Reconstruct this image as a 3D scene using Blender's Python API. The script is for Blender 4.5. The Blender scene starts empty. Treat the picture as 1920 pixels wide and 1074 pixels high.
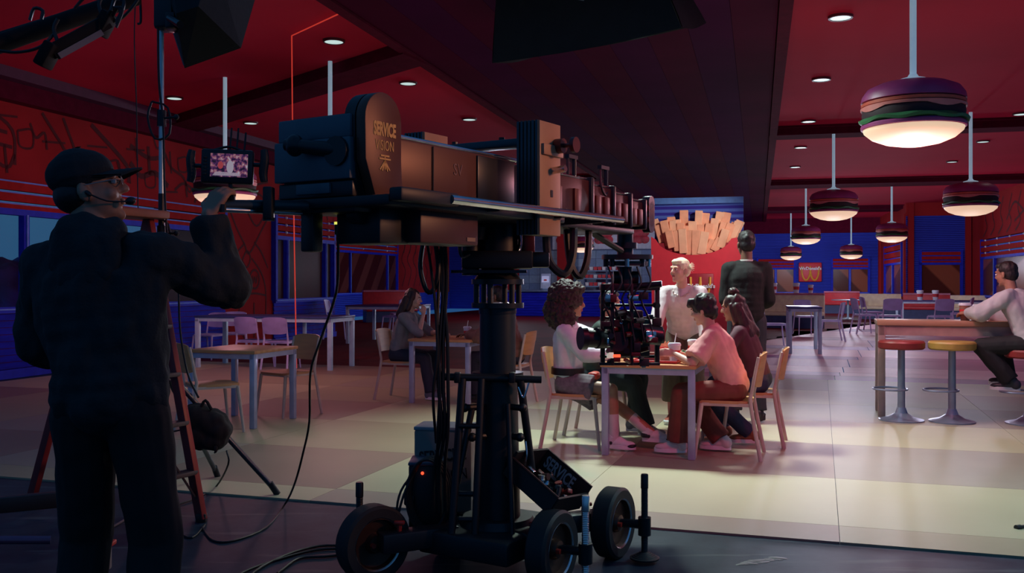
import bpy, bmesh, math, random
import numpy as np
from mathutils import Vector, Matrix, Euler, noise

random.seed(7)
SC = bpy.context.scene
COL = SC.collection

# ------------------------------------------------------------------ camera
F_PX, HZ, CX, CAM_H = 1800.0, 528.0, 960.0, 1.4
cam_d = bpy.data.cameras.new('camera')
cam_d.sensor_fit = 'HORIZONTAL'
cam_d.sensor_width = 36.0
cam_d.lens = 36.0 * F_PX / 1920.0
cam_d.shift_y = -(537.0 - HZ) / 1920.0
cam_d.clip_end = 300
cam = bpy.data.objects.new('camera', cam_d)
cam.location = (0, 0, CAM_H)
cam.rotation_euler = (math.radians(90), 0, 0)
COL.objects.link(cam)
SC.camera = cam

# ------------------------------------------------------------------ world: blue dusk with soft cloud
W = bpy.data.worlds.new('dusk')
SC.world = W
W.use_nodes = True
nt = W.node_tree
bg = nt.nodes['Background']
tc = nt.nodes.new('ShaderNodeTexCoord')
nz = nt.nodes.new('ShaderNodeTexNoise')
nz.inputs['Scale'].default_value = 3.0
nz.inputs['Detail'].default_value = 4.0
rp = nt.nodes.new('ShaderNodeValToRGB')
rp.color_ramp.elements[0].position = 0.35
rp.color_ramp.elements[0].color = (0.016, 0.075, 0.23, 1)
rp.color_ramp.elements[1].position = 0.68
rp.color_ramp.elements[1].color = (0.035, 0.13, 0.27, 1)
nt.links.new(tc.outputs['Generated'], nz.inputs['Vector'])
nt.links.new(nz.outputs['Fac'], rp.inputs['Fac'])
nt.links.new(rp.outputs['Color'], bg.inputs['Color'])
bg.inputs['Strength'].default_value = 0.9

# ------------------------------------------------------------------ view
SC.view_settings.view_transform = 'Standard'
SC.view_settings.look = 'None'
SC.view_settings.exposure = -0.2
SC.view_settings.gamma = 1.0
SC.view_settings.use_curve_mapping = False

# ------------------------------------------------------------------ frames
RS, RC = 0.2487, 0.9686          # restaurant axis, 14.4 degrees right of the lens axis
ROOM_RZ = -math.atan2(RS, RC)
SET_RZ = -math.radians(17.8)     # the built floor is laid a little further round
TZ = 0.012                       # top of the built floor boards
ROOM = Matrix.Rotation(ROOM_RZ, 4, 'Z')
SETM = Matrix.Rotation(SET_RZ, 4, 'Z')

def RM(a, b, z=0.0):
    return ROOM @ Vector((a, b, z))

def ST(a, b, z=0.0):
    return SETM @ Vector((a, b, z))

def at(x, y, d):
    return Vector(((x - CX) / F_PX * d, d, CAM_H - (y - HZ) / F_PX * d))

def to_room(p):
    return ROOM.inverted() @ Vector(p)

def on_floor(x, y):
    d = CAM_H * F_PX / (y - HZ)
    return Vector(((x - CX) / F_PX * d, d, 0))

# ------------------------------------------------------------------ stage lamps (softboxes are built below; warm, red and cool spots have no fixture)
def lamp(name, kind, loc, power, color, aim=None, size=0.3, size_y=None, falloff=None, spot=None, blend=0.5):
    l = bpy.data.lights.new(name, kind)
    l.energy = power
    l.color = color
    if kind == 'AREA':
        l.shape = 'RECTANGLE' if size_y else 'SQUARE'
        l.size = size
        if size_y:
            l.size_y = size_y
    else:
        l.shadow_soft_size = size
    if kind == 'SPOT':
        l.spot_size = math.radians(spot)
        l.spot_blend = blend
    if falloff:
        l.use_nodes = True
        t = l.node_tree
        em = t.nodes.get('Emission') or t.nodes.new('ShaderNodeEmission')
        lf = t.nodes.new('ShaderNodeLightFalloff')
        lf.inputs['Strength'].default_value = 1.0
        t.links.new(lf.outputs[falloff], em.inputs['Strength'])
    o = bpy.data.objects.new(name, l)
    o.location = loc
    if aim is not None:
        d = Vector(aim) - Vector(loc)
        o.rotation_euler = d.to_track_quat('-Z', 'Y').to_euler()
    COL.objects.link(o)
    return o

KEY_POS = Vector((0.92, 9.62, 4.12))
lamp('key_softbox_lamp', 'AREA', KEY_POS, 150, (0.80, 1.0, 0.92), aim=(1.7, 6.9, 0.0), size=0.75, size_y=0.45).data.spread = math.radians(118)
lamp('side_softbox_lamp', 'AREA', (-2.0, 6.55, 3.2), 5, (0.75, 0.9, 0.8), aim=(-1.2, 9.5, 0.3), size=0.6)
lamp('warm_unseen_spot', 'SPOT', (5.0, 3.4, 3.0), 480, (1.0, 0.42, 0.22), aim=(0.0, 4.35, 1.75), size=0.25, spot=29, blend=0.7)
lamp('red_unseen_spot', 'SPOT', (2.6, 2.0, 5.6), 620, (1.0, 0.05, 0.10), aim=(1.0, 7.7, 0.3), size=0.25, spot=40, blend=0.8)
lamp('cool_added_spot', 'SPOT', (4.6, 5.6, 4.6), 380, (0.66, 0.95, 1.0), aim=(2.1, 5.2, 0.0), size=0.3, spot=62, blend=0.9)  # unseen spot added to brighten the floor at the right front

# ------------------------------------------------------------------ materials
MATS = {}

def lin(h):
    h = h.lstrip('#')
    out = []
    for i in (0, 2, 4):
        c = int(h[i:i + 2], 16) / 255.0
        out.append(c / 12.92 if c <= 0.04045 else ((c + 0.055) / 1.055) ** 2.4)
    return tuple(out)

def mat(name, color, rough=0.6, metal=0.0, vary=0.12, scale=8.0, bump=0.0, bscale=60.0, emit=None, estr=0.0,
        alpha=None, coat=0.0, stretch=None, spec=None, coords='Object'):
    if name in MATS:
        return MATS[name]
    if isinstance(color, str):
        color = lin(color)
    m = bpy.data.materials.new(name)
    m.use_nodes = True
    t = m.node_tree
    b = t.nodes['Principled BSDF']
    b.inputs['Roughness'].default_value = rough
    b.inputs['Metallic'].default_value = metal
    if spec is not None:
        b.inputs['Specular IOR Level'].default_value = spec
    if coat:
        b.inputs['Coat Weight'].default_value = coat
    c = t.nodes.new('ShaderNodeTexCoord')
    mp = t.nodes.new('ShaderNodeMapping')
    if stretch:
        mp.inputs['Scale'].default_value = stretch
    t.links.new(c.outputs[coords], mp.inputs['Vector'])
    n = t.nodes.new('ShaderNodeTexNoise')
    n.inputs['Scale'].default_value = scale
    n.inputs['Detail'].default_value = 4.0
    t.links.new(mp.outputs['Vector'], n.inputs['Vector'])
    r = t.nodes.new('ShaderNodeValToRGB')
    r.color_ramp.elements[0].position = 0.3
    r.color_ramp.elements[1].position = 0.7
    r.color_ramp.elements[0].color = tuple(max(0, x * (1 - vary)) for x in color) + (1,)
    r.color_ramp.elements[1].color = tuple(min(1, x * (1 + vary)) for x in color) + (1,)
    t.links.new(n.outputs['Fac'], r.inputs['Fac'])
    t.links.new(r.outputs['Color'], b.inputs['Base Color'])
    if bump:
        n2 = t.nodes.new('ShaderNodeTexNoise')
        n2.inputs['Scale'].default_value = bscale
        n2.inputs['Detail'].default_value = 3.0
        t.links.new(mp.outputs['Vector'], n2.inputs['Vector'])
        bp = t.nodes.new('ShaderNodeBump')
        bp.inputs['Strength'].default_value = bump
        bp.inputs['Distance'].default_value = 0.01
        t.links.new(n2.outputs['Fac'], bp.inputs['Height'])
        t.links.new(bp.outputs['Normal'], b.inputs['Normal'])
    if emit is not None:
        if isinstance(emit, str):
            emit = lin(emit)
        b.inputs['Emission Color'].default_value = tuple(emit) + (1,)
        b.inputs['Emission Strength'].default_value = estr
    if alpha is not None:
        b.inputs['Alpha'].default_value = alpha
    MATS[name] = m
    return m

def two_tone(name, c1, c2, scale, rough=0.6,  angle=0.0, kind='wave', bump=0.0, width=0.5, axis='X', dist=0.0):
    """procedural striped material (boards too far off to build, painted reflections on panes, wood grain)"""
    if name in MATS:
        return MATS[name]
    m = mat(name, c1, rough, spec=0.12)
    t = m.node_tree
    b = t.nodes['Principled BSDF']
    c = t.nodes.new('ShaderNodeTexCoord')
    mp = t.nodes.new('ShaderNodeMapping')
    mp.inputs['Rotation'].default_value = angle if isinstance(angle, tuple) else (0, 0, angle)
    t.links.new(c.outputs['Object'], mp.inputs['Vector'])
    w = t.nodes.new('ShaderNodeTexWave')
    w.wave_type = 'BANDS'
    w.bands_direction = axis
    w.wave_profile = 'SIN'
    w.inputs['Scale'].default_value = scale
    w.inputs['Distortion'].default_value = dist
    w.inputs['Detail'].default_value = 2.0
    t.links.new(mp.outputs['Vector'], w.inputs['Vector'])
    r = t.nodes.new('ShaderNodeValToRGB')
    r.color_ramp.elements[0].position = max(0.0, width - 0.08)
    r.color_ramp.elements[1].position = min(1.0, width + 0.08)
    r.color_ramp.elements[0].color = (lin(c1) if isinstance(c1, str) else c1) + (1,)
    r.color_ramp.elements[1].color = (lin(c2) if isinstance(c2, str) else c2) + (1,)
    t.links.new(w.outputs['Fac'], r.inputs['Fac'])
    t.links.new(r.outputs['Color'], b.inputs['Base Color'])
    if bump:
        bp = t.nodes.new('ShaderNodeBump')
        bp.inputs['Strength'].default_value = bump
        bp.inputs['Distance'].default_value = 0.02
        t.links.new(w.outputs['Fac'], bp.inputs['Height'])
        t.links.new(bp.outputs['Normal'], b.inputs['Normal'])
    return m

# ------------------------------------------------------------------ objects
def wm(o):
    m = o.matrix_basis.copy()
    p = o.parent
    while p:
        m = p.matrix_basis @ m
        p = p.parent
    return m

def tag(o, label=None, cat=None, group=None, kind=None):
    if label: o['label'] = label
    if cat: o['category'] = cat
    if group: o['group'] = group
    if kind: o['kind'] = kind
    return o

def thing(name, loc, label, cat, rz=0.0, group=None, kind=None):
    o = bpy.data.objects.new(name, None)
    o.empty_display_size = 0.1
    o.location = loc
    o.rotation_euler = (0, 0, rz)
    COL.objects.link(o)
    return tag(o, label, cat, group, kind)

def frame_to(d, up=(0, 0, 1)):
    d = Vector(d).normalized()
    u = Vector(up)
    if abs(d.dot(u)) > 0.99:
        u = Vector((0, 1, 0))
    x = d.cross(u).normalized()
    y = x.cross(d).normalized()
    return x, y, d

class MB:
    """collects shapes in world (or prototype) coordinates and links them as one mesh object"""
    def __init__(self, M=None):
        self.v, self.f, self.M = [], [], (M.copy() if M is not None else None)

    def add(self, vs, fs, M=None):
        n = len(self.v)
        T = None
        if self.M is not None and M is not None: T = self.M @ M
        elif self.M is not None: T = self.M
        elif M is not None: T = M
        if T is not None:
            vs = [T @ Vector(p) for p in vs]
        self.v.extend(tuple(p) for p in vs)
        self.f.extend(tuple(i + n for i in q) for q in fs)
        return self

    def box(self, c, s, rot=None, taper=1.0):
        x, y, z = s[0] / 2, s[1] / 2, s[2] / 2
        vs = [(-x, -y, -z), (x, -y, -z), (x, y, -z), (-x, y, -z),
              (-x * taper, -y * taper, z), (x * taper, -y * taper, z), (x * taper, y * taper, z), (-x * taper, y * taper, z)]
        fs = [(3, 2, 1, 0), (4, 5, 6, 7), (0, 1, 5, 4), (1, 2, 6, 5), (2, 3, 7, 6), (3, 0, 4, 7)]
        m = Matrix.Translation(c)
        if rot is not None:
            m = m @ (rot if isinstance(rot, Matrix) else Euler(rot).to_matrix().to_4x4())
        return self.add(vs, fs, m)

    def rbox(self, c, s, r=0.01, rot=None, seg=2):
        """box with rounded edges"""
        bm = bmesh.new()
        bmesh.ops.create_cube(bm, size=1.0)
        for v in bm.verts:
            v.co = Vector((v.co.x * s[0], v.co.y * s[1], v.co.z * s[2]))
        r = min(r, min(s) * 0.45)
        bmesh.ops.bevel(bm, geom=list(bm.edges), offset=r, segments=seg, profile=0.5, affect='EDGES')
        bm.verts.index_update()
        vs = [v.co.copy() for v in bm.verts]
        fs = [tuple(v.index for v in q.verts) for q in bm.faces]
        bm.free()
        m = Matrix.Translation(c)
        if rot is not None:
            m = m @ (rot if isinstance(rot, Matrix) else Euler(rot).to_matrix().to_4x4())
        return self.add(vs, fs, m)

    def bar(self, p0, p1, w, h, up=(0, 0, 1)):
        p0, p1 = Vector(p0), Vector(p1)
        x, y, d = frame_to(p1 - p0, up)
        vs = []
        for p in (p0, p1):
            for sx, sy in ((-1, -1), (1, -1), (1, 1), (-1, 1)):
                vs.append(p + x * sx * w / 2 + y * sy * h / 2)
        return self.add(vs, [(3, 2, 1, 0), (4, 5, 6, 7), (0, 1, 5, 4), (1, 2, 6, 5), (2, 3, 7, 6), (3, 0, 4, 7)])

    def cyl(self, p0, p1, r0, r1=None, n=16, caps=True):
        r1 = r0 if r1 is None else r1
        p0, p1 = Vector(p0), Vector(p1)
        x, y, d = frame_to(p1 - p0)
        vs = []
        for p, r in ((p0, r0), (p1, r1)):
            for i in range(n):
                a = 2 * math.pi * i / n
                vs.append(p + x * math.cos(a) * r + y * math.sin(a) * r)
        fs = [(i, (i + 1) % n, n + (i + 1) % n, n + i) for i in range(n)]
        if caps:
            fs += [tuple(range(n - 1, -1, -1)), tuple(range(n, 2 * n))]
        return self.add(vs, fs)

    def tube(self, pts, r, n=8, smooth=3, caps=True):
        pts = [Vector(p) for p in pts]
        if smooth and len(pts) > 2:
            out = []
            P = [pts[0] * 2 - pts[1]] + pts + [pts[-1] * 2 - pts[-2]]
            for i in range(1, len(P) - 2):
                for k in range(smooth):
                    t = k / smooth
                    a, b, c, d = P[i - 1], P[i], P[i + 1], P[i + 2]
                    out.append(0.5 * ((2 * b) + (c - a) * t + (2 * a - 5 * b + 4 * c - d) * t * t + (3 * b - a - 3 * c + d) * t ** 3))
            out.append(pts[-1])
            pts = out
        rs = r if callable(r) else (lambda t: r)
        vs, N = [], len(pts)
        x = None
        for i, p in enumerate(pts):
            d = (pts[min(i + 1, N - 1)] - pts[max(i - 1, 0)])
            if d.length < 1e-9: d = Vector((0, 0, 1))
            d.normalize()
            if x is None:
                x, y, _ = frame_to(d)
            else:
                x = (x - d * x.dot(d))
                if x.length < 1e-6: x, y, _ = frame_to(d)
                x.normalize()
                y = x.cross(d).normalized()
            rr = rs(i / max(1, N - 1))
            for k in range(n):
                a = 2 * math.pi * k / n
                vs.append(p + x * math.cos(a) * rr + y * math.sin(a) * rr)
        fs = [(i * n + k, i * n + (k + 1) % n, (i + 1) * n + (k + 1) % n, (i + 1) * n + k) for i in range(N - 1) for k in range(n)]
        if caps:
            fs += [tuple(range(n - 1, -1, -1)), tuple(range((N - 1) * n, N * n))]
        return self.add(vs, fs)

    def lathe(self, prof, n=24, M=None, wob=None, caps=True):
        """profile of (radius, z) turned about z"""
        vs = []
        for j, (r, z) in enumerate(prof):
            for i in range(n):
                a = 2 * math.pi * i / n
                rr, zz = r, z
                if wob: rr, zz = wob(j, a, r, z)
                vs.append((math.cos(a) * rr, math.sin(a) * rr, zz))
        m = len(prof)
        fs = [(j * n + i, j * n + (i + 1) % n, (j + 1) * n + (i + 1) % n, (j + 1) * n + i) for j in range(m - 1) for i in range(n)]
        if caps and prof[0][0] > 1e-6: fs.append(tuple(range(n - 1, -1, -1)))
        if caps and prof[-1][0] > 1e-6: fs.append(tuple(range((m - 1) * n, m * n)))
        return self.add(vs, fs, M)

    def ell(self, c, r, rot=None, nu=16, nv=10):
        vs = [(0, 0, -1)]
        for j in range(1, nv):
            t = -math.pi / 2 + math.pi * j / nv
            for i in range(nu):
                a = 2 * math.pi * i / nu
                vs.append((math.cos(t) * math.cos(a), math.cos(t) * math.sin(a), math.sin(t)))
        vs.append((0, 0, 1))
        fs = [(0, 1 + (i + 1) % nu, 1 + i) for i in range(nu)]
        for j in range(nv - 2):
            b0, b1 = 1 + j * nu, 1 + (j + 1) * nu
            fs += [(b0 + i, b0 + (i + 1) % nu, b1 + (i + 1) % nu, b1 + i) for i in range(nu)]
        b0, top = 1 + (nv - 2) * nu, len(vs) - 1
        fs += [(b0 + i, b0 + (i + 1) % nu, top) for i in range(nu)]
        if not hasattr(r, '__len__'): r = (r, r, r)
        m = Matrix.Translation(c)
        if rot is not None:
            m = m @ (rot if isinstance(rot, Matrix) else Euler(rot).to_matrix().to_4x4())
        return self.add(vs, fs, m @ Matrix.Diagonal((r[0], r[1], r[2], 1)))

    def cap(self, p0, p1, r0, r1=None, n=14, flat0=False, flat1=False):
        """tapered capsule"""
        r1 = r0 if r1 is None else r1
        self.cyl(p0, p1, r0, r1, n)
        if not flat0: self.ell(p0, r0, nu=n, nv=8)
        if not flat1: self.ell(p1, r1, nu=n, nv=8)
        return self

    def prism(self, poly, h, M=None):
        """polygon in the local xy plane pushed h along local z"""
        n = len(poly)
        vs = [(x, y, 0) for x, y in poly] + [(x, y, h) for x, y in poly]
        fs = [tuple(range(n - 1, -1, -1)), tuple(range(n, 2 * n))] + [(i, (i + 1) % n, n + (i + 1) % n, n + i) for i in range(n)]
        return self.add(vs, fs, M)

    def mesh(self, name='m'):
        me = bpy.data.meshes.new(name)
        me.from_pydata(self.v, [], self.f)
        me.update()
        return me

    def build(self, name, m, parent=None, smooth=True, label=None, angle=35, bevel=0.0, kind=None, fix=False):
        me = self.mesh(name)
        if bevel or fix:
            bm = bmesh.new(); bm.from_mesh(me)
            if fix: bmesh.ops.recalc_face_normals(bm, faces=list(bm.faces))
            if bevel:
                es = [e for e in bm.edges if len(e.link_faces) == 2 and e.calc_face_angle(0) > 0.7]
                bmesh.ops.bevel(bm, geom=es, offset=bevel, segments=2, profile=0.5, affect='EDGES')
            bm.to_mesh(me); bm.free()
        return link(name, me, m, parent, smooth, label, angle, kind)

def link(name, me, m, parent=None, smooth=True, label=None, angle=35, kind=None):
    o = bpy.data.objects.new(name, me)
    if m is not None and not me.materials:
        me.materials.append(m)
    if parent is not None:
        me.transform(wm(parent).inverted())
        o.parent = parent
    else:
        n = len(me.vertices)
        co = np.empty(n * 3, dtype=np.float32)
        me.vertices.foreach_get('co', co)
        co = co.reshape(-1, 3)
        c = (co.min(0) + co.max(0)) / 2
        base = Vector((float(c[0]), float(c[1]), float(co[:, 2].min())))
        me.transform(Matrix.Translation(-base))
        o.location = base
    if smooth:
        me.polygons.foreach_set('use_smooth', [True] * len(me.polygons))
        me.set_sharp_from_angle(angle=math.radians(angle))
    me.update()
    COL.objects.link(o)
    if label: o['label'] = label
    if kind: o['kind'] = kind
    return o

def kids(o):
    return list(o.children)

def copy_tree(o, parent=None):
    c = o.copy()
    COL.objects.link(c)
    c.parent = parent
    for ch in kids(o):
        copy_tree(ch, c)
    return c

def place(o, loc, rz=0.0):
    o.location = loc
    o.rotation_euler = (0, 0, rz)
    return o

def text_mb(s, size, depth, M, mb=None, sx=1.0, bold=0.0):
    cu = bpy.data.curves.new('t', 'FONT')
    cu.body = s
    cu.size = size
    cu.extrude = depth
    cu.offset = bold
    cu.align_x = 'CENTER'
    cu.align_y = 'CENTER'
    cu.resolution_u = 3
    ob = bpy.data.objects.new('t', cu)
    COL.objects.link(ob)
    dg = bpy.context.evaluated_depsgraph_get()
    me = bpy.data.meshes.new_from_object(ob.evaluated_get(dg))
    mb = mb or MB()
    mb.add([(v.co.x * sx, v.co.y, v.co.z) for v in me.vertices], [tuple(p.vertices) for p in me.polygons], M)
    bpy.data.objects.remove(ob)
    bpy.data.meshes.remove(me)
    return mb

def remesh(mb, name, voxel, m, parent, smooth_it=2, disp=None, label=None, decimate=None):
    """grow one continuous skin round overlapping shapes"""
    me = mb.mesh(name)
    o = bpy.data.objects.new('tmp', me)
    COL.objects.link(o)
    r = o.modifiers.new('r', 'REMESH')
    r.mode = 'VOXEL'
    r.voxel_size = voxel
    s = o.modifiers.new('s', 'SMOOTH')
    s.factor = 0.5
    s.iterations = smooth_it
    dg = bpy.context.evaluated_depsgraph_get()
    out = bpy.data.meshes.new_from_object(o.evaluated_get(dg))
    bpy.data.objects.remove(o)
    bpy.data.meshes.remove(me)
    if disp:
        n = len(out.vertices)
        co = np.empty(n * 3); no = np.empty(n * 3)
        out.vertices.foreach_get('co', co)
        out.vertices.foreach_get('normal', no)
        co = co.reshape(-1, 3); no = no.reshape(-1, 3)
        d = np.array([disp(Vector(p)) for p in co])
        co = co + no * d[:, None]
        out.vertices.foreach_set('co', co.reshape(-1))
        out.update()
    out.name = name
    return link(name, out, m, parent, True, label, 180)

def folds(amp, sc=9.0, seed=0.0, sz=0.6):
    def f(p):
        q = Vector((p.x * sc + seed, p.y * sc, p.z * sc * sz))
        return amp * noise.noise(q) + 0.4 * amp * noise.noise(q * 2.3)
    return f
# ================================================================== SETTING
RED_CEIL = mat('red_ceiling_paint', (0.58, 0.027, 0.068), 0.9, vary=0.05, scale=0.6, spec=0.08)
RED_WALL = mat('red_mural_wall', (0.34, 0.022, 0.026), 0.9, vary=0.10, scale=1.2, spec=0.08)
INK = mat('mural_ink', (0.085, 0.004, 0.008), 0.9)
BEAM = mat('dark_plum_beam', (0.10, 0.006, 0.026), 0.95, spec=0.05)
SOFFIT_A = mat('plum_soffit_a', (0.070, 0.004, 0.030), 0.95, vary=0.15, scale=0.8, spec=0.03)
SOFFIT_B = mat('plum_soffit_b', (0.055, 0.004, 0.048), 0.95, vary=0.15, scale=0.8, spec=0.03)
BLUE_BOARD = mat('blue_clapboard', (0.010, 0.014, 0.46), 0.7, vary=0.25, scale=3.0, stretch=(1, 1, 6), spec=0.1)
BLUE_FAR = two_tone('blue_clapboard_far', (0.010, 0.014, 0.26), (0.040, 0.075, 0.62), 4.5, 0.6, axis='Z', bump=0.5, width=0.35)
BLUE_TRIM = mat('bright_blue_trim', (0.018, 0.030, 0.60), 0.6, spec=0.15)
BLUE_PALE = mat('pale_blue_trim', (0.16, 0.30, 0.85), 0.6, spec=0.15)
SLAT_RED = mat('red_slat', (0.36, 0.020, 0.022), 0.85, spec=0.06)
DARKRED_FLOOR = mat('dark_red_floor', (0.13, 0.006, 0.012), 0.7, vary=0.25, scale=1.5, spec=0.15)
STEEL = mat('steel', (0.55, 0.57, 0.6), 0.3, 0.9)
BLACK = mat('black_paint', (0.012, 0.013, 0.017), 0.45)
BLACKM = mat('black_anodised', (0.018, 0.020, 0.026), 0.32, 0.3)
RUBBER = mat('black_rubber', (0.016, 0.017, 0.020), 0.6)
CABLE = mat('black_cable', (0.010, 0.010, 0.013), 0.5)
BOLT = mat('bolt_white', (0.7, 0.8, 1.0), 0.4)

# ---- stage floor (dark painted, scuffed) : one slab under everything
def stage_floor_mat():
    m = bpy.data.materials.new('dark_stage_floor')
    m.use_nodes = True
    t = m.node_tree; b = t.nodes['Principled BSDF']
    c = t.nodes.new('ShaderNodeTexCoord')
    n1 = t.nodes.new('ShaderNodeTexNoise'); n1.inputs['Scale'].default_value = 2.2; n1.inputs['Detail'].default_value = 8; n1.inputs['Roughness'].default_value = 0.7
    n2 = t.nodes.new('ShaderNodeTexNoise'); n2.inputs['Scale'].default_value = 26; n2.inputs['Detail'].default_value = 6; n2.inputs['Roughness'].default_value = 0.75
    mp = t.nodes.new('ShaderNodeMapping'); mp.inputs['Scale'].default_value = (1.0, 7.0, 1.0); mp.inputs['Rotation'].default_value = (0, 0, 0.35)
    n3 = t.nodes.new('ShaderNodeTexNoise'); n3.inputs['Scale'].default_value = 1.6; n3.inputs['Detail'].default_value = 9
    t.links.new(c.outputs['Object'], n1.inputs['Vector']); t.links.new(c.outputs['Object'], n2.inputs['Vector'])
    t.links.new(c.outputs['Object'], mp.inputs['Vector']); t.links.new(mp.outputs['Vector'], n3.inputs['Vector'])
    r1 = t.nodes.new('ShaderNodeValToRGB')
    r1.color_ramp.elements[0].position = 0.35; r1.color_ramp.elements[0].color = (0.012, 0.022, 0.042, 1)
    r1.color_ramp.elements[1].position = 0.7; r1.color_ramp.elements[1].color = (0.036, 0.060, 0.088, 1)
    r2 = t.nodes.new('ShaderNodeValToRGB')
    r2.color_ramp.elements[0].position = 0.62; r2.color_ramp.elements[0].color = (0, 0, 0, 1)
    r2.color_ramp.elements[1].position = 0.75; r2.color_ramp.elements[1].color = (0.6, 0.6, 0.6, 1)
    r3 = t.nodes.new('ShaderNodeValToRGB')
    r3.color_ramp.elements[0].position = 0.60; r3.color_ramp.elements[0].color = (0, 0, 0, 1)
    r3.color_ramp.elements[1].position = 0.68; r3.color_ramp.elements[1].color = (0.5, 0.5, 0.5, 1)
    t.links.new(n1.outputs['Fac'], r1.inputs['Fac']); t.links.new(n2.outputs['Fac'], r2.inputs['Fac']); t.links.new(n3.outputs['Fac'], r3.inputs['Fac'])
    mx = t.nodes.new('ShaderNodeMix'); mx.data_type = 'RGBA'
    t.links.new(r2.outputs['Color'], mx.inputs[0]); t.links.new(r1.outputs['Color'], mx.inputs[6]); mx.inputs[7].default_value = (0.012, 0.015, 0.022, 1)
    mx2 = t.nodes.new('ShaderNodeMix'); mx2.data_type = 'RGBA'
    t.links.new(r3.outputs['Color'], mx2.inputs[0]); t.links.new(mx.outputs[2], mx2.inputs[6]); mx2.inputs[7].default_value = (0.10, 0.13, 0.14, 1)
    t.links.new(mx2.outputs[2], b.inputs['Base Color'])
    b.inputs['Roughness'].default_value = 0.5
    b.inputs['Specular IOR Level'].default_value = 0.12
    return m

mb = MB(SETM); mb.box((0, -1.5, -0.05), (26, 34, 0.1))
tag(mb.build('floor', stage_floor_mat(), smooth=False), 'dark scuffed painted studio floor in the foreground', None, kind='structure')

# ---- built floor : big beige and brown boards laid in rows, each its own piece
rows = [5.41, 5.77, 7.15, 8.65, 10.05, 11.45, 12.85, 14.3]
cols = [-10.85, -9.3, -7.75, -6.2, -4.65, -3.09, -1.5, 0.1, 1.65, 3.2, 4.75, 6.3]
TILE = [mat('board_cream', (0.47, 0.42, 0.27), 0.5, vary=0.05, scale=1.2, bump=0.03, bscale=20),
        mat('board_sand', (0.37, 0.31, 0.20), 0.5, vary=0.06, scale=1.2, bump=0.03, bscale=20),
        mat('board_brown', (0.30, 0.21, 0.16), 0.5, vary=0.06, scale=1.2, bump=0.03, bscale=20),
        mat('board_taupe', (0.34, 0.28, 0.22), 0.5, vary=0.06, scale=1.2, bump=0.03, bscale=20)]
tfl = thing('floor', ST(-2, 9.5, 0), 'raised floor of large beige and brown boards under the tables', None, kind='structure')
pat = {(0, 7): 1, (0, 8): 1, (1, 7): 0, (1, 8): 0, (1, 9): 0, (2, 7): 3, (2, 8): 3, (2, 6): 2, (2, 9): 3, (1, 6): 0, (1, 5): 0, (2, 5): 0, (2, 4): 1, (1, 4): 2,
       (3, 5): 2, (3, 6): 0, (3, 7): 0, (3, 8): 0, (4, 5): 0, (4, 6): 3, (4, 7): 3, (4, 4): 0, (3, 4): 0, (3, 3): 2}
for r in range(len(rows) - 1):
    for c in range(len(cols) - 1):
        k = pat.get((r, c), (r * 2 + c * 3 + (r * c) % 3) % 4)
        g = 0.0035
        if to_room(ST(cols[c + 1] - 0.2, rows[r] + 0.5))[0] < -10.5: continue
        m2 = MB(SETM)
        m2.box(((cols[c] + cols[c + 1]) / 2, (rows[r] + rows[r + 1]) / 2, TZ / 2), (cols[c + 1] - cols[c] - g, rows[r + 1] - rows[r] - g, TZ))
        m2.build('floor_board', TILE[k], tfl, smooth=False)

# ---- restaurant floor beyond : dark red on the left, painted light bands on the right
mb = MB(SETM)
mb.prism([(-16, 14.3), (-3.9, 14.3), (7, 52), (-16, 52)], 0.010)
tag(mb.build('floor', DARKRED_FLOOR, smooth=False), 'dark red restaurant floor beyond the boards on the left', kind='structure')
PINK = [mat('light_band_mauve', (0.34, 0.12, 0.30), 0.5, vary=0.1, scale=1, spec=0.3), mat('light_band_pink', (0.85, 0.50, 0.60), 0.5, vary=0.1, scale=1, spec=0.3),
        mat('light_band_rose', (0.58, 0.25, 0.38), 0.5, vary=0.1, scale=1, spec=0.3), mat('light_band_lilac', (0.58, 0.32, 0.58), 0.5, vary=0.1, scale=1, spec=0.3)]
pfl = thing('floor', ST(4, 18, 0), 'mauve and pink restaurant floor with painted light bands beyond the boards on the right', None, kind='structure')
y0 = 14.3
hts = [0.7, 0.55, 1.0, 1.6, 0.7, 1.9, 1.0, 2.4, 1.2, 3.0, 1.6, 3.4, 2.0, 6.0, 5.0, 5.0]
for r, h in enumerate(hts):
    for c in range(5):
        xa = -3.9 + (y0 - 14.3) * 0.29 if c == 0 else 0.2 + (c - 1) * 4.2 + (y0 - 14.3) * 0.29 * 0.4
        xb = 0.2 + c * 4.2 + (y0 - 14.3) * 0.29 * 0.4
        if xb <= xa + 0.2: continue
        k = [0, 3, 1, 2, 0, 1, 3, 1, 2, 1, 0, 1, 2, 1, 2, 1][r]
        if c % 2 == 1 and r % 3 == 1: k = (k + 2) % 4
        m2 = MB(SETM); m2.box(((xa + xb) / 2, y0 + h / 2, 0.005), (xb - xa - 0.012, h - 0.012, 0.010))
        m2.build('floor_light_band', PINK[k], pfl, smooth=False)
    y0 += h

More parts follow.
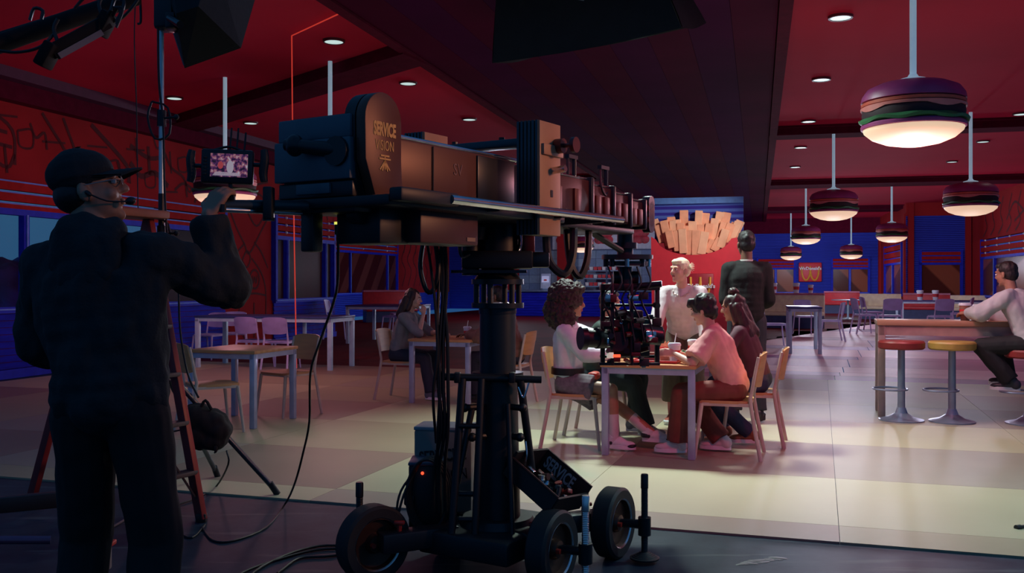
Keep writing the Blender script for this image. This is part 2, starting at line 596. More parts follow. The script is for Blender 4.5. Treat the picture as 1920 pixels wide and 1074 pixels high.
# ---- ceiling
CZ = 4.4
cl = thing('ceiling', RM(-7, 9, CZ), 'red ceiling with a dark beam over the left dining area', None, kind='structure')
mb = MB(ROOM); mb.box((-10.2, 28.6, CZ + 0.05), (12.4, 40.6, 0.1)); mb.build('ceiling_panel', RED_CEIL, cl, smooth=False)
p = [Vector((-1.12, 12.56, 0)), Vector((-6.4, 18.7, 0)), Vector((-6.72, 18.0, 0)), Vector((-1.36, 11.97, 0))]
mb = MB(); mb.prism([(q.x, q.y) for q in p], 0.16, Matrix.Translation((0, 0, CZ - 0.16))); mb.build('ceiling_beam', BEAM, cl, smooth=False, fix=True)
mb = MB(); mb.prism([(-1.02, 12.72), (-6.2, 18.95), (-6.28, 18.88), (-1.08, 12.62)], 0.05, Matrix.Translation((0, 0, CZ - 0.05))); mb.build('ceiling_trim', BEAM, cl, smooth=False, fix=True)
for b in (27.0, 37.0):
    mb = MB(ROOM); mb.box((-9.9, b, CZ - 0.06), (11.4, 0.6, 0.12)); mb.build('ceiling_beam', BEAM, cl, smooth=False)
cr = thing('ceiling', RM(5, 9, CZ), 'red ceiling crossed by dark beams over the right dining area', None, kind='structure')
mb = MB(ROOM); mb.box((6.6, 28.6, CZ + 0.05), (12.8, 40.6, 0.1)); mb.build('ceiling_panel', RED_CEIL, cr, smooth=False)
for b, w in ((19.8, 0.62), (30.2, 1.2), (41.0, 1.6)):
    mb = MB(ROOM); mb.box((6.6, b, CZ - 0.07), (12.8, w, 0.14)); mb.build('ceiling_beam', BEAM, cr, smooth=False)
    mb = MB(ROOM); mb.box((6.6, b - w / 2 - 0.25, CZ - 0.02), (12.8, 0.08, 0.04)); mb.build('ceiling_trim', BEAM, cr, smooth=False)
so = thing('ceiling', RM(-2, 9, 4.28), 'wide dark plum soffit of long planks over the centre', None, kind='structure')
mb = MB(ROOM); mb.box((-2.0, 28.6, 4.46), (4.6, 40.6, 0.12)); mb.build('soffit_back', BEAM, so, smooth=False)
for i in range(9):
    a0 = -4.2 + i * 4.4 / 9
    mb = MB(ROOM); mb.box((a0 + 4.4 / 18, 28.6, 4.34), (4.4 / 9 - 0.004, 40.6, 0.12)); mb.build('soffit_plank', SOFFIT_A if i % 2 == 0 else SOFFIT_B, so, smooth=False)
for a0 in (-4.28, 0.28):
    mb = MB(ROOM); mb.box((a0, 28.6, 4.33), (0.14, 40.6, 0.15)); mb.build('soffit_edge', BEAM, so, smooth=False)

# ---- left wall
AW = -10.5
B1 = 22.6
def wall_box(mbx, a, b0, b1, z0, z1, th=0.1):
    mbx.box((a - th / 2, (b0 + b1) / 2, (z0 + z1) / 2), (th, b1 - b0, z1 - z0))
wl = thing('wall_left', RM(AW, 14), 'red mural wall with blue boarded base down the left side', None, kind='structure')
mb = MB(ROOM)
wall_box(mb, AW, 3, B1, 2.86, CZ)
wall_box(mb, AW, 17.42, 19.35, 0.0, 2.86)
wall_box(mb, AW, 3, 17.42, 0.0, 0.98)
wall_box(mb, AW, 19.35, B1, 0.0, 0.98)
mb.build('wall_panel', RED_WALL, wl, smooth=False)
mb = MB(ROOM); mb.box((AW - 2.6, B1, 2.2), (5.2, 0.12, 4.4)); mb.build('wall_return', RED_WALL, wl, smooth=False)
mb = MB(ROOM); mb.box((AW + 0.10, 12.8, 4.2), (0.2, 19.6, 0.42)); mb.build('crown_band', BEAM, wl, smooth=False)
mb = MB(ROOM); mb.box((AW + 0.20, 12.8, 4.33), (0.4, 19.6, 0.16)); mb.build('crown_step', mat('crown_purple', (0.075, 0.006, 0.05), 0.7), wl, smooth=False)
for (b0, b1) in ((3.0, 17.4), (19.4, B1)):
    for i in range(8):
        z = 0.14 + i * 0.1
        n = max(1, int((b1 - b0) / 3.6))
        for k in range(n):
            q0 = b0 + (b1 - b0) * k / n; q1 = b0 + (b1 - b0) * (k + 1) / n
            if q1 < 10.6: continue
            m2 = MB(ROOM); m2.box((AW + 0.018 + 0.012, (q0 + q1) / 2, z + 0.048), (0.024, q1 - q0 - 0.01, 0.092), rot=(0, -0.12, 0))
            m2.build('clapboard', BLUE_BOARD, wl, smooth=False)
    mb = MB(ROOM); mb.box((AW + 0.04, (b0 + b1) / 2, 0.07), (0.08, b1 - b0, 0.13)); tag(mb.build('baseboard_left', BLUE_TRIM, wl, smooth=False))

PANE = mat('window_pane', (0.02, 0.03, 0.06), 0.3, alpha=0.12, spec=0.1)
def window(n, a, b0, b1, z0, z1, ztop, posts, label, side=1, slats=3, bolts=True, par='AB', pane=None, trim=None, nb=None):
    """a window in a wall that runs along the room (par AB) or across it (par BA); side = direction the room lies"""
    def V(a_, b_, z_):
        return (a_, b_, z_) if par == 'AB' else (b_, a_, z_)
    def S(x, y, z):
        return (x, y, z) if par == 'AB' else (y, x, z)
    t = thing('window_%d' % n, RM(*V(a, (b0 + b1) / 2, z0)), label, None, kind='structure')
    tr = trim or BLUE_TRIM
    fr = MB(ROOM)
    d = 0.06 * side
    for z in (z0 - 0.03, z1 + 0.03):
        fr.box(V(a + d / 2, (b0 + b1) / 2, z), S(0.12, b1 - b0 + 0.2, 0.09))
    for b in (b0 - 0.05, b1 + 0.05):
        fr.box(V(a + d / 2, b, (z0 + ztop) / 2), S(0.12, 0.09, ztop - z0 + 0.1))
    fr.build('window_frame', tr, t, smooth=False)
    ls = MB(ROOM); ls.box(V(a + d * 1.6, (b0 + b1) / 2, z0 - 0.02), S(0.03, b1 - b0 + 0.15, 0.02)); ls.build('sill_line', BLUE_PALE, t, smooth=False)
    for b in posts:
        m2 = MB(ROOM); m2.box(V(a + d / 2, b, (z0 + z1) / 2), S(0.10, 0.11, z1 - z0)); o = m2.build('mullion', tr, t, smooth=False)
        m2 = MB(ROOM); m2.box(V(a + d * 1.5, b, (z0 + z1) / 2), S(0.02, 0.03, z1 - z0)); m2.build('mullion_line', BLUE_PALE, o, smooth=False)
    edges = [b0] + list(posts) + [b1]
    for i in range(len(edges) - 1):
        m2 = MB(ROOM); m2.box(V(a, (edges[i] + edges[i + 1]) / 2, (z0 + z1) / 2), S(0.012, edges[i + 1] - edges[i] - 0.02, z1 - z0)); m2.build('pane', pane or PANE, t, smooth=False)
    if slats:
        h = (ztop - z1) / slats
        for i in range(slats):
            zz = z1 + (i + 0.5) * h
            m2 = MB(ROOM); m2.box(V(a + d * 0.7, (b0 + b1) / 2, zz), S(0.09, b1 - b0 + 0.1, h * 0.74)); o = m2.build('transom_slat', SLAT_RED, t, smooth=False)
            m2 = MB(ROOM); m2.box(V(a + d * 0.8, (b0 + b1) / 2, zz + h * 0.43), S(0.09, b1 - b0 + 0.1, h * 0.14)); m2.build('transom_line', BLUE_PALE if n == 1 else BLUE_TRIM, o, smooth=False)
            if bolts:
                nb_ = nb or 4
                for k in range(nb_):
                    bb = b0 + (b1 - b0) * (k + 0.5) / nb_
                    m2 = MB(ROOM); m2.ell(V(a + d * 1.7, bb, zz + h * 0.43), 0.035, nu=8, nv=6); m2.build('bolt', BOLT, o)
    return t

window(1, AW, 4.0, 17.3, 1.02, 2.38, 2.86, (7.5, 11.9, 15.0, 16.85), 'long blue framed window behind the man in the cap', bolts=False)
window(2, AW, 19.5, B1 - 0.15, 1.0, 2.36, 2.86, (20.0, 22.0), 'narrow blue framed window left of the corner', nb=4)
AW2 = -15.6
wl2 = thing('wall_left', RM(AW2, 35), 'far red wall of the left alcove with blue boarded base', None, kind='structure')
mb = MB(ROOM)
wall_box(mb, AW2, B1, 27.0, 0, CZ); wall_box(mb, AW2, 27.0, 40.2, 0, 0.9); wall_box(mb, AW2, 27.0, 40.2, 3.12, CZ); wall_box(mb, AW2, 40.2, 47.6, 0, CZ)
mb.build('wall_panel', RED_WALL, wl2, smooth=False)
mb = MB(ROOM); mb.box((AW2 + 0.03, 35.0, 0.44), (0.06, 25.0, 0.88)); mb.build('board_cladding', BLUE_FAR, wl2, smooth=False)
DARKPANE = mat('smoked_pane', (0.05, 0.010, 0.012), 0.12, alpha=0.85)
window(3, AW2, 27.2, 40.0, 0.95, 2.55, 3.12, (30.9, 35.0, 38.9), 'wide smoked window in the left alcove wall', nb=5, pane=two_tone('smoked_reflection_pane', (0.06, 0.010, 0.010), (0.13, 0.035, 0.03), 0.28, 0.25, angle=(0.7, 0, 0), axis='Y', width=0.6))  # pane colour carries painted diagonal reflection bands

# ---- murals : plain ink linework drawn on the red walls (ribbons a few mm proud)
def ribbon(mbx, pts, w, plane, smooth=4):
    """pts in wall coordinates (b, z); plane maps (b, z) -> room"""
    P = [Vector((p[0], p[1])) for p in pts]
    if smooth > 1 and len(P) > 2:
        Q = [P[0] * 2 - P[1]] + P + [P[-1] * 2 - P[-2]]
        out = []
        for i in range(1, len(Q) - 2):
            for k in range(smooth):
                t = k / smooth
                a, b, c, d = Q[i - 1], Q[i], Q[i + 1], Q[i + 2]
                out.append(0.5 * ((2 * b) + (c - a) * t + (2 * a - 5 * b + 4 * c - d) * t * t + (3 * b - a - 3 * c + d) * t ** 3))
        out.append(P[-1]); P = out
    vs, fs = [], []
    for i, p in enumerate(P):
        d = P[min(i + 1, len(P) - 1)] - P[max(i - 1, 0)]
        if d.length < 1e-6: d = Vector((1, 0))
        d.normalize(); n = Vector((-d.y, d.x)) * w / 2
        for s in (-1, 1):
            q = p + n * s
            vs.append(plane(q.x, q.y))
    fs = [(2 * i, 2 * i + 1, 2 * i + 3, 2 * i + 2) for i in range(len(P) - 1)]
    mbx.add(vs, fs)

def mural(parent, plane, strokes, w=0.05):
    mbx = MB(ROOM)
    for s in strokes:
        ribbon(mbx, s[1:] if isinstance(s[0], (int, float)) else s, s[0] if isinstance(s[0], (int, float)) else w, plane)
    mbx.build('mural_linework', INK, parent, smooth=False)

def plane_left(b, z): return (AW + 0.006, b, z)
st = []
st += [[(9.0, 3.9), (9.05, 3.2), (9.5, 3.0), (9.6, 3.4)], [(12.3, 3.95), (12.9, 3.3), (12.6, 3.15), (13.6, 3.0), (13.75, 3.2)],
       [(12.75, 3.95), (13.1, 3.35)], [(13.35, 3.1), (13.4, 3.45), (13.75, 3.3), (13.9, 3.05)],
       [0.08, (13.4, 3.95), (14.3, 3.4), (14.35, 3.1)], [0.08, (14.4, 3.75), (14.9, 3.6), (15.3, 3.65)], [0.1, (14.4, 3.45), (14.7, 3.25), (15.1, 3.35), (15.5, 3.15)],
       [0.08, (14.9, 3.8), (14.95, 3.3)], [0.08, (15.3, 3.75), (15.3, 3.2)], [(13.0, 3.0), (13.5, 2.94), (14.2, 2.95)],
       [(15.4, 3.75), (15.6, 3.5), (16.0, 3.35), (16.1, 3.0)], [(15.7, 3.1), (16.0, 3.25), (16.4, 3.1), (16.35, 2.92)],
       [(16.3, 3.7), (16.6, 3.4), (17.0, 3.5), (17.2, 3.2)], [(16.8, 3.0), (17.1, 3.15), (17.3, 2.95)], [(11.2, 3.85), (11.7, 3.6), (11.75, 3.1)],
       [(10.9, 3.6), (11.6, 3.55)], [(10.9, 3.4), (11.7, 3.35)], [(11.2, 3.2), (11.6, 3.05), (11.75, 3.25)]]
random.seed(17)
for i in range(26):
    b = 10.8 + i * 0.25; z = random.uniform(2.98, 3.8); k = i % 4
    if k == 0: st.append([0.035, (b, z), (b + 0.28, z + 0.05), (b + 0.3, z - 0.2), (b + 0.05, z - 0.22), (b, z)])
    elif k == 1: st.append([0.045, (b, z + 0.2), (b + 0.12, z), (b + 0.3, z + 0.1), (b + 0.35, z - 0.15)])
    elif k == 2: st.append([0.035, (b, z), (b + 0.5, z + 0.04)])
    else: st.append([0.05, (b, z + 0.15), (b + 0.05, z - 0.25)])
mural(wl, plane_left, st, 0.055)
# tall panel between the windows: apron, sash and badge shapes
st = [[(17.6, 2.9), (17.9, 2.5), (18.2, 2.2), (18.4, 2.0), (18.9, 2.5), (19.2, 2.8)], [(17.6, 1.6), (17.9, 2.0), (18.2, 2.2)], [(19.2, 1.7), (18.9, 2.05), (18.6, 2.25)],
      [(18.0, 1.9), (18.1, 1.2), (17.9, 0.6)], [(18.5, 1.9), (18.9, 1.6), (19.1, 1.2), (19.1, 0.5)], [(18.1, 1.1), (18.6, 1.15), (19.1, 1.1)],
      [(17.6, 1.2), (17.8, 1.15), (18.0, 1.2)], [(18.1, 1.85), (18.3, 1.7), (18.45, 1.9), (18.3, 2.05), (18.1, 1.85)], [(17.7, 3.4), (18.2, 3.1), (18.8, 3.3), (19.3, 3.0)],
      [(17.6, 3.7), (18.3, 3.45), (19.2, 3.6)], [(18.3, 2.9), (18.7, 2.6), (19.1, 2.9)], [(18.0, 0.5), (18.2, 0.2)], [(18.6, 0.95), (18.6, 0.2)]]
circ = [(18.62 + 0.2 * math.cos(k * math.pi / 6), 1.45 + 0.2 * math.sin(k * math.pi / 6)) for k in range(13)]
st += [[0.05] + circ, [0.045, (18.52, 1.53), (18.56, 1.37), (18.62, 1.5), (18.68, 1.37), (18.73, 1.53)]]
mural(wl, plane_left, st, 0.045)
st = [[(19.6 + i * 0.45, 3.9 - (i % 3) * 0.2), (19.8 + i * 0.45, 3.5), (19.7 + i * 0.45, 3.2 + (i % 2) * 0.2), (20.0 + i * 0.45, 2.95)] for i in range(6)] + [[(19.5, 3.2), (20.6, 3.35), (22.4, 3.5)], [(19.5, 3.05), (21.0, 3.2), (22.4, 3.35)]]
mural(wl, plane_left, st, 0.045)
def plane_left2(b, z): return (AW2 + 0.006, b, z)
st = []
for i in range(9):
    b = 40.6 + i * 0.75
    st.append([(b, 3.6), (b + 0.5, 3.0), (b + 0.1, 2.4), (b + 0.6, 1.9), (b + 0.2, 1.2)])
    st.append([(b + 0.2, 3.9), (b + 0.7, 3.5), (b + 0.4, 2.7)])
for i in range(10):
    b = 27.5 + i * 1.3
    st.append([(b, 4.2), (b + 0.6, 3.8), (b + 0.2, 3.5), (b + 0.9, 3.25)])
mural(wl2, plane_left2, st, 0.07)

# ---- back wall and the right-hand corner
BW = 47.6
wb = thing('wall_back', RM(0, BW), 'dark blue boarded far wall with red header band', None, kind='structure')
mb = MB(ROOM); mb.box((-5.0, BW + 0.1, 1.85), (21.2, 0.2, 3.7)); mb.build('board_cladding', BLUE_FAR, wb, smooth=False)
mb = MB(ROOM); mb.box((-5.0, BW + 0.05, 4.05), (21.2, 0.3, 0.7)); mb.build('header_band', BEAM, wb, smooth=False)
mb = MB(ROOM); mb.box((5.55, (BW + 39.2) / 2, 2.2), (0.14, BW - 39.2, 4.4)); mb.build('wall_return', RED_WALL, wb, smooth=False)
mb = MB(ROOM); mb.box((6.6, 39.3, 1.95), (2.3, 0.2, 3.9)); mb.build('board_cladding', BLUE_FAR, wb, smooth=False)
mb = MB(ROOM); mb.box((6.6, 39.28, 4.15), (2.3, 0.22, 0.5)); mb.build('header_band', RED_WALL, wb, smooth=False)
for a in (5.62, 7.62):
    mb = MB(ROOM); mb.box((a, 39.15, 2.2), (0.2, 0.12, 4.4)); mb.build('corner_post', RED_WALL, wb, smooth=False)
for b in (47.3, 39.4):
    mb = MB(ROOM); mb.box((5.45, b, 2.0), (0.14, 0.3, 4.0)); mb.build('corner_post', RED_WALL, wb, smooth=False)
REFL_PANE = two_tone('brown_reflection_pane', (0.10, 0.022, 0.016), (0.30, 0.085, 0.045), 0.22, 0.25, angle=(0, 0.75, 0), axis='X', width=0.55)  # reflections on the glass painted as diagonal bands of colour
window(4, BW, 3.4, 4.95, 0.9, 2.0, 2.5, (4.15,), 'square brown window right of the wall sign', side=-1, par='BA', pane=REFL_PANE, bolts=False)
window(5, BW, 0.0, 1.62, 0.9, 2.0, 2.5, (0.8,), 'square brown window left of the wall sign', side=-1, par='BA', pane=REFL_PANE, bolts=False)
window(6, 39.2, 6.0, 7.35, 0.88, 2.05, 2.55, (), 'single brown window in the near blue wall', side=-1, par='BA', pane=REFL_PANE, bolts=False)
window(7, 5.46, 40.1, 45.2, 0.9, 2.1, 2.9, (42.6,), 'tall slatted window in the red wall return', side=-1, pane=REFL_PANE, bolts=False)
wr = thing('wall_right', RM(7.76, 32), 'red mural wall at the far right edge', None, kind='structure')
mb = MB(ROOM); mb.box((7.86, 31.0, 0.45), (0.2, 16.6, 0.9)); mb.box((7.86, 31.0, 3.65), (0.2, 16.6, 1.5)); mb.box((7.86, 38.3, 2.2), (0.2, 2.0, 4.4)); mb.build('wall_panel', RED_WALL, wr, smooth=False)
window(8, 7.76, 24.0, 37.3, 0.92, 2.2, 2.85, (27.5, 31.4, 35.4), 'long brown window along the right wall', side=-1, pane=REFL_PANE, nb=8)
def plane_right(b, z): return (7.755, b, z)
mural(wr, plane_right, [[(30 + i * 1.1, 4.2), (30.4 + i * 1.1, 3.7), (30.1 + i * 1.1, 3.3), (30.7 + i * 1.1, 3.0)] for i in range(7)] + [[(32, 3.6), (33, 3.9), (34, 3.4)], [(29, 3.4), (31, 3.7), (33, 3.3)]], 0.08)
# ================================================================== RESTAURANT THINGS
# ---- burger pendants
BUN = mat('bun_magenta', (0.34, 0.045, 0.19), 0.45)
SAUCE = mat('sauce_orange', (0.62, 0.10, 0.055), 0.5)
CHEESE = mat('cheese_pink', (0.75, 0.22, 0.20), 0.5)
PATTY = mat('patty_dark', (0.030, 0.006, 0.014), 0.7)
LETTUCE = mat('lettuce_green', (0.035, 0.16, 0.06), 0.5)
GLOW = mat('lamp_diffuser', (0.8, 0.6, 0.4), 0.5, emit=(0.78, 0.53, 0.36), estr=1.0, vary=0.02)
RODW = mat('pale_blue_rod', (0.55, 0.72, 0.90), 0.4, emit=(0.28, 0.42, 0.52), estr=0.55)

def pendant_proto():
    t = thing('burger_pendant_lamp', (0, 0, 0), 'x', 'pendant lamp')
    MB().lathe([(0.0, -0.16), (0.12, -0.155), (0.25, -0.13), (0.36, -0.085), (0.425, -0.03), (0.435, 0.0)], 32).build('diffuser', GLOW, t)
    MB().lathe([(0.435, 0.0), (0.452, 0.005), (0.455, 0.03), (0.445, 0.045), (0.40, 0.05), (0.0, 0.05)], 32).build('bottom_bun', BUN, t)
    MB().lathe([(0.40, 0.045), (0.462, 0.05), (0.470, 0.075), (0.44, 0.095), (0.0, 0.095)], 48, wob=lambda j, a, r, z: (r * (1 + 0.02 * math.sin(9 * a)), z + (0.014 * math.sin(7 * a + 1) if 0 < j < 3 else 0))).build('lettuce', LETTUCE, t)
    MB().lathe([(0.40, 0.09), (0.437, 0.095), (0.445, 0.14), (0.437, 0.185), (0.40, 0.19), (0.0, 0.19)], 32).build('patty', PATTY, t)
    MB().lathe([(0.40, 0.18), (0.452, 0.175), (0.456, 0.195), (0.43, 0.21), (0.0, 0.21)], 48, wob=lambda j, a, r, z: (r, z - (0.035 * max(0, math.sin(4 * a + 0.6)) if j == 1 else 0))).build('cheese', CHEESE, t)
    MB().lathe([(0.40, 0.205), (0.448, 0.208), (0.450, 0.235), (0.42, 0.245), (0.0, 0.245)], 32).build('sauce', SAUCE, t)
    MB().lathe([(0.42, 0.24), (0.452, 0.25), (0.445, 0.30), (0.40, 0.365), (0.30, 0.41), (0.16, 0.435), (0.0, 0.44)], 32).build('top_bun', BUN, t)
    MB().lathe([(0.14, 0.425), (0.12, 0.455), (0.05, 0.475), (0.035, 0.50), (0.0, 0.50)], 24).build('cap', RODW, t)
    return t

pp = None
PENDW = 1.0
pend = [(at(1712, 0, 8.8), 2.80, 'largest burger shaped pendant lamp, hanging over the bar table', 75),
        (at(1563, 0, 18.6), 2.74, 'burger pendant lamp left of centre in the row behind the largest one', 16),
        (at(1820, 0, 17.0), 2.72, 'burger pendant lamp above the seated man at the right edge', 9),
        (at(1511, 0, 30.5), 2.74, 'burger pendant lamp second in the left row from the far wall', 26),
        (at(1672, 0, 29.0), 2.74, 'burger pendant lamp second in the right row from the far wall', 24),
        (at(1483, 0, 42.0), 2.5, 'smallest burger pendant lamp, left of the red wall sign', 24),
        (at(1596, 0, 40.0), 2.5, 'small burger pendant lamp, right of the red wall sign', 24),
        (at(422, 0, 14.1), 2.66, 'burger pendant lamp glowing behind the handheld monitor', 34),
        (at(619, 0, 13.07), 2.66, 'burger pendant lamp hidden behind the crane tail box, white rod above it', 34),
        (at(954, 0, 36.0), 2.62, 'burger pendant lamp seen under the crane beside the column head', 16),
        (at(1090, 0, 35.0), 2.62, 'burger pendant lamp seen through the hanging cable loops', 16)]
for i, (p, z, lab, pw) in enumerate(pend):
    if pp is None:
        pp = pendant_proto(); o = pp
    else:
        o = copy_tree(pp)
        for ch in kids(o):
            if ch.name.startswith('rod'):
                bpy.data.objects.remove(ch)
    place(o, (p.x, p.y, z), 0.4 * i)
    tag(o, lab, group='burger pendant lamps')
    mbx = MB(); mbx.cyl((p.x, p.y, z + 0.49), (p.x, p.y, CZ), 0.030, n=12); mbx.build('rod', RODW, o)
    lamp('pendant_light', 'POINT', (p.x, p.y, z - 0.42), pw * PENDW, (1.0, 0.40, 0.50) if p.y < 16 else (0.80, 0.80, 1.0), size=0.22, falloff=(None if p.y < 16 else 'Linear'))

# ---- ceiling downlights
DLR = mat('downlight_rim', (0.10, 0.01, 0.02), 0.5)
DLG = mat('downlight_glass', (0.8, 0.9, 0.9), 0.4, emit=(0.55, 0.78, 0.74), estr=0.95, vary=0.02)
def dl_proto():
    t = thing('ceiling_downlight', (0, 0, 0), 'x', 'downlight')
    MB().lathe([(0.115, -0.03), (0.135, -0.03), (0.14, 0.0)], 24, caps=False).build('rim', DLR, t)
    MB().lathe([(0.0, -0.024), (0.116, -0.024), (0.116, 0.0)], 24).build('lens', DLG, t)
    return t
DL = [((1576, 30), 'nearest round downlight in the red ceiling left of the largest pendant'), ((1540, 147), 'second round downlight in the row left of the largest pendant'),
      ((1516, 226), 'third round downlight in the right ceiling row, just before the dark beam'), ((1501, 275), 'fourth round downlight, just past the first dark beam'),
      ((1491, 312), 'fifth round downlight in the right ceiling row'), ((1480, 341), 'sixth round downlight in the right ceiling row'),
      ((1914, 212), 'round downlight cut by the right edge of the frame'), ((1843, 264), 'round downlight right of the right edge pendant rod'), ((1785, 302), 'round downlight between the two right pendants'), ((1737, 335), 'small round downlight beyond the second dark beam'),
      ((626, 75), 'brightest round downlight left of the dark plum soffit'), ((765, 154), 'round downlight just below the diagonal ceiling beam'), ((880, 222), 'round downlight above the crane column frame'),
      ((327, 182), 'round downlight right of the light stand pole'), ((470, 229), 'round downlight above the handheld monitor')]
dp = None
for (px, lab) in DL:
    d = (CZ - CAM_H) * F_PX / (HZ - px[1])
    p = at(px[0], px[1], d)
    if dp is None: dp = dl_proto(); o = dp
    else: o = copy_tree(dp)
    place(o, (p.x, p.y, CZ)); tag(o, lab, group='ceiling downlights')
    if px[1] < 320:
        lamp('downlight_or_added_spot', 'SPOT', (p.x, p.y, CZ - 0.05), (1000 if px == (1516, 226) else 14), (1.0, 0.88, 0.84), aim=(RM(-1.4, 22.2, 2.4) if px == (1516, 226) else (p.x, p.y, 0)), size=0.1, spot=(40 if px == (1516, 226) else 95), blend=0.8)  # at the third downlight a strong spot is added to brighten the kiosk

# ---- trees outside the left windows
LEAF = mat('violet_foliage', (0.10, 0.02, 0.22), 0.8, vary=0.4, scale=2.0)
LEAFB = mat('indigo_foliage', (0.02, 0.03, 0.20), 0.8, vary=0.4, scale=2.0)
BARK = mat('dark_bark', (0.03, 0.01, 0.03), 0.9)
for i, (a, b, h, w, m) in enumerate([(-14.6, 10.6, 2.0, 1.4, LEAF), (-17.2, 14.0, 2.35, 1.4, LEAFB), (-14.2, 16.4, 1.75, 1.0, LEAF), (-17.5, 19.0, 1.9, 1.3, LEAFB)]):
    c = RM(a, b)
    t = thing('tree', c, ['violet rounded tree outside the long window at the left edge', 'taller indigo tree outside the long window behind the man in the cap',
                          'small violet bush tree outside the long window beside its last mullion', 'indigo tree outside the narrow window'][i], 'tree')
    m2 = MB()
    for k in range(9):
        an = k * 2.4
        m2.ell(c + Vector((math.cos(an) * w * 0.55, math.sin(an) * w * 0.55, h * (0.45 + 0.11 * (k % 4)))), (w * 0.55, w * 0.55, h * 0.26), nu=12, nv=8)
    remesh(m2, 'crown', 0.09, m, t, 1, disp=lambda p: 0.10 * noise.noise(p * 4) + 0.05 * noise.noise(p * 9))
    m2 = MB(); m2.cyl(c, c + Vector((0, 0, h * 0.5)), 0.14, 0.08); m2.build('trunk', BARK, t)

# ---- red guide line glowing on the backdrop
LINE = mat('red_glow_line', (0.8, 0.05, 0.03), 0.5, emit=(0.85, 0.06, 0.035), estr=0.55)
m2 = MB(); m2.tube([at(704, -6, 10.0), at(547, 67, 11.5), at(549, 300, 11.5), at(556, 690, 11.5)], 0.008, n=6, smooth=0)
tag(m2.build('guide_line', LINE, smooth=False), 'thin glowing red guide line running down the backdrop left of the crane', 'line')

# ---- fries kiosk
KR = mat('kiosk_red', (0.72, 0.035, 0.055), 0.45, vary=0.04)
KB = mat('kiosk_red_dark', (0.35, 0.012, 0.03), 0.5)
FRY = mat('fry_peach', (0.92, 0.42, 0.24), 0.6, vary=0.1, scale=5)
FRYL = mat('fry_peach_light', (0.98, 0.52, 0.31), 0.6, vary=0.1, scale=5)
GOLD = mat('sign_gold', (0.85, 0.42, 0.05), 0.4)
WHITE = mat('white_plastic', (0.82, 0.82, 0.86), 0.4)
kp = to_room(at(1307, 528, 22.0)); KA, KBb = kp.x, kp.y
def kq(a, z, b=0.0): return (KA + a, KBb + b, z)
def kpx(x, y):          # kiosk face coordinates from the face's own layout (px on a face 22 m off)
    return ((x - 1307) / 81.8 * 1.0, CAM_H + (HZ - y) / 81.8)
t = thing('fries_kiosk', RM(KA, KBb + 0.5), 'red kiosk shaped like a giant carton of fries', 'kiosk')
front = [kpx(1224, 643)] + [kpx(1222, 443)]
N = 20
for i in range(N + 1):
    u = -1 + 2 * i / N
    x = 1300 + u * 70
    front.append(kpx(x, 443 + 35 * math.sqrt(max(0, 1 - u * u * 0.98))))
front += [kpx(1397, 443), kpx(1399, 643)]
FK = ROOM @ Matrix.Translation((KA, KBb, 0)) @ Matrix.Rotation(math.pi / 2, 4, 'X')
m2 = MB(); m2.prism(front, 0.10, FK); m2.build('front_panel', KR, t, smooth=False, fix=True)
m2 = MB(ROOM); m2.box(kq(0.06, 1.15, 0.85), (2.12, 1.3, 2.3)); m2.build('body', KB, t, smooth=False)
m2 = MB(ROOM); m2.box(kq(0.0, 2.62, 0.62), (2.05, 0.12, 1.5)); m2.build('back_board', two_tone('kiosk_blue_board', (0.04, 0.03, 0.30), (0.09, 0.16, 0.55), 2.2, axis='Z', width=0.5), t, smooth=False)
m2 = MB(ROOM); m2.box(kq(0.0, 3.30, 0.55), (2.05, 0.2, 0.14)); m2.build('back_board_rail', mat('kiosk_sky_rail', (0.10, 0.25, 0.60), 0.5), t, smooth=False)
random.seed(3)
nf = 0
for row, (yb, yt, n, dep) in enumerate([(472, 404, 13, 0.42), (474, 420, 12, 0.30), (478, 438, 9, 0.17)]):
    for i in range(n):
        u = (i + 0.5) / n * 2 - 1
        half = (88, 84, 62)[row]
        x = 1307 + u * half + random.uniform(-3, 3)
        y = yt + random.uniform(-14, 10) + (6 * u * u)
        xa, za = kpx(x, y); xb, zb = kpx(1304 + u * half * 0.80, yb - (26 * u * u if row < 2 else 18 * u * u))
        L = math.hypot(xa - xb, za - zb)
        ang = math.atan2(xa - xb, za - zb)
        w = random.uniform(0.165, 0.20)
        m2 = MB(ROOM)
        m2.box(kq((xa + xb) / 2, (za + zb) / 2, dep + random.uniform(-0.03, 0.03)), (w, 0.13, L), rot=(random.uniform(-0.06, 0.06), ang + random.uniform(-0.05, 0.05), 0))
        m2.build('fry', FRY if (nf % 3) else FRYL, t, smooth=False, bevel=0.012)
        nf += 1
sg = MB(ROOM); x0, z0 = kpx(1314, 538); sg.rbox(kq(x0, z0, -0.17), (0.60, 0.08, 0.62), 0.06); sign = sg.build('sign_plate', KB, t)
MW = ROOM @ Matrix.Translation(kq(x0, z0 + 0.02, -0.215)) @ Matrix.Rotation(math.pi / 2, 4, 'X')
def arches(M, w, h, th, mb=None):
    """a rounded double-arch W"""
    mb = mb or MB()
    for s in (-1, 1):
        pts = []
        for i in range(13):
            u = i / 12
            x = s * (w / 2 * (1 - u) )
            a = math.pi * u
            x = s * (w * 0.25 + w * 0.25 * math.cos(a)); z = h * 0.5 - h * math.sin(a) ** 0.8
            pts.append(M @ Vector((x, z, 0)))
        mb.tube(pts, th, n=6, smooth=0)
    return mb
arches(MW, 0.44, 0.42, 0.03).build('gold_w', GOLD, sign)
text_mb("WcDonald's", 0.125, 0.006, MW @ Matrix.Translation((0.02, 0.0, 0.04)), bold=0.004).build('sign_lettering', WHITE, sign, smooth=False)

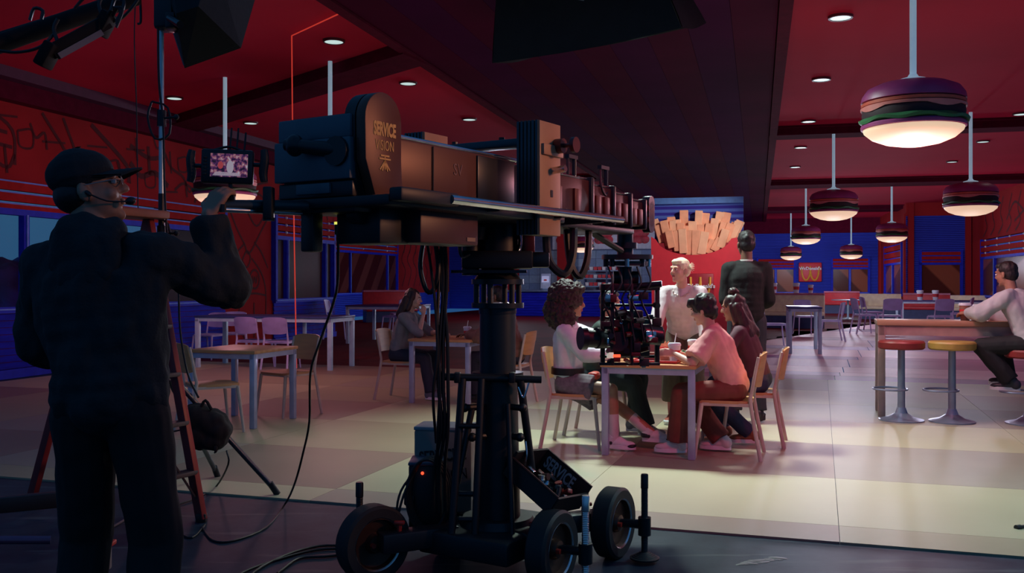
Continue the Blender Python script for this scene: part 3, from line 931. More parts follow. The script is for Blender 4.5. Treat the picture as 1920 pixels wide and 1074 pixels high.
# ---- wall sign on the far wall
wp = to_room(at(1521, 510, 44.5)); SA = wp.x
t = thing('wall_sign', RM(SA, BW - 0.1, 1.4), 'square red wall sign with gold W and white lettering on the far blue wall', 'sign')
m2 = MB(ROOM); m2.rbox((SA, BW - 0.12, 1.85), (1.05, 0.14, 0.92), 0.06); m2.build('sign_plate', KR, t)
MW = ROOM @ Matrix.Translation((SA, BW - 0.23, 1.80)) @ Matrix.Rotation(math.pi / 2, 4, 'X')
arches(MW, 0.78, 0.66, 0.045).build('gold_w', GOLD, t)
text_mb("WcDonald's", 0.20, 0.01, MW @ Matrix.Translation((0, 0.22, 0.06)), bold=0.006).build('sign_lettering', WHITE, t, smooth=False)

# ---- service counter and kitchen between the crane and the kiosk
KT = mat('kitchen_tile_blue', (0.16, 0.28, 0.48), 0.35, vary=0.1)
KD = mat('kitchen_dark_blue', (0.04, 0.07, 0.20), 0.4)
KS = mat('counter_slate', (0.10, 0.16, 0.30), 0.3)
CA = to_room(at(1110, 545, 38.0))
ca, cb = CA.x, CA.y
kw = thing('wall_back', RM(ca, cb + 4), 'pale blue tiled kitchen wall behind the service counter', None, kind='structure')
KTA = [KT, mat('kitchen_tile_blue_b', (0.20, 0.33, 0.52), 0.35, vary=0.1), mat('kitchen_tile_blue_c', (0.12, 0.22, 0.44), 0.35, vary=0.1)]
m2 = MB(ROOM); m2.box((ca, cb + 4.1, 2.2), (8.0, 0.2, 4.4)); m2.build('wall_core', KD, kw, smooth=False)
tm = {}
for r in range(5):
    for c in range(16):
        m2 = MB(ROOM); m2.box((ca - 3.75 + c * 0.5, cb + 3.98, 1.15 + r * 0.36), (0.485, 0.05, 0.345))
        m2.build('wall_tile', KTA[(r * 7 + c * 5 + (r * c) % 4) % 3], kw, smooth=False)
for a in (-4.2, -1.75):
    m2 = MB(ROOM); m2.box((ca + a, cb + 3.4, 2.2), (0.55, 0.9, 4.4)); m2.build('red_pillar', RED_WALL, kw, smooth=False)
sc_ = thing('service_counter', RM(ca, cb), 'dark blue boarded service counter with pale top', 'counter')
for i in range(9):
    m2 = MB(ROOM); m2.box((ca, cb - 0.02, 0.08 + i * 0.105), (7.6, 0.06, 0.095), rot=(0.1, 0, 0)); m2.build('clapboard', BLUE_BOARD, sc_, smooth=False)
m2 = MB(ROOM); m2.box((ca, cb + 0.45, 0.5), (7.6, 0.86, 1.0)); m2.build('body', KD, sc_, smooth=False)
m2 = MB(ROOM); m2.rbox((ca, cb + 0.4, 1.03), (7.8, 1.15, 0.07), 0.02); m2.build('counter_top', KS, sc_)
PAPER = mat('menu_poster', (0.62, 0.70, 0.85), 0.4, vary=0.1)
PRED = mat('poster_food_red', (0.55, 0.05, 0.08), 0.5, vary=0.5, scale=4)
for i, (px, lab) in enumerate([(1200, 'menu board with red food picture beside the fries kiosk'), (1128, 'menu board above the counter behind the crane tip'), (1050, 'menu board above the counter behind the cable loops')]):
    q = to_room(at(px, 415, 40.0)); z = 3.55
    t = thing('menu_board', RM(q.x, cb + 3.3, z - 0.9), lab, 'menu board', group='menu boards')
    m2 = MB(ROOM); m2.rbox((q.x, cb + 3.5, z), (1.42, 0.1, 1.5), 0.03); m2.build('panel', PAPER, t)
    m2 = MB(ROOM); m2.box((q.x, cb + 3.44, z + 0.62), (1.42, 0.04, 0.26)); m2.build('header_strip', mat('menu_sky', (0.12, 0.3, 0.65), 0.4), t, smooth=False)
    m2 = MB(ROOM)
    for k in range(6): m2.ell((q.x - 0.35 + 0.22 * (k % 3), cb + 3.44, z - 0.35 + 0.3 * (k // 3)), (0.2, 0.03, 0.18), nu=10, nv=6)
    m2.build('food_picture', PRED, t)
for i, px in enumerate((1104, 1150)):
    q = to_room(at(px, 520, 39.0))
    t = thing('holding_shelf', RM(q.x, cb + 2.6, 0), ['steel holding shelf with red cartons behind the counter, left of two', 'steel holding shelf with red cartons behind the counter, right of two'][i], 'shelf', group='holding shelves')
    for k in range(3):
        m2 = MB(ROOM); m2.box((q.x, cb + 2.8, 1.2 + k * 0.33), (0.95, 0.5, 0.05)); sh = m2.build('shelf_board', KT, t, smooth=False)
        for j in range(5):
            m2 = MB(ROOM); m2.box((q.x - 0.36 + j * 0.18, cb + 2.65, 1.30 + k * 0.33), (0.13, 0.12, 0.14), taper=1.2); m2.build('carton', KR if (j + k) % 3 else WHITE, sh, smooth=False)
    for s in (-1, 1):
        m2 = MB(ROOM); m2.box((q.x + s * 0.47, cb + 2.8, 1.0), (0.04, 0.5, 2.0)); m2.build('upright', KD, t, smooth=False)
q = to_room(at(1011, 534, 37.6))
t = thing('order_terminal', RM(q.x, cb + 0.3, 1.065), 'pale blue order terminal standing on the counter', 'terminal')
m2 = MB(ROOM); m2.rbox((q.x, cb + 0.3, 1.10), (0.26, 0.26, 0.07), 0.02); m2.build('base', KT, t)
m2 = MB(ROOM); m2.rbox((q.x, cb + 0.28, 1.42), (0.40, 0.10, 0.62), 0.03, rot=(-0.2, 0, 0)); m2.build('case', mat('terminal_case', (0.4, 0.5, 0.7), 0.4), t)
m2 = MB(ROOM); m2.box((q.x, cb + 0.215, 1.50), (0.30, 0.02, 0.26), rot=(-0.2, 0, 0)); m2.build('screen', mat('terminal_screen', (0.5, 0.5, 0.7), 0.3, emit=(0.25, 0.3, 0.5), estr=0.5), t, smooth=False)
m2 = MB(ROOM); m2.ell((q.x, cb + 0.20, 1.45), (0.08, 0.01, 0.05)); m2.build('screen_mark', KR, t)
# small W panel by the column
q = to_room(at(885, 545, 40.0))
m2 = MB(ROOM); m2.rbox((q.x, BW - 0.10, 1.05), (0.75, 0.1, 0.42), 0.03)
tag(m2.build('wall_plaque', SAUCE), 'small orange wall plaque behind the crane column', 'plaque')

# ---- tables and chairs
WOODT = two_tone('table_wood_top', (0.60, 0.30, 0.14), (0.66, 0.35, 0.17), 3.0, 0.4, axis='Y', dist=3.0)
FRAMEB = mat('frame_blue_grey', (0.42, 0.46, 0.66), 0.35, 0.2)
CH_WOOD = mat('chair_ply', (0.62, 0.30, 0.13), 0.45, vary=0.08, scale=4, stretch=(1, 1, 6))
CH_LEG = mat('chair_leg_cream', (0.62, 0.48, 0.42), 0.4)
V_TOP = mat('far_table_navy', (0.05, 0.07, 0.24), 0.35)
V_LEG = mat('far_leg_sky', (0.55, 0.78, 1.0), 0.4)
V_CH = mat('far_chair_lilac', (0.50, 0.42, 0.80), 0.5)
V_CHL = mat('far_chair_leg_lilac', (0.68, 0.60, 0.95), 0.4)

def table(name, loc, rz, wx, wy, h, label, top, leg, th=0.03, lw=0.055, group=None, apron=0.05):
    t = thing(name, (0, 0, 0), label, 'table', group=group)
    MB().rbox((wx / 2, wy / 2, h - th / 2), (wx + 0.02, wy + 0.02, th), 0.006).build('table_top', top, t)
    ap = MB()
    for (c, s) in (((wx / 2, lw / 2, h - th - apron / 2), (wx, lw * 0.8, apron)), ((wx / 2, wy - lw / 2, h - th - apron / 2), (wx, lw * 0.8, apron)),
                   ((lw / 2, wy / 2, h - th - apron / 2), (lw * 0.8, wy, apron)), ((wx - lw / 2, wy / 2, h - th - apron / 2), (lw * 0.8, wy, apron))):
        ap.box(c, s)
    ap.build('apron', leg, t, smooth=False)
    for x in (lw / 2, wx - lw / 2):
        for y in (lw / 2, wy - lw / 2):
            MB().rbox((x, y, (h - th) / 2), (lw, lw, h - th), 0.006).build('leg', leg, t)
    return place(t, loc, rz)

def chair_proto(seat_m, leg_m, name='dining_chair'):
    """faces +y; back posts run up from the rear legs; shell back"""
    t = thing(name, (0, 0, 0), 'x', 'chair')
    s = MB()
    n = 10
    # seat : gently dished rounded board
    vs, fs = [], []
    for side, dz in ((0, 0.0), (1, -0.022)):
        for i in range(n + 1):
            for j in range(n + 1):
                x = (i / n - 0.5); y = (j / n - 0.5)
                rx = 0.41 * x * (1 - 0.10 * abs(2 * y) ** 4); ry = 0.42 * y * (1 - 0.08 * abs(2 * x) ** 4)
                vs.append((rx, ry, 0.455 + dz - 0.012 * (1 - 4 * x * x) * (1 - 4 * y * y) - (0.02 * max(0, 2 * y - 0.6) ** 2)))
    m = (n + 1) * (n + 1)
    for i in range(n):
        for j in range(n):
            a = i * (n + 1) + j
            fs.append((a, a + n + 1, a + n + 2, a + 1)); fs.append((m + a, m + a + 1, m + a + n + 2, m + a + n + 1))
    ring = [i * (n + 1) for i in range(n + 1)] + [n * (n + 1) + j for j in range(1, n + 1)] + [i * (n + 1) + n for i in range(n - 1, -1, -1)] + [j for j in range(n - 1, 0, -1)]
    for k in range(len(ring)):
        a, b = ring[k], ring[(k + 1) % len(ring)]
        fs.append((a, m + a, m + b, b))
    s.add(vs, fs); s.build('seat', seat_m, t, fix=True)
    # back shell curved round the sitter
    vs, fs = [], []
    nu, nv = 12, 8
    for side in (0, 1):
        for i in range(nu + 1):
            for j in range(nv + 1):
                u = i / nu * 2 - 1; v = j / nv
                z = 0.56 + 0.27 * v
                w = 0.205 * (1 - 0.06 * (2 * v - 1) ** 4)
                y = -0.225 - 0.045 * v - 0.035 * (1 - u * u) - side * 0.014
                vs.append((u * w, y, z - 0.018 * u ** 4 * (1 if v > 0.5 else -1)))
    m = (nu + 1) * (nv + 1)
    for i in range(nu):
        for j in range(nv):
            a = i * (nv + 1) + j
            fs.append((a, a + 1, a + nv + 2, a + nv + 1)); fs.append((m + a, m + a + nv + 1, m + a + nv + 2, m + a + 1))
    ring = [i * (nv + 1) for i in range(nu + 1)] + [nu * (nv + 1) + j for j in range(1, nv + 1)] + [i * (nv + 1) + nv for i in range(nu - 1, -1, -1)] + [j for j in range(nv - 1, 0, -1)]
    for k in range(len(ring)):
        a, b = ring[k], ring[(k + 1) % len(ring)]
        fs.append((a, m + a, m + b, b))
    b = MB(); b.add(vs, fs); b.build('backrest', seat_m, t, fix=True)
    for sx in (-1, 1):
        MB().tube([(sx * 0.225, -0.28, 0.0), (sx * 0.205, -0.205, 0.42), (sx * 0.2, -0.215, 0.55), (sx * 0.2, -0.262, 0.80)], lambda q: 0.017 - 0.004 * q, n=8, smooth=3).build('rear_leg', leg_m, t)
        MB().tube([(sx * 0.22, 0.225, 0.0), (sx * 0.195, 0.175, 0.43)], lambda q: 0.013 + 0.005 * q, n=8, smooth=0).build('front_leg', leg_m, t)
    fr = MB()
    for y in (-0.185, 0.165): fr.bar((-0.19, y, 0.425), (0.19, y, 0.425), 0.025, 0.025)
    for sx in (-1, 1): fr.bar((sx * 0.19, -0.19, 0.425), (sx * 0.19, 0.17, 0.425), 0.025, 0.025)
    fr.build('seat_frame', leg_m, t, smooth=False)
    return t

CHAIR, FCHAIR = chair_proto(CH_WOOD, CH_LEG), chair_proto(V_CH, V_CHL, 'lilac_chair')
used = set()
def chair(proto, loc, face, label, group):
    """face = direction the sitter looks, degrees from +y clockwise"""
    if proto.name in used:
        o = copy_tree(proto)
    else:
        o = proto; used.add(proto.name)
    place(o, loc, -math.radians(face))
    return tag(o, label, 'chair', group)

SD = 17.8
def stv(p, a, b):        # offset in the set frame from a world point
    return Vector(p) + (SETM.to_3x3() @ Vector((a, b, 0)))

# main table
MT = Vector((0.715, 7.68, TZ))
table('dining_table', MT, SET_RZ, 0.74, 1.55, 0.735, 'long blue-legged table with the group of friends sitting round it', WOODT, FRAMEB)
g = 'plywood chairs on the beige floor'
C1 = stv(MT, -0.28, 0.40); chair(CHAIR, C1, SD + 90, 'plywood chair under the curly haired woman in the pleated skirt', g)
C2 = stv(MT, -0.26, 1.10); chair(CHAIR, C2, SD + 90, 'plywood chair at the long table under the person hidden behind the hanging camera', g)
C3 = stv(MT, 0.95, 0.33); chair(CHAIR, C3, SD - 90, 'plywood chair under the man in the pink shirt', g)
C4 = stv(MT, 1.10, 0.98); chair(CHAIR, C4, SD - 90, 'plywood chair under the long haired woman with a hair bun', g)
# left empty table
LT = Vector((-3.13, 9.26, TZ))
table('dining_table', LT, SET_RZ, 0.74, 0.77, 0.735, 'empty wooden topped table left of the crane', WOODT, FRAMEB)
chair(CHAIR, stv(LT, 0.44, -0.23), SD + 38, 'empty plywood chair half turned, nearest the sandbag', g)
chair(CHAIR, stv(LT, 0.50, 0.98), SD + 180 + 20, 'empty plywood chair on the far side of the empty table', g)
# table behind the column
PT = Vector((-1.18, 10.98, TZ))
table('dining_table', PT, SET_RZ, 0.74, 0.77, 0.735, 'wooden topped table with two people behind the crane column', WOODT, FRAMEB)
C5 = stv(PT, -0.24, 0.40); chair(CHAIR, C5, SD + 90, 'plywood chair under the woman resting her chin on her hand', g)
C6 = stv(PT, 1.08, 0.36); chair(CHAIR, C6, SD - 90, 'plywood chair under the man in the brown jacket', g)
C7 = at(975, 640, 10.2); C7 = Vector((0.62, 10.55, TZ))

# far furniture (beyond the beige floor)
def ftable(px, y, wx, wy, label, rz=ROOM_RZ, h=0.76):
    p = on_floor(px, y); p.z = 0.010
    return table('far_table', p, rz, wx, wy, h, label, V_TOP, V_LEG, lw=0.07, group='navy tables in the far dining room', apron=0.06)
gf = 'lilac chairs in the far dining room'
ftable(365, 690, 2.4, 0.9, 'long navy table behind the empty plywood chairs', h=0.84)
for px, y, f, lab in ((392, 674, 200, 'lilac chair at the far left of the long navy table'), (440, 670, 165, 'lilac chair second from the left at the long navy table'),
                      (478, 690, 20, 'lilac chair third from the left, back turned to the lens'), (528, 692, 12, 'lilac chair at the right end of the long navy table')):
    p = on_floor(px, y); p.z = 0.010; chair(FCHAIR, p, f, lab, gf)
ftable(648, 645, 1.45, 1.6, 'navy table with sky blue legs in front of the red booth', h=0.86)
for px, y, f, lab in ((634, 636, 95, 'lilac chair facing right at the navy table by the red booth'), (738, 630, -70, 'lilac chair facing left at the navy table by the red booth'), (748, 622, -110, 'lilac chair behind another one, near the woman with her chin on her hand')):
    p = on_floor(px, y); p.z = 0.010; o = chair(FCHAIR, p, f, lab, gf); o.scale = (1.08, 1.08, 1.15)
ftable(1478, 664, 0.62, 1.5, 'tall sky blue legged table behind the man in the black sweater', h=0.90)
for px, y, f, lab in ((1452, 650, 95, 'lilac chair left of the tall sky blue legged table'), (1556, 640, -80, 'lilac chair right of the tall sky blue legged table'), (1510, 628, 180, 'lilac chair behind the tall sky blue legged table')):
    p = on_floor(px, y); p.z = 0.010; o = chair(FCHAIR, p, f, lab, gf); o.scale = (1.1, 1.1, 1.1)
ftable(1690, 612, 2.6, 1.3, 'wide navy table under the cream bench back', h=0.80)
for px, y, f, lab in ((1622, 626, 90, 'lilac chair left of the wide navy table'), (1636, 618, 95, 'lilac chair just behind the left one at the wide navy table'), (1668, 628, 5, 'lilac chair with its back to the lens at the wide navy table'), (1762, 630, 0, 'lilac chair with its back to the lens right of the stools'), (1800, 622, -60, 'lilac chair beside the seated man at the right edge')):
    p = on_floor(px, y); p.z = 0.010; o = chair(FCHAIR, p, f, lab, gf); o.scale = (1.15, 1.15, 1.15)

# pedestal tables
def ped(px, y, label, r=0.34, h=0.78):
    p = on_floor(px, y); p.z = 0.01
    t = thing('pedestal_table', p, label, 'table', group='small pedestal tables')
    M = Matrix.Translation(p)
    MB().lathe([(0.0, h - 0.03), (r, h - 0.03), (r, h), (0.0, h)], 28, M).build('table_top', V_LEG, t)
    MB().lathe([(0.04, 0.03), (0.04, h - 0.03)], 12, M).build('column', V_LEG, t)
    MB().lathe([(0.22, 0.0), (0.22, 0.015), (0.06, 0.04), (0.04, 0.08)], 24, M).build('base', V_LEG, t)
ped(571, 664, 'small sky blue pedestal table beside the red booth end', 0.36, 0.66)
ped(594, 612, 'small sky blue pedestal table further back by the alcove window', 0.5, 0.66)
ped(1590, 598, 'small pedestal table before the far red bench', 0.6, 0.72)

# benches
CREAM = mat('bench_cream', (0.95, 0.82, 0.56), 0.5)
BRED = mat('bench_red', (0.62, 0.035, 0.05), 0.45)
BPINK = mat('bench_rail_pink', (0.62, 0.20, 0.32), 0.5)
def bench(label, p0, p1, z0, z1, m, top=None, dep=0.5):
    p0, p1 = Vector(p0), Vector(p1)
    c = (p0 + p1) / 2
    d = (p1 - p0).normalized(); n = Vector((d.y, -d.x, 0))
    t = thing('booth_bench', (c.x, c.y, 0.01), label, 'bench', group='booth benches')
    m2 = MB(); m2.bar(p0 + Vector((0, 0, (z0 + z1) / 2)), p1 + Vector((0, 0, (z0 + z1) / 2)), 0.14, z1 - z0); m2.build('backrest', m, t, bevel=0.02)
    q = n * dep * 0.5
    m2 = MB(); m2.bar(p0 + q + Vector((0, 0, 0.44)), p1 + q + Vector((0, 0, 0.44)), dep, 0.12); m2.build('seat', m, t, bevel=0.03)
    m2 = MB(); m2.bar(p0 + q * 0.9 + Vector((0, 0, 0.2)), p1 + q * 0.9 + Vector((0, 0, 0.2)), dep * 0.8, 0.38); m2.build('plinth', KD, t, smooth=False)
    if top:
        m2 = MB(); m2.bar(p0 + Vector((0, 0, z1 + 0.03)), p1 + Vector((0, 0, z1 + 0.03)), 0.2, 0.06); m2.build('top_rail', top, t, smooth=False)
fb = lambda px, d: Vector(((px - CX) / F_PX * d, d, 0))
bench('long red bench under the far windows', fb(1545, 42.5), fb(1612, 42.0), 0.4, 0.92, BRED, BPINK)
bench('cream bench back between two red ones', fb(1612, 36.2), fb(1690, 35.6), 0.3, 0.95, CREAM)
bench('red bench with cups on it under the near blue wall', fb(1693, 35.6), fb(1782, 34.9), 0.35, 0.92, BRED, BPINK)
bench('cream bench back beside the seated man at the right', fb(1782, 34.2), fb(1850, 33.6), 0.3, 0.92, CREAM)
bench('pink topped partition bench behind the man in the black sweater', fb(1425, 29.5), fb(1546, 28.6), 0.3, 1.0, CREAM, mat('partition_pink', (0.55, 0.16, 0.27), 0.5))
bench('red booth bench behind the navy table in the alcove', fb(680, 33.0), fb(775, 33.8), 0.45, 1.05, BRED, BPINK)
bench('red booth end beside the small pedestal table', fb(553, 24.2), fb(584, 24.4), 0.55, 0.95, BRED)
bench('narrow red booth end below the alcove window', fb(575, 29.0), fb(592, 29.2), 0.45, 1.05, BRED)

# cups on the far benches and tables
CUPW = mat('cup_white', (0.75, 0.80, 0.90), 0.4)
CUPR = mat('cup_red', (0.65, 0.04, 0.05), 0.4)
STRAW = mat('straw_white', (0.85, 0.85, 0.85), 0.4)
def cup_at(p, s, label, lid=True, straw=True, body=None, name='drink_cup'):
    t = thing(name, p, label, 'cup')
    M = Matrix.Translation(p) @ Matrix.Scale(s, 4)
    MB().lathe([(0.032, 0.0), (0.044, 0.125), (0.0, 0.125)], 20, M).build('cup_body', body or CUPW, t)
    if lid: MB().lathe([(0.047, 0.118), (0.047, 0.128), (0.040, 0.138), (0.0, 0.138)], 20, M).build('lid', CUPW, t)
    MB().lathe([(0.0375, 0.045), (0.0415, 0.088)], 20, M).build('red_mark', CUPR, t)
    if straw:
        m2 = MB(M); m2.cyl((0, 0, 0.13), (0.012, 0.0, 0.205), 0.004, n=8); m2.build('straw', STRAW, t)
    return t
for px, z, d, s, lab in ((1451, 1.06, 29.3, 2.2, 'white cup on the pink partition, left of three'), (1493, 1.06, 29.0, 2.2, 'white cup on the pink partition, middle of three'), (1520, 1.06, 28.8, 1.8, 'white cup on the pink partition, right of three'),
                         (1725, 0.812, 30.6, 2.3, 'white cup on the wide navy table, left of two'), (1754, 0.812, 30.6, 2.3, 'white cup on the wide navy table, right of two'), (768, 0.872, 21.9, 1.7, 'white cup with straw on the navy table behind the thinking woman')):
    p = fb(px, d)
    cup_at((p.x, p.y, z), s, lab, straw=('straw' in lab))
# ================================================================== CAMERA CRANE
OX, OY = -0.07, 4.69
CRM = Matrix(((0.8476, 0.5306, 0, OX), (-0.5306, 0.8476, 0, OY), (0, 0, 1, 0), (0, 0, 0, 1)))
crane = thing('camera_crane', (OX, OY, 0), 'large black telescopic camera crane on a wheeled dolly in the foreground', 'camera crane')
TAILM = mat('crane_tail_grey', (0.075, 0.115, 0.15), 0.45, 0.2, vary=0.08)
BROWN = mat('crane_side_bronze', (0.12, 0.038, 0.024), 0.42, 0.2, vary=0.12, scale=3)
TAN = mat('crane_upright_tan', (0.42, 0.22, 0.13), 0.5, vary=0.06)
RIB = mat('crane_rib_teal', (0.05, 0.075, 0.09), 0.35, 0.5)
GOLDT = mat('stencil_gold', (0.75, 0.42, 0.12), 0.5)
CHROME = mat('chrome', (0.75, 0.77, 0.78), 0.22, 1.0)
KNOB = mat('knob_dark_red', (0.10, 0.012, 0.012), 0.35)
LEDR = mat('led_red', (0.8, 0.05, 0.02), 0.4, emit=(1.0, 0.08, 0.03), estr=2.0)
LEDY = mat('led_yellow', (0.8, 0.8, 0.1), 0.4, emit=(0.9, 0.9, 0.15), estr=1.0)
REDK = mat('red_clamp', (0.45, 0.03, 0.02), 0.4)

def C(): return MB(CRM)

# tail box, stepped end plates, handle
m = C(); m.rbox((0, -1.15, 1.88), (0.37, 0.20, 0.27), 0.012); m.build('tail_box', BLACKM, crane)
m = C(); m.rbox((0.0, -1.262, 1.975), (0.365, 0.03, 0.085), 0.006); m.build('tail_plate', TAILM, crane)
m = C(); m.rbox((-0.004, -1.268, 1.855), (0.385, 0.035, 0.155), 0.006); m.build('tail_plate', TAILM, crane)
m = C(); m.rbox((0, -1.24, 1.745), (0.375, 0.06, 0.06), 0.006); m.build('tail_foot', BLACKM, crane)
m = C(); m.rbox((0.0, -1.272, 1.748), (0.17, 0.02, 0.04), 0.004); m.build('tail_label_plate', TAILM, crane)
m = C(); m.box((0, -1.15, 2.02), (0.30, 0.18, 0.012)); m.build('tail_lid', BLACK, crane, smooth=False)
m = C(); m.cyl((0.12, -1.27, 1.885), (-0.02, -1.325, 1.905), 0.030, 0.026); hd = m.build('crank_arm', BLACK, crane)
m = C(); m.ell((-0.04, -1.332, 1.908), (0.036, 0.036, 0.042)); m.cyl((-0.075, -1.345, 1.912), (-0.04, -1.332, 1.908), 0.022, 0.034); m.build('crank_knob', BLACKM, hd)
m = C(); m.cyl((0.13, -1.265, 1.88), (0.13, -1.30, 1.88), 0.055); m.build('crank_hub', BLACK, hd)
# round-topped badge plate
pl = []
for i in range(17):
    a = math.pi * i / 16
    pl.append((-1.16 + 0.105 * math.cos(a), 2.00 + 0.105 * math.sin(a)))
pl += [(-1.262, 1.85), (-1.20, 1.70), (-1.045, 1.70), (-1.055, 1.85)]
PM = CRM @ Matrix(((0, 0, 1, 0.20), (1, 0, 0, 0), (0, 1, 0, 0), (0, 0, 0, 1)))
m = MB(); m.prism(pl, 0.045, PM); badge = m.build('badge_plate', BROWN, crane, smooth=True, fix=True, bevel=0.003)
m = MB(); m.prism([(x * 1.0, z) for x, z in [(q[0], q[1]) for q in pl]], 0.05, PM @ Matrix.Translation((0, 0, -0.055))); m.build('badge_core', BLACK, crane, fix=True)
def side_text(s, size, y, z, mt, par, sx=1.0, x=0.2458, bold=0.0):
    T = CRM @ Matrix.Translation((x, y, z)) @ Matrix(((0, 0, 1, 0), (1, 0, 0, 0), (0, 1, 0, 0), (0, 0, 0, 1)))
    return text_mb(s, size, 0.001, T, sx=sx, bold=bold).build('lettering', mt, par, smooth=False)
side_text('SERVICE', 0.068, -1.155, 1.965, GOLDT, badge, 0.52, bold=0.003)
side_text('VISION', 0.055, -1.155, 1.905, GOLDT, badge, 0.62)
m = MB()
T = CRM @ Matrix.Translation((0.2465, -1.155, 1.845)) @ Matrix(((0, 0, 1, 0), (1, 0, 0, 0), (0, 1, 0, 0), (0, 0, 0, 1)))
m.box((0, 0.024, 0), (0.05, 0.006, 0.002)); m.box((0, 0.012, 0), (0.066, 0.006, 0.002)); m.box((0, 0, 0), (0.006, 0.055, 0.002))
for a in (0.7, -0.7, 0.35, -0.35): m.box((math.sin(a) * 0.022, -0.012, 0), (0.006, 0.045, 0.002), rot=(0, 0, a))
m2 = MB(T); m2.add(m.v, m.f); m2.build('emblem', GOLDT, badge, smooth=False)
# housing
m = C(); m.rbox((0, -0.62, 1.85), (0.40, 0.86, 0.22), 0.012); m.build('arm_housing', BROWN, crane)
m = C(); m.rbox((0.203, -0.33, 1.855), (0.012, 0.30, 0.19), 0.004); m.build('dark_cover', BLACKM, crane)
m = C(); m.rbox((0.205, -0.80, 1.85), (0.006, 0.004, 0.20), 0.001); m.build('panel_seam', BLACK, crane, smooth=False)
m = C(); m.cyl((0.185, -1.05, 1.965), (0.185, 0.05, 1.965), 0.010); m.build('housing_edge_rail', CHROME, crane)
m = C(); m.rbox((0.0, -0.15, 1.85), (0.34, 0.75, 0.20), 0.01); m.build('arm_mid_section', BLACKM, crane)
side_text('SV', 0.07, -0.62, 1.87, mat('faint_print', (0.22, 0.11, 0.10), 0.5), crane, 0.9, x=0.2012)
# telescopic sections
z0, w = 1.845, 0.30
for i, (ya, yb, hw, hh) in enumerate(((0.15, 0.72, 0.135, 0.105), (0.72, 1.02, 0.12, 0.095), (1.02, 1.28, 0.105, 0.085), (1.28, 1.52, 0.09, 0.075))):
    m = C(); m.rbox((0, (ya + yb) / 2, z0 - 0.01 * i), (2 * hw, yb - ya + 0.02, 2 * hh), 0.006); sec = m.build('arm_section', mat('arm_section_bronze', (0.085, 0.032, 0.028), 0.4, 0.3), crane)
    m = C(); m.rbox((0, yb, z0 - 0.01 * i), (2 * hw + 0.035, 0.035, 2 * hh + 0.035), 0.006); m.build('collar', BLACKM, sec)
    for k in range(2):
        m = C(); m.rbox((hw + 0.006, ya + (yb - ya) * (0.35 + 0.35 * k), z0 - 0.02 - 0.01 * i), (0.02, 0.06, hh * 1.3), 0.005); m.build('roller_block', BROWN, sec)
    m = C(); m.cyl((hw * 0.9, ya, z0 + hh - 0.01 * i + 0.008), (hw * 0.9, yb, z0 + hh - 0.01 * i + 0.008), 0.006, n=8); m.build('edge_rod', CHROME, sec)
for y, h in ((0.60, 0.12), (0.98, 0.10)):
    m = C(); m.cyl((0.10, y, 1.93), (0.10, y, 1.95 + h), 0.012, n=10); br = m.build('cable_guide', BLACKM, crane)
    m = C(); m.bar((0.10, y - 0.08, 1.945 + h), (0.10, y + 0.02, 1.945 + h), 0.025, 0.02); m.build('guide_cap', BLACK, br, smooth=False)
    m = C(); m.tube([(0.10, y - 0.07, 1.93 + h), (0.12, y - 0.10, 1.93), (0.12, y - 0.05, 1.89), (0.11, y, 1.92)], 0.008, n=6); m.build('guide_cable', CABLE, br)
# tip
m = C(); m.rbox((0, 1.58, 1.82), (0.17, 0.14, 0.18), 0.01); m.build('arm_tip', BLACKM, crane)
for i in range(5):
    m = C(); m.cyl((0.06, 1.60, 1.75 + i * 0.035), (0.11, 1.60, 1.75 + i * 0.035), 0.045, n=16); m.build('tip_fin', KNOB if i % 2 else BLACKM, crane)
# uprights and cross bar
for sx, yo in ((1, 0), (-1, 0)):
    x = 0.321 * sx
    m = C(); m.rbox((x + 0.012 * 1, -0.150, 1.866), (0.098, 0.190, 0.512), 0.003); up = m.build('upright', TAN, crane, label='tan side plate of the upright')
    for i in range(6):
        m = C(); m.box((x - 0.048 + 0.0195 * i, -0.249, 1.866), (0.012, 0.012, 0.512)); m.build('rib', RIB, up, smooth=False)
    m = C(); m.box((x - 0.045, -0.152, 1.866), (0.03, 0.186, 0.508)); m.build('upright_channel', BLACKM, up, smooth=False)
m = C(); m.rbox((0, -0.15, 2.04), (0.62, 0.10, 0.035), 0.006); cb_ = m.build('cross_bar', RIB, crane)
for x in (-0.15, 0.12):
    m = C(); m.cyl((x, -0.15, 2.055), (x, -0.15, 2.075), 0.014, n=10); m.build('cross_bar_bolt', BLACK, cb_)
m = C(); m.cyl((0.385, -0.10, 2.02), (0.425, -0.10, 2.02), 0.034); m.cyl((0.42, -0.10, 2.02), (0.47, -0.10, 2.02), 0.010, n=10); m.cyl((0.47, -0.10, 2.02), (0.49, -0.10, 2.02), 0.036); kn = m.build('clamp_knob', KNOB, crane)
m = C(); m.rbox((0.386, -0.14, 1.995), (0.02, 0.18, 0.05), 0.004); m.build('clamp_plate', TAN, kn)
m = C(); m.cyl((0.38, -0.13, 1.905), (0.45, -0.13, 1.912), 0.016, n=14); m.build('chrome_peg', CHROME, crane)
m = C(); m.box((0.3835, -0.14, 1.80), (0.004, 0.018, 0.032)); m.build('slot', BLACK, crane, smooth=False)
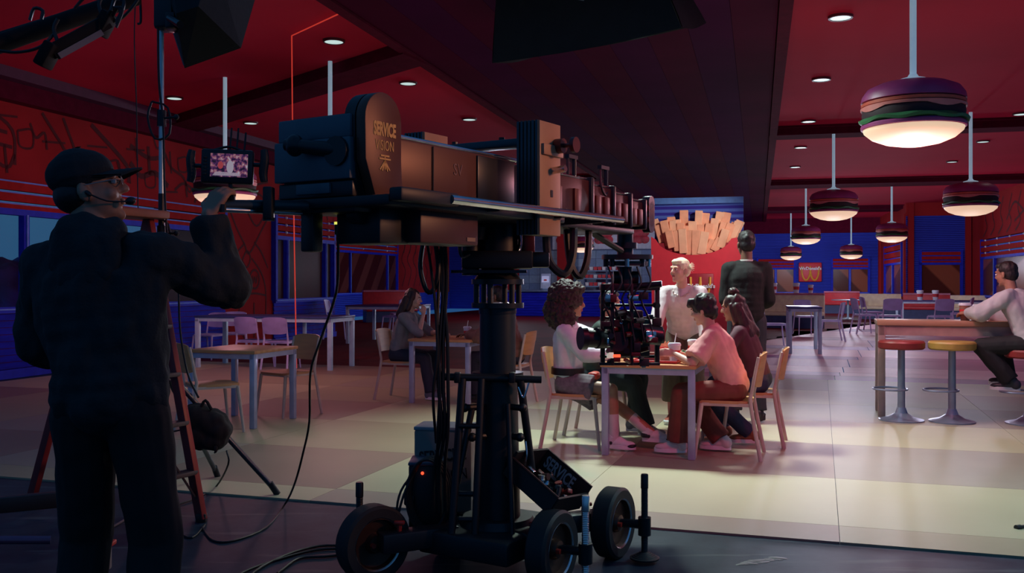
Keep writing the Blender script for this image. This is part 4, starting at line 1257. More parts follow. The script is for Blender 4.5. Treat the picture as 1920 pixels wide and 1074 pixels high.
# side rail tube, deck plate, under-deck boxes
m = C(); m.cyl((0.42, -0.98, 1.712), (0.42, 0.515, 1.716), 0.0185, n=20); m.build('side_rail', CHROME, crane)
m = C(); m.rbox((0.395, -1.10, 1.712), (0.06, 0.36, 0.05), 0.01); m.build('rail_socket', BLACK, crane)
for y in (-0.62, -0.1, 0.3):
    m = C(); m.bar((0.18, y, 1.70), (0.42, y, 1.705), 0.03, 0.03); m.build('rail_bracket', BLACK, crane, smooth=False)
m = C(); m.rbox((0.05, -0.62, 1.695), (0.62, 1.30, 0.04), 0.008); m.build('deck_plate', BLACK, crane)
m = C(); m.rbox((0.02, 0.55, 1.69), (0.36, 1.2, 0.03), 0.008); m.build('deck_plate', BLACK, crane)
m = C(); m.rbox((0.20, -0.78, 1.615), (0.16, 0.40, 0.13), 0.01); bx = m.build('under_box', mat('under_box_maroon', (0.08, 0.022, 0.025), 0.45), crane)
m = C(); m.box((0.282, -0.64, 1.575), (0.003, 0.06, 0.016)); m.build('box_label', mat('label_grey', (0.3, 0.2, 0.15), 0.5), bx, smooth=False)
m = C(); m.rbox((0.10, -1.05, 1.62), (0.22, 0.18, 0.15), 0.01); m.build('under_block', BLACK, crane)
m = C(); m.rbox((-0.08, -1.20, 1.60), (0.065, 0.06, 0.17), 0.008); m.build('drop_leg', BLACK, crane)
m = C(); m.cyl((0.09, -1.16, 1.655), (0.14, -1.16, 1.655), 0.035); m.build('cable_clamp', BLACK, crane)
m = C(); m.rbox((-0.0, -1.17, 1.69), (0.36, 0.16, 0.06), 0.006); m.build('tail_base', BLACK, crane)
m = MB(); m.cyl(at(633, 418, 3.75), at(633, 440, 3.75), 0.012, n=10); pg = m.build('cable_plug', BLACK, crane)
m = MB(); m.cyl(at(633, 416, 3.75), at(633, 421, 3.75), 0.0135, n=10); m.build('plug_ring', LEDY, pg)
# operating bar on the left with grip clamp
m = MB(); m.cyl(at(395, 385, 3.44), at(620, 386, 3.70), 0.021, n=16); hb = m.build('operating_bar', mat('bar_slate', (0.035, 0.055, 0.065), 0.4, 0.4), crane)
m = MB(); m.cyl(at(420, 393, 3.44), at(565, 399, 3.68), 0.010, n=12); m.build('bar_tube', CHROME, hb)
m = MB(); m.rbox(at(504, 381, 3.53), (0.035, 0.05, 0.12), 0.006); m.cyl(at(504, 398, 3.53), at(504, 408, 3.53), 0.008, n=8); m.cyl(at(504, 408, 3.53), at(504, 414, 3.53), 0.022, n=12); m.build('bar_clamp', BLACK, hb)
m = MB(); m.cyl(at(418, 383, 3.42), at(418, 398, 3.42), 0.012, n=8); m.build('bar_pin', BLACK, hb)

# monitor on the bar (a thing of its own)
def screen_mat():
    mm = bpy.data.materials.new('monitor_picture'); mm.use_nodes = True
    t = mm.node_tree; b = t.nodes['Principled BSDF']
    c = t.nodes.new('ShaderNodeTexCoord'); n = t.nodes.new('ShaderNodeTexNoise')
    n.inputs['Scale'].default_value = 75; n.inputs['Detail'].default_value = 5
    t.links.new(c.outputs['Object'], n.inputs['Vector'])
    r = t.nodes.new('ShaderNodeValToRGB'); e = r.color_ramp.elements
    e[0].position = 0.38; e[0].color = (0.015, 0.006, 0.02, 1); e[1].position = 0.68; e[1].color = (0.42, 0.36, 0.45, 1)
    x = r.color_ramp.elements.new(0.48); x.color = (0.08, 0.02, 0.10, 1)
    x = r.color_ramp.elements.new(0.57); x.color = (0.30, 0.10, 0.13, 1)
    t.links.new(n.outputs['Fac'], r.inputs['Fac'])
    b.inputs['Base Color'].default_value = (0.01, 0.01, 0.01, 1)
    t.links.new(r.outputs['Color'], b.inputs['Emission Color'])
    b.inputs['Emission Strength'].default_value = 0.8
    b.inputs['Roughness'].default_value = 0.2
    return mm
mp_ = at(427, 313, 3.5)
mon = thing('field_monitor', mp_ - Vector((0, 0, 0.07)), 'small handheld monitor with grips and antennas on the crane bar', 'monitor')
MM = Matrix.Translation(mp_) @ Matrix.Rotation(0.10, 4, 'Z') @ Matrix.Rotation(0.03, 4, 'Y')
m = MB(MM); m.rbox((0, 0, 0), (0.185, 0.035, 0.125), 0.008); m.build('case', BLACKM, mon)
m = MB(MM); m.box((0.008, -0.0185, 0.004), (0.132, 0.002, 0.084)); scr = m.build('screen', screen_mat(), mon, smooth=False)
pale = mat('screen_figure', (0.1, 0.1, 0.1), 0.5, emit=(0.50, 0.46, 0.55), estr=0.9)
m = MB(MM); m.ell((0.012, -0.0194, -0.002), (0.013, 0.001, 0.024), nu=12, nv=8); m.build('screen_figure', mat('screen_pale', (0.1, 0.1, 0.1), 0.5, emit=(0.36, 0.31, 0.38), estr=0.8), scr)
m = MB(MM); m.add([(-0.050, -0.0195, -0.034), (0.050, -0.0195, -0.034), (0.040, -0.0195, -0.022), (-0.040, -0.0195, -0.020)], [(0, 1, 2, 3)]); m.build('screen_table', mat('screen_table', (0.1, 0.1, 0.1), 0.5, emit=(0.34, 0.28, 0.36), estr=0.8), scr, smooth=False)
m = MB(MM); m.ell((-0.022, -0.0195, 0.004), (0.010, 0.001, 0.014), nu=10, nv=6); m.build('screen_red_figure', mat('screen_red', (0.1, 0.02, 0.02), 0.5, emit=(0.35, 0.05, 0.06), estr=0.8), scr)
m = MB(MM)
for i in range(6): m.rbox((-0.078, -0.019, 0.03 - i * 0.012), (0.012, 0.004, 0.006), 0.001)
m.build('button_pad', RUBBER, mon)
for s, zz in ((-1, 0.0), (1, 0.012)):
    m = MB(MM); m.cyl((s * 0.092, 0, zz), (s * 0.125, 0, zz), 0.008, n=8); m.build('grip_arm', BLACK, mon)
    m = MB(MM); m.tube([(s * 0.128, 0, zz + 0.055), (s * 0.132, -0.004, zz + 0.02), (s * 0.127, 0, zz - 0.03), (s * 0.132, 0, zz - 0.06)], lambda q: 0.013 + 0.003 * math.sin(q * 3.1), n=10); m.build('grip', RUBBER, mon)
m = MB(MM); m.tube([(-0.05, 0.01, 0.062), (0.0, 0.01, 0.075), (0.05, 0.01, 0.062)], 0.005, n=6); m.build('top_handle', BLACK, mon)
for x in (0.004, 0.028, 0.055):
    m = MB(MM); m.cyl((x, 0.012, 0.06), (x + 0.004, 0.012, 0.145 if x < 0.05 else 0.13), 0.0035, n=8); m.build('antenna', BLACK, mon)
m = MB(MM); m.cyl((0.012, 0, -0.062), (0.012, 0, -0.10), 0.008, n=8); m.rbox((0.012, 0, -0.105), (0.035, 0.035, 0.035), 0.006); m.cyl((0.012, -0.03, -0.105), (0.012, 0.03, -0.105), 0.008, n=8); m.build('mount', BLACK, mon)

# column, swivel head
zc = lambda y: CAM_H - (y - HZ) / F_PX * OY
def Z(m_): return m_
V0 = lambda dx, dy, z: (OX + dx, OY + dy, z)
m = MB(); m.cyl(V0(0, 0, 0.95), V0(0, 0, 1.275), 0.088, n=32); col = m.build('column', mat('column_slate', (0.025, 0.035, 0.042), 0.4, 0.4), crane)
m = MB(); m.cyl(V0(0, 0, 1.245), V0(0, 0, 1.27), 0.092, n=32); m.build('column_ring', BLACKM, col)
m = MB(); m.cyl(V0(0, 0, 0.20), V0(0, 0, 0.955), 0.112, 0.096, n=32); m.build('column_sleeve', BLACK, crane)
m = MB(); m.cyl(V0(0, 0, 0.93), V0(0, 0, 0.96), 0.125, n=32); m.build('sleeve_flange', BLACKM, crane)
for z in (1.285, 1.40):
    m = MB(); m.cyl(V0(0, 0, z - 0.012), V0(0, 0, z + 0.012), 0.128, n=32); m.build('head_flange', BLACKM, crane)
for k in range(6):
    a = k * math.pi / 3 + 0.2
    m = MB(); m.cyl(V0(0.105 * math.cos(a), 0.105 * math.sin(a), 1.29), V0(0.105 * math.cos(a), 0.105 * math.sin(a), 1.395), 0.014, n=10); m.build('head_post', BLACK, crane)
m = MB(); m.cyl(V0(0, 0, 1.41), V0(0, 0, 1.47), 0.115, 0.075, n=28); m.build('head_cone', BLACK, crane)
m = MB(); m.rbox(V0(0.0, 0, 1.505), (0.34, 0.26, 0.085), 0.01); m.build('swivel_block', BLACK, crane)
m = MB(); m.rbox(V0(0.20, -0.05, 1.505), (0.10, 0.12, 0.075), 0.01); m.build('swivel_motor', BLACKM, crane)
m = MB(); m.cyl(V0(-0.13, -0.06, 1.43), V0(-0.13, -0.06, 1.66), 0.042, n=20); m.cyl(V0(-0.13, -0.06, 1.60), V0(-0.13, -0.06, 1.66), 0.075, 0.09, n=24); m.build('gear_drum', BLACK, crane)
m = MB(); m.cyl(V0(0.0, 0.0, 1.54), V0(0, 0, 1.69), 0.10, n=24); m.build('pivot_post', BLACK, crane)
m = MB(); m.rbox(V0(0.15, 0.0, 1.61), (0.06, 0.16, 0.16), 0.01); m.build('pivot_cheek', KNOB, crane)
m = MB(); m.bar(V0(-0.22, -0.1, 1.448), V0(0.14, -0.14, 1.448), 0.02, 0.014); m.build('locking_lever', BLACKM, crane, smooth=False)
# push handle ring and struts
hz_ = 0.945
m = MB(); m.cyl(V0(-0.30, -0.13, hz_ + 0.005), V0(0.21, -0.11, hz_ - 0.012), 0.018, n=14); hbar = m.build('push_handle', BLACK, crane)
for x in (-0.19, 0.07):
    m = MB(); m.rbox(V0(x, -0.125, hz_), (0.03, 0.06, 0.05), 0.006); m.build('handle_clamp', BLACK, hbar)
def strut(p0, p1, r, name='strut'):
    m = MB(); m.cyl(p0, p1, r, n=12); return m.build(name, BLACK, crane)
strut(V0(-0.165, -0.13, 0.94), V0(-0.215, -0.20, 0.18), 0.019)
strut(V0(-0.075, -0.14, 0.94), V0(-0.105, -0.22, 0.16), 0.017)
for z in (0.72, 0.40, 0.28):
    strut(V0(-0.18, -0.16, z), V0(-0.08, -0.17, z), 0.013, 'rung')
strut(V0(0.11, -0.12, 0.93), V0(0.17, -0.05, 0.46), 0.019)
strut(V0(0.05, -0.13, 0.82), V0(0.075, -0.22, 0.16), 0.012)
strut(V0(-0.12, -0.10, 0.80), V0(-0.19, -0.16, 0.45), 0.016)
for (x, z) in ((-0.13, 0.80), (0.10, 0.80), (-0.10, 0.66), (0.09, 0.66)):
    m = MB(); m.cyl(V0(x * 0.6, -0.08, z), V0(x * 1.15, -0.12, z), 0.016, n=10); m.ell(V0(x * 1.2, -0.12, z), 0.022, nu=10, nv=8); m.build('knuckle', BLACK, crane)
m = MB(); m.tube([V0(0.10, -0.13, 0.90), V0(0.125, -0.14, 0.85), V0(0.15, -0.13, 0.92)], 0.005, n=6); m.tube([V0(0.135, -0.12, 0.64), V0(0.14, -0.14, 0.58), V0(0.13, -0.13, 0.53)], 0.005, n=6); m.build('spring_clip', CHROME, crane)

# dolly
wheels = [(0.515, 4.88), (0.183, 4.40), (-0.65, 4.50), (-0.318, 4.98)]
m = MB(CRM); m.rbox((0, 0, 0.17), (0.50, 0.62, 0.11), 0.015); m.build('dolly_chassis', BLACK, crane)
m = MB(); m.cyl(V0(0, 0, 0.16), V0(0, 0, 0.26), 0.22, 0.17, n=28); m.build('column_base', BLACK, crane)
for i, (wx, wy) in enumerate(wheels):
    side = 1 if i < 2 else -1
    ax = (Vector((0.86, -0.50, 0)) if i < 2 else Vector((0.62, -0.78, 0))).normalized()
    c = Vector((wx, wy, 0.178))
    x, y, d = frame_to(ax)
    WM = Matrix.Translation(c) @ Matrix((x, y, d)).transposed().to_4x4()
    m = MB(WM); m.lathe([(0.12, -0.05), (0.165, -0.052), (0.177, -0.040), (0.178, 0.040), (0.165, 0.052), (0.125, 0.05), (0.12, 0.03), (0.12, -0.03), (0.12, -0.05)], 40, caps=False); wh = m.build('wheel', RUBBER, crane)
    m = MB(WM); m.lathe([(0.0, -0.03), (0.12, -0.03), (0.128, 0.04), (0.118, 0.046), (0.108, 0.02), (0.05, 0.012), (0.04, 0.04), (0.0, 0.045)], 32); m.build('rim', mat('rim_bronze', (0.11, 0.05, 0.035), 0.35, 0.6), wh)
    m = MB(WM); m.lathe([(0.116, 0.044), (0.124, 0.050), (0.128, 0.044)], 40, caps=False); m.build('rim_ring', CHROME, wh)
    m = MB(WM); m.cyl((0.03, 0, 0.04), (0.03, 0, 0.06), 0.012, n=10); m.build('rim_bolt', REDK, wh)
    # swing arm and screw jack
    inner = Vector((OX, OY, 0.19)) + (Vector((wx - OX, wy - OY, 0)) * 0.35)
    hub = c - ax * 0.06 * side + Vector((0, 0, 0.01))
    m = MB(); m.bar(inner, hub, 0.10, 0.09); arm = m.build('outrigger_arm', BLACK, crane, bevel=0.008)
    jp = c + ax * 0.17 if i < 2 else c - ax * 0.13
    if i == 3: continue
    m = MB(); m.cyl(c + ax * 0.02 * side, Vector((jp.x, jp.y, 0.19)), 0.022, n=12); m.build('axle_stub', BLACKM, arm)
    m = MB(); m.cyl((jp.x, jp.y, 0.135), (jp.x, jp.y, 0.225), 0.032, n=16); m.build('jack_sleeve', BLACKM, arm)
    ztop = 0.44
    pts = [(0.0, 0.07)]
    m = MB()
    prof = [(0.012, 0.04)]
    zz = 0.05
    while zz < ztop - 0.07:
        prof += [(0.0175, zz), (0.0155, zz + 0.004)]; zz += 0.008
    prof += [(0.019, zz), (0.019, ztop - 0.006), (0.016, ztop), (0.0, ztop)]
    m.lathe(prof, 14, Matrix.Translation((jp.x, jp.y, 0))); m.build('jack_screw', CHROME if i == 1 else BLACKM, arm)
    m = MB(); prof = [(0.0, 0.012), (0.072, 0.012), (0.074, 0.02)]
    for k in range(6): prof += [(0.070 - k * 0.009, 0.022 + k * 0.005), (0.064 - k * 0.009, 0.0235 + k * 0.005)]
    prof += [(0.0, 0.055)]
    m.lathe(prof, 28, Matrix.Translation((jp.x, jp.y, 0.005))); m.build('jack_foot', RUBBER, arm)
    m = MB(); kx = inner.lerp(hub, 0.75); m.cyl((kx.x, kx.y, 0.23), (kx.x, kx.y, 0.265), 0.012, n=8); m.rbox((kx.x, kx.y, 0.272), (0.05, 0.03, 0.016), 0.005); m.build('red_lock', REDK, arm)

# tray of parts on the right (tilted), stencilled
tr = thing('parts_tray', at(1035, 905, 4.62), 'black tilted stencilled tray full of fittings on the right of the dolly', 'tray')
TM = Matrix.Translation(at(1028, 900, 4.62)) @ Matrix.Rotation(-0.62, 4, 'Z') @ Matrix.Rotation(0.55, 4, 'Y') @ Matrix.Rotation(-0.12, 4, 'X')
m = MB(TM); m.box((0, 0, -0.06), (0.30, 0.30, 0.015)); m.build('tray_bottom', BLACK, tr, smooth=False)
for (c, s) in (((0, 0.15, 0.0), (0.30, 0.012, 0.13)), ((0, -0.15, -0.02), (0.30, 0.012, 0.09)), ((-0.15, 0, 0.0), (0.012, 0.30, 0.13)), ((0.15, 0, -0.02), (0.012, 0.30, 0.09))):
    m = MB(TM); m.box(c, s); m.build('tray_side', mat('tray_side_dark', (0.030, 0.016, 0.016), 0.5), tr, smooth=False)
m = MB(TM); m.tube([(-0.15, -0.155, 0.03), (0.15, -0.155, 0.03)], 0.006, n=6, smooth=0); m.build('tray_rim', BROWN, tr)
LT_ = TM @ Matrix.Translation((-0.03, 0.142, 0.01)) @ Matrix.Rotation(math.pi / 2, 4, 'X')
text_mb('SERVICE', 0.085, 0.001, LT_, sx=0.62, bold=0.002).build('lettering', mat('stencil_grey', (0.50, 0.42, 0.42), 0.6), tr, smooth=False)
random.seed(11)
for i, (mm_, nm) in enumerate(((CHROME, 'fitting'), (BROWN, 'fitting'), (BLACKM, 'fitting'), (CHROME, 'fitting'), (BLACK, 'fitting'), (REDK, 'fitting'), (BLACKM, 'fitting'))):
    x, y = -0.1 + 0.036 * i, -0.06 + 0.05 * (i % 3)
    m = MB(TM); m.cyl((x, y, -0.03), (x + random.uniform(-0.05, 0.07), y + random.uniform(-0.06, 0.06), 0.02), 0.012 + 0.006 * (i % 2), n=10)
    m.rbox((x + 0.02, y, 0.0), (0.05, 0.025, 0.03), 0.005, rot=(0.3 * i, 0.2 * i, 0.5 * i)); m.build(nm, mm_, tr)
# stencilled case and black power box on the left of the dolly
cs = thing('stencilled_case', at(848, 895, 4.95), 'grey stencilled equipment case behind the crane struts', 'case')
KM = Matrix.Translation(at(838, 870, 4.98)) @ Matrix.Rotation(-0.15, 4, 'Z')
CASEG = mat('case_grey', (0.26, 0.23, 0.21), 0.5, vary=0.15)
m = MB(KM); m.rbox((0, 0, -0.02), (0.30, 0.20, 0.42), 0.012); m.build('case_body', CASEG, cs)
m = MB(KM); m.rbox((0, 0, 0.197), (0.304, 0.204, 0.02), 0.006); m.build('case_lid', mat('case_lid_pale', (0.35, 0.38, 0.42), 0.4), cs)
CT = KM @ Matrix.Translation((0.0, -0.102, 0.06)) @ Matrix.Rotation(math.pi / 2, 4, 'X') @ Matrix.Rotation(0.12, 4, 'Z')
text_mb('SERVICE 2', 0.085, 0.001, CT, sx=0.65, bold=0.002).build('lettering', BLACK, cs, smooth=False)
text_mb('VISION', 0.08, 0.001, CT @ Matrix.Translation((0.03, -0.10, 0)), sx=0.7).build('lettering', BLACK, cs, smooth=False)
pw = thing('power_box', at(800, 930, 4.78), 'black power box with a red light at the left of the dolly', 'power box')
m = MB(); m.rbox(at(800, 925, 4.80), (0.16, 0.20, 0.32), 0.01); m.build('case', BLACK, pw)
m = MB(); m.rbox(at(800, 863, 4.80), (0.165, 0.205, 0.015), 0.004); m.build('lid', mat('lid_slate', (0.10, 0.12, 0.18), 0.35), pw)
m = MB(); m.ell(at(792, 887, 4.69), 0.008, nu=10, nv=8); m.build('indicator', LEDR, pw)
m = MB(); m.rbox(at(768, 936, 4.72), (0.05, 0.06, 0.05), 0.008); m.build('socket', BLACKM, pw)
m = MB()
for k in range(4):
    pts = [at(800 + 38 * math.cos(a) + k * 3, 930 + 68 * math.sin(a) - k * 2, 4.62 + 0.012 * k) for a in [i * math.pi / 8 for i in range(17)]]
    m.tube(pts, 0.007, n=6)
tag(m.build('cable_coil', CABLE), 'coil of black cable hung on the power box', 'cable')

# remote head and camera under the tip
hd_ = thing('remote_camera_head', at(1170, 690, 6.0), 'hanging stabilised camera head with cine camera at the crane tip', 'camera')
HD = 6.0
def hb_(x, y, w, h, d=0.06, dd=0.0, name='frame_bar', mt=BLACK, r=0.004):
    m = MB(); m.rbox(at(x, y, HD + dd), (w / 300.0, d, h / 300.0), r); return m.build(name, mt, hd_)
def hc_(x0, y0, x1, y1, r, d0=0.0, d1=0.0, name='rod', mt=BLACKM, n=12):
    m = MB(); m.cyl(at(x0, y0, HD + d0), at(x1, y1, HD + d1), r, n=n); return m.build(name, mt, hd_)
hc_(1172, 428, 1172, 478, 0.05, name='drop_tube', mt=BLACK, n=20)
hc_(1172, 455, 1172, 466, 0.075, name='drop_ring', mt=BLACKM, n=24)
for y, r in ((482, 0.16), (494, 0.13)):
    hc_(1176, y - 4, 1176, y + 4, r, name='pan_plate', mt=BLACK, n=28)
for k in range(8):
    a = k * math.pi / 4
    x = 1176 + 40 * math.cos(a)
    hc_(x, 477, x, 500, 0.016, 0.13 * math.sin(a), 0.13 * math.sin(a), name='isolator', mt=(CHROME if k % 3 == 0 else BLACKM), n=8)
hc_(1172, 500, 1172, 545, 0.045, name='pan_motor', mt=BLACKM, n=20)
hc_(1150, 520, 1196, 520, 0.04, name='pan_gear', mt=BLACK, n=18)
hb_(1180, 538, 110, 12, 0.12, name='yoke_top')
for x, dd in ((1130, 0.05), (1232, 0.05), (1148, -0.12), (1184, -0.12)):
    hb_(x, 608, 8 if dd > 0 else 6, 150, 0.05, dd, name='yoke_leg')
hc_(1184, 538, 1241, 532, 0.020, -0.1, -0.14, name='side_grip', mt=BLACKM)
for y in (572, 596, 640, 668, 682):
    hb_(1180, y, 112, 5, 0.04, -0.10 if y % 4 else 0.1, name='cross_rail', mt=BLACKM)
hb_(1178, 632, 74, 70, 0.20, 0.05, name='camera_body', mt=BLACK, r=0.012)
hb_(1178, 590, 50, 18, 0.16, 0.05, name='camera_top', mt=BLACKM, r=0.008)
hc_(1140, 637, 1092, 634, 0.055, 0.0, -0.05, name='lens', mt=BLACK, n=24)
hc_(1098, 634, 1088, 634, 0.072, -0.045, -0.055, name='matte_box', mt=BLACKM, n=24)
hc_(1118, 634, 1124, 634, 0.065, -0.03, -0.02, name='focus_ring', mt=RUBBER, n=24)
hc_(1205, 625, 1240, 630, 0.06, -0.05, -0.05, name='tilt_motor', mt=BLACKM, n=24)
hc_(1238, 630, 1244, 630, 0.045, -0.05, -0.05, name='tilt_cap', mt=RUBBER, n=24)
hc_(1160, 640, 1160, 640.5, 0.06, -0.10, -0.14, name='roll_motor', mt=BLACK, n=24)
hb_(1156, 667, 14, 5, 0.02, -0.16, name='status_strip', mt=LEDR, r=0.001)
hb_(1144, 666, 12, 10, 0.02, -0.16, name='status_screen', mt=mat('status_white', (0.6, 0.6, 0.5), 0.4, emit=(0.6, 0.55, 0.45), estr=0.7), r=0.001)
random.seed(21)
for k in range(46):
    x = random.uniform(1130, 1236); y = random.uniform(548, 684)
    dd = random.uniform(-0.17, -0.05)
    mt = random.choice([BLACKM, BLACK, BLACKM, CHROME, KNOB, RUBBER])
    if k % 2:
        hc_(x, y, x + random.uniform(-16, 16), y + random.uniform(-5, 5), random.uniform(0.008, 0.02), dd, dd - 0.03, name='fitting', mt=mt, n=8)
    else:
        hb_(x, y, random.uniform(8, 22), random.uniform(5, 16), 0.04, dd, name='module', mt=mt, r=0.003)
for k in range(5):
    m = MB(); x = 1140 + k * 18
    m.tube([at(x, 500, HD - 0.1), at(x + 8, 530, HD - 0.16), at(x - 10, 560, HD - 0.17), at(x + 6, 600, HD - 0.15), at(x + 14, 640, HD - 0.16)], 0.006, n=6); m.build('harness_cable', CABLE, hd_)

# cables
def cable(pts, r, label, name='cable', mt=CABLE, group=None, k=4):
    m = MB(); m.tube(pts, r, n=7, smooth=k)
    return tag(m.build(name, mt), label, 'cable', group)
gl = 'cable loops under the crane arm'
cable([at(1028, 405, 4.9), at(1024, 440, 4.88), at(1030, 490, 4.86), at(1058, 514, 4.86), at(1074, 480, 4.9), at(1076, 410, 5.0)], 0.021, 'thick black cable loop hanging left under the arm', group=gl)
cable([at(1064, 405, 5.1), at(1064, 450, 5.08), at(1072, 500, 5.06), at(1088, 518, 5.06), at(1102, 480, 5.1), at(1104, 410, 5.2)], 0.020, 'thick black cable loop hanging right under the arm', group=gl)
cable([at(1100, 430, 5.4), at(1140, 455, 5.6), at(1165, 470, 5.8)], 0.018, 'short black cable running from the arm to the hanging camera head')
cable([at(795, 445, 4.5), at(788, 500, 4.45), at(800, 545, 4.45), at(815, 540, 4.45), at(822, 500, 4.45), at(815, 445, 4.5)], 0.012, 'narrow black cable loop hanging under the housing')
for k, (x0, x1, x2) in enumerate(((824, 832, 826), (832, 838, 832), (838, 828, 838), (828, 824, 820))):
    cable([at(x0, 438, 4.5), at(x1, 520, 4.45), at(x2, 620, 4.42), at(x2 - 4 + 3 * k, 720, 4.42), at(x2 + 2, 800, 4.45), at(x2 - 12 + 4 * k, 880, 4.55), at(x2 - 14 + 6 * k, 960, 4.6)], 0.0085,
          ['leftmost', 'second', 'third', 'rearmost'][k] + ' long cable of the bundle hanging left of the column', group='cable bundle beside the column')
cable([at(800, 445, 4.5), at(815, 560, 4.42), at(820, 660, 4.4), at(812, 740, 4.42), at(818, 830, 4.5)], 0.007, 'thin cable swinging out of the hanging bundle', group='cable bundle beside the column')
for k in range(4):
    x = 956 + k * 8
    cable([at(x, 400, 4.75), at(x - 4, 425, 4.7), at(x + 2, 450, 4.68), at(x - 3, 478, 4.66)], 0.006, ['first', 'second', 'third', 'last'][k] + ' short thin cable above the swivel block', group='short cables above the swivel block')
cable([at(842, 425, 4.6), at(848, 405, 4.6), at(862, 412, 4.58), at(858, 432, 4.58), at(842, 438, 4.6), at(840, 415, 4.6), at(868, 400, 4.6)], 0.006, 'tangled thin cable beside the under-deck box')
cable([at(870, 442, 4.45), at(862, 458, 4.4), at(866, 480, 4.4), at(880, 476, 4.42)], 0.009, 'small cable curl left of the swivel drum')
gr = lambda x, y, z=0.006: on_floor(x, y) + Vector((0, 0, z))
cable([at(633, 440, 3.75), at(634, 480, 3.8), at(630, 550, 4.0), at(600, 640, 4.4), at(582, 700, 4.7), at(580, 790, 5.0), at(568, 850, 5.2), at(553, 905, 5.4), gr(535, 950, 0.02), gr(500, 990), gr(440, 1015), gr(400, 1015), gr(378, 990)], 0.006, 'long thin cable dropping from the crane tail to the floor')
for k, pts in enumerate((((655, 1030), (590, 1034), (520, 1052), (460, 1074), (420, 1100)), ((655, 1026), (600, 1026), (545, 1040), (490, 1066), (450, 1100)), ((655, 1040), (610, 1046), (560, 1050), (520, 1078)),)):
    cable([gr(x, y, 0.008) for x, y in pts], 0.007, ['lowest', 'uppermost', 'shortest'][k] + ' black cable trailing over the floor left of the wheel', group='floor cables left of the dolly')
for k, pts in enumerate((((560, 300), (480, 480), (445, 640)), ((520, 430), (468, 560), (444, 650)))):
    cable([at(780 - 0, 880, 4.66), at(760 - 8 * k, 920, 4.6), at(748 - 4 * k, 960, 4.58), at(747 + 4 * k, 985, 4.55), at(742 + 10 * k, 1010, 4.55)], 0.006, ['outer', 'inner'][k] + ' thin cable bowing out from the power box', group='thin cables at the power box')
cable([gr(392, 822 + 10, 0.02) if False else at(425, 845, 6.2), at(428, 870, 6.15), gr(405, 915, 0.01), gr(372, 935, 0.01), gr(330, 950, 0.01)], 0.006, 'black cable curving from under the sandbag to the ladder')
cable([gr(385, 985), gr(360, 1010), gr(330, 1000), gr(318, 1012), gr(300, 1030)], 0.006, 'black cable curl on the floor right of the man in the cap')
# ================================================================== STAGE FIXTURES
FAB = mat('softbox_black_fabric', (0.007, 0.010, 0.014), 0.85, vary=0.15, bump=0.2, bscale=30)
DIFF = mat('softbox_diffuser', (0.8, 0.8, 0.8), 0.6, emit=(0.9, 1.0, 0.95), estr=0.6)
# overhead softbox : four fabric skirts hang round the diffuser, lamp shines down on to the table
sb = thing('overhead_softbox', (KEY_POS.x, KEY_POS.y, 3.55), 'black skirted softbox hanging over the group at the table', 'softbox')
q = [at(925, 118, 9.55), at(1278, 52, 8.75), at(1322, 44, 9.6), at(1010, 104, 10.35)]
tp = [at(933, -40, 9.5), at(1240, -40, 8.85), at(1275, -40, 9.5), at(1000, -40, 10.15)]
for i in range(4):
    j = (i + 1) % 4
    if i == 2:
        pass
    a, b, c, d = q[i], q[j], tp[j], tp[i]
    n = (b - a).cross(d - a).normalized() * 0.01
    m = MB(); N = 8
    vs, fs = [], []
    for s in (0, 1):
        for r in range(5):
            for k in range(N + 1):
                u, v = k / N, r / 4
                p = (a.lerp(b, u)).lerp(d.lerp(c, u), v)
                p = p - Vector((0, 0, 0.05 * math.sin(math.pi * u) * (1 - v))) * 0.6 + n * (s + 0.6 * math.sin(u * 7 + v * 4))
                vs.append(p)
    M_ = 5 * (N + 1)
    for r in range(4):
        for k in range(N):
            e = r * (N + 1) + k
            fs.append((e, e + 1, e + N + 2, e + N + 1)); fs.append((M_ + e, M_ + e + N + 1, M_ + e + N + 2, M_ + e + 1))
    m.add(vs, fs); m.build('skirt', FAB, sb, angle=60)
m = MB(); cq = [p.lerp(t_, 0.93) for p, t_ in zip(q, tp)]
m.add([tuple(p + Vector((0, 0, 0.05))) for p in cq] + [tuple(p + Vector((0, 0, 0.12))) for p in cq], [(0, 1, 2, 3), (7, 6, 5, 4), (0, 4, 5, 1), (1, 5, 6, 2), (2, 6, 7, 3), (3, 7, 4, 0)])
m.build('top_cover', FAB, sb, smooth=False, fix=True)
m = MB(); m.box(at(1078, 2, 9.18), (0.19, 0.012, 0.06), rot=(0.1, 0, -0.45)); m.build('fabric_tag', mat('tag_grey', (0.35, 0.38, 0.42), 0.6), sb, smooth=False)
m = MB(); m.cyl((KEY_POS.x + 0.1, KEY_POS.y, 4.25), (KEY_POS.x + 0.1, KEY_POS.y, 5.6), 0.03, n=10); m.build('hanger_pole', BLACK, sb)

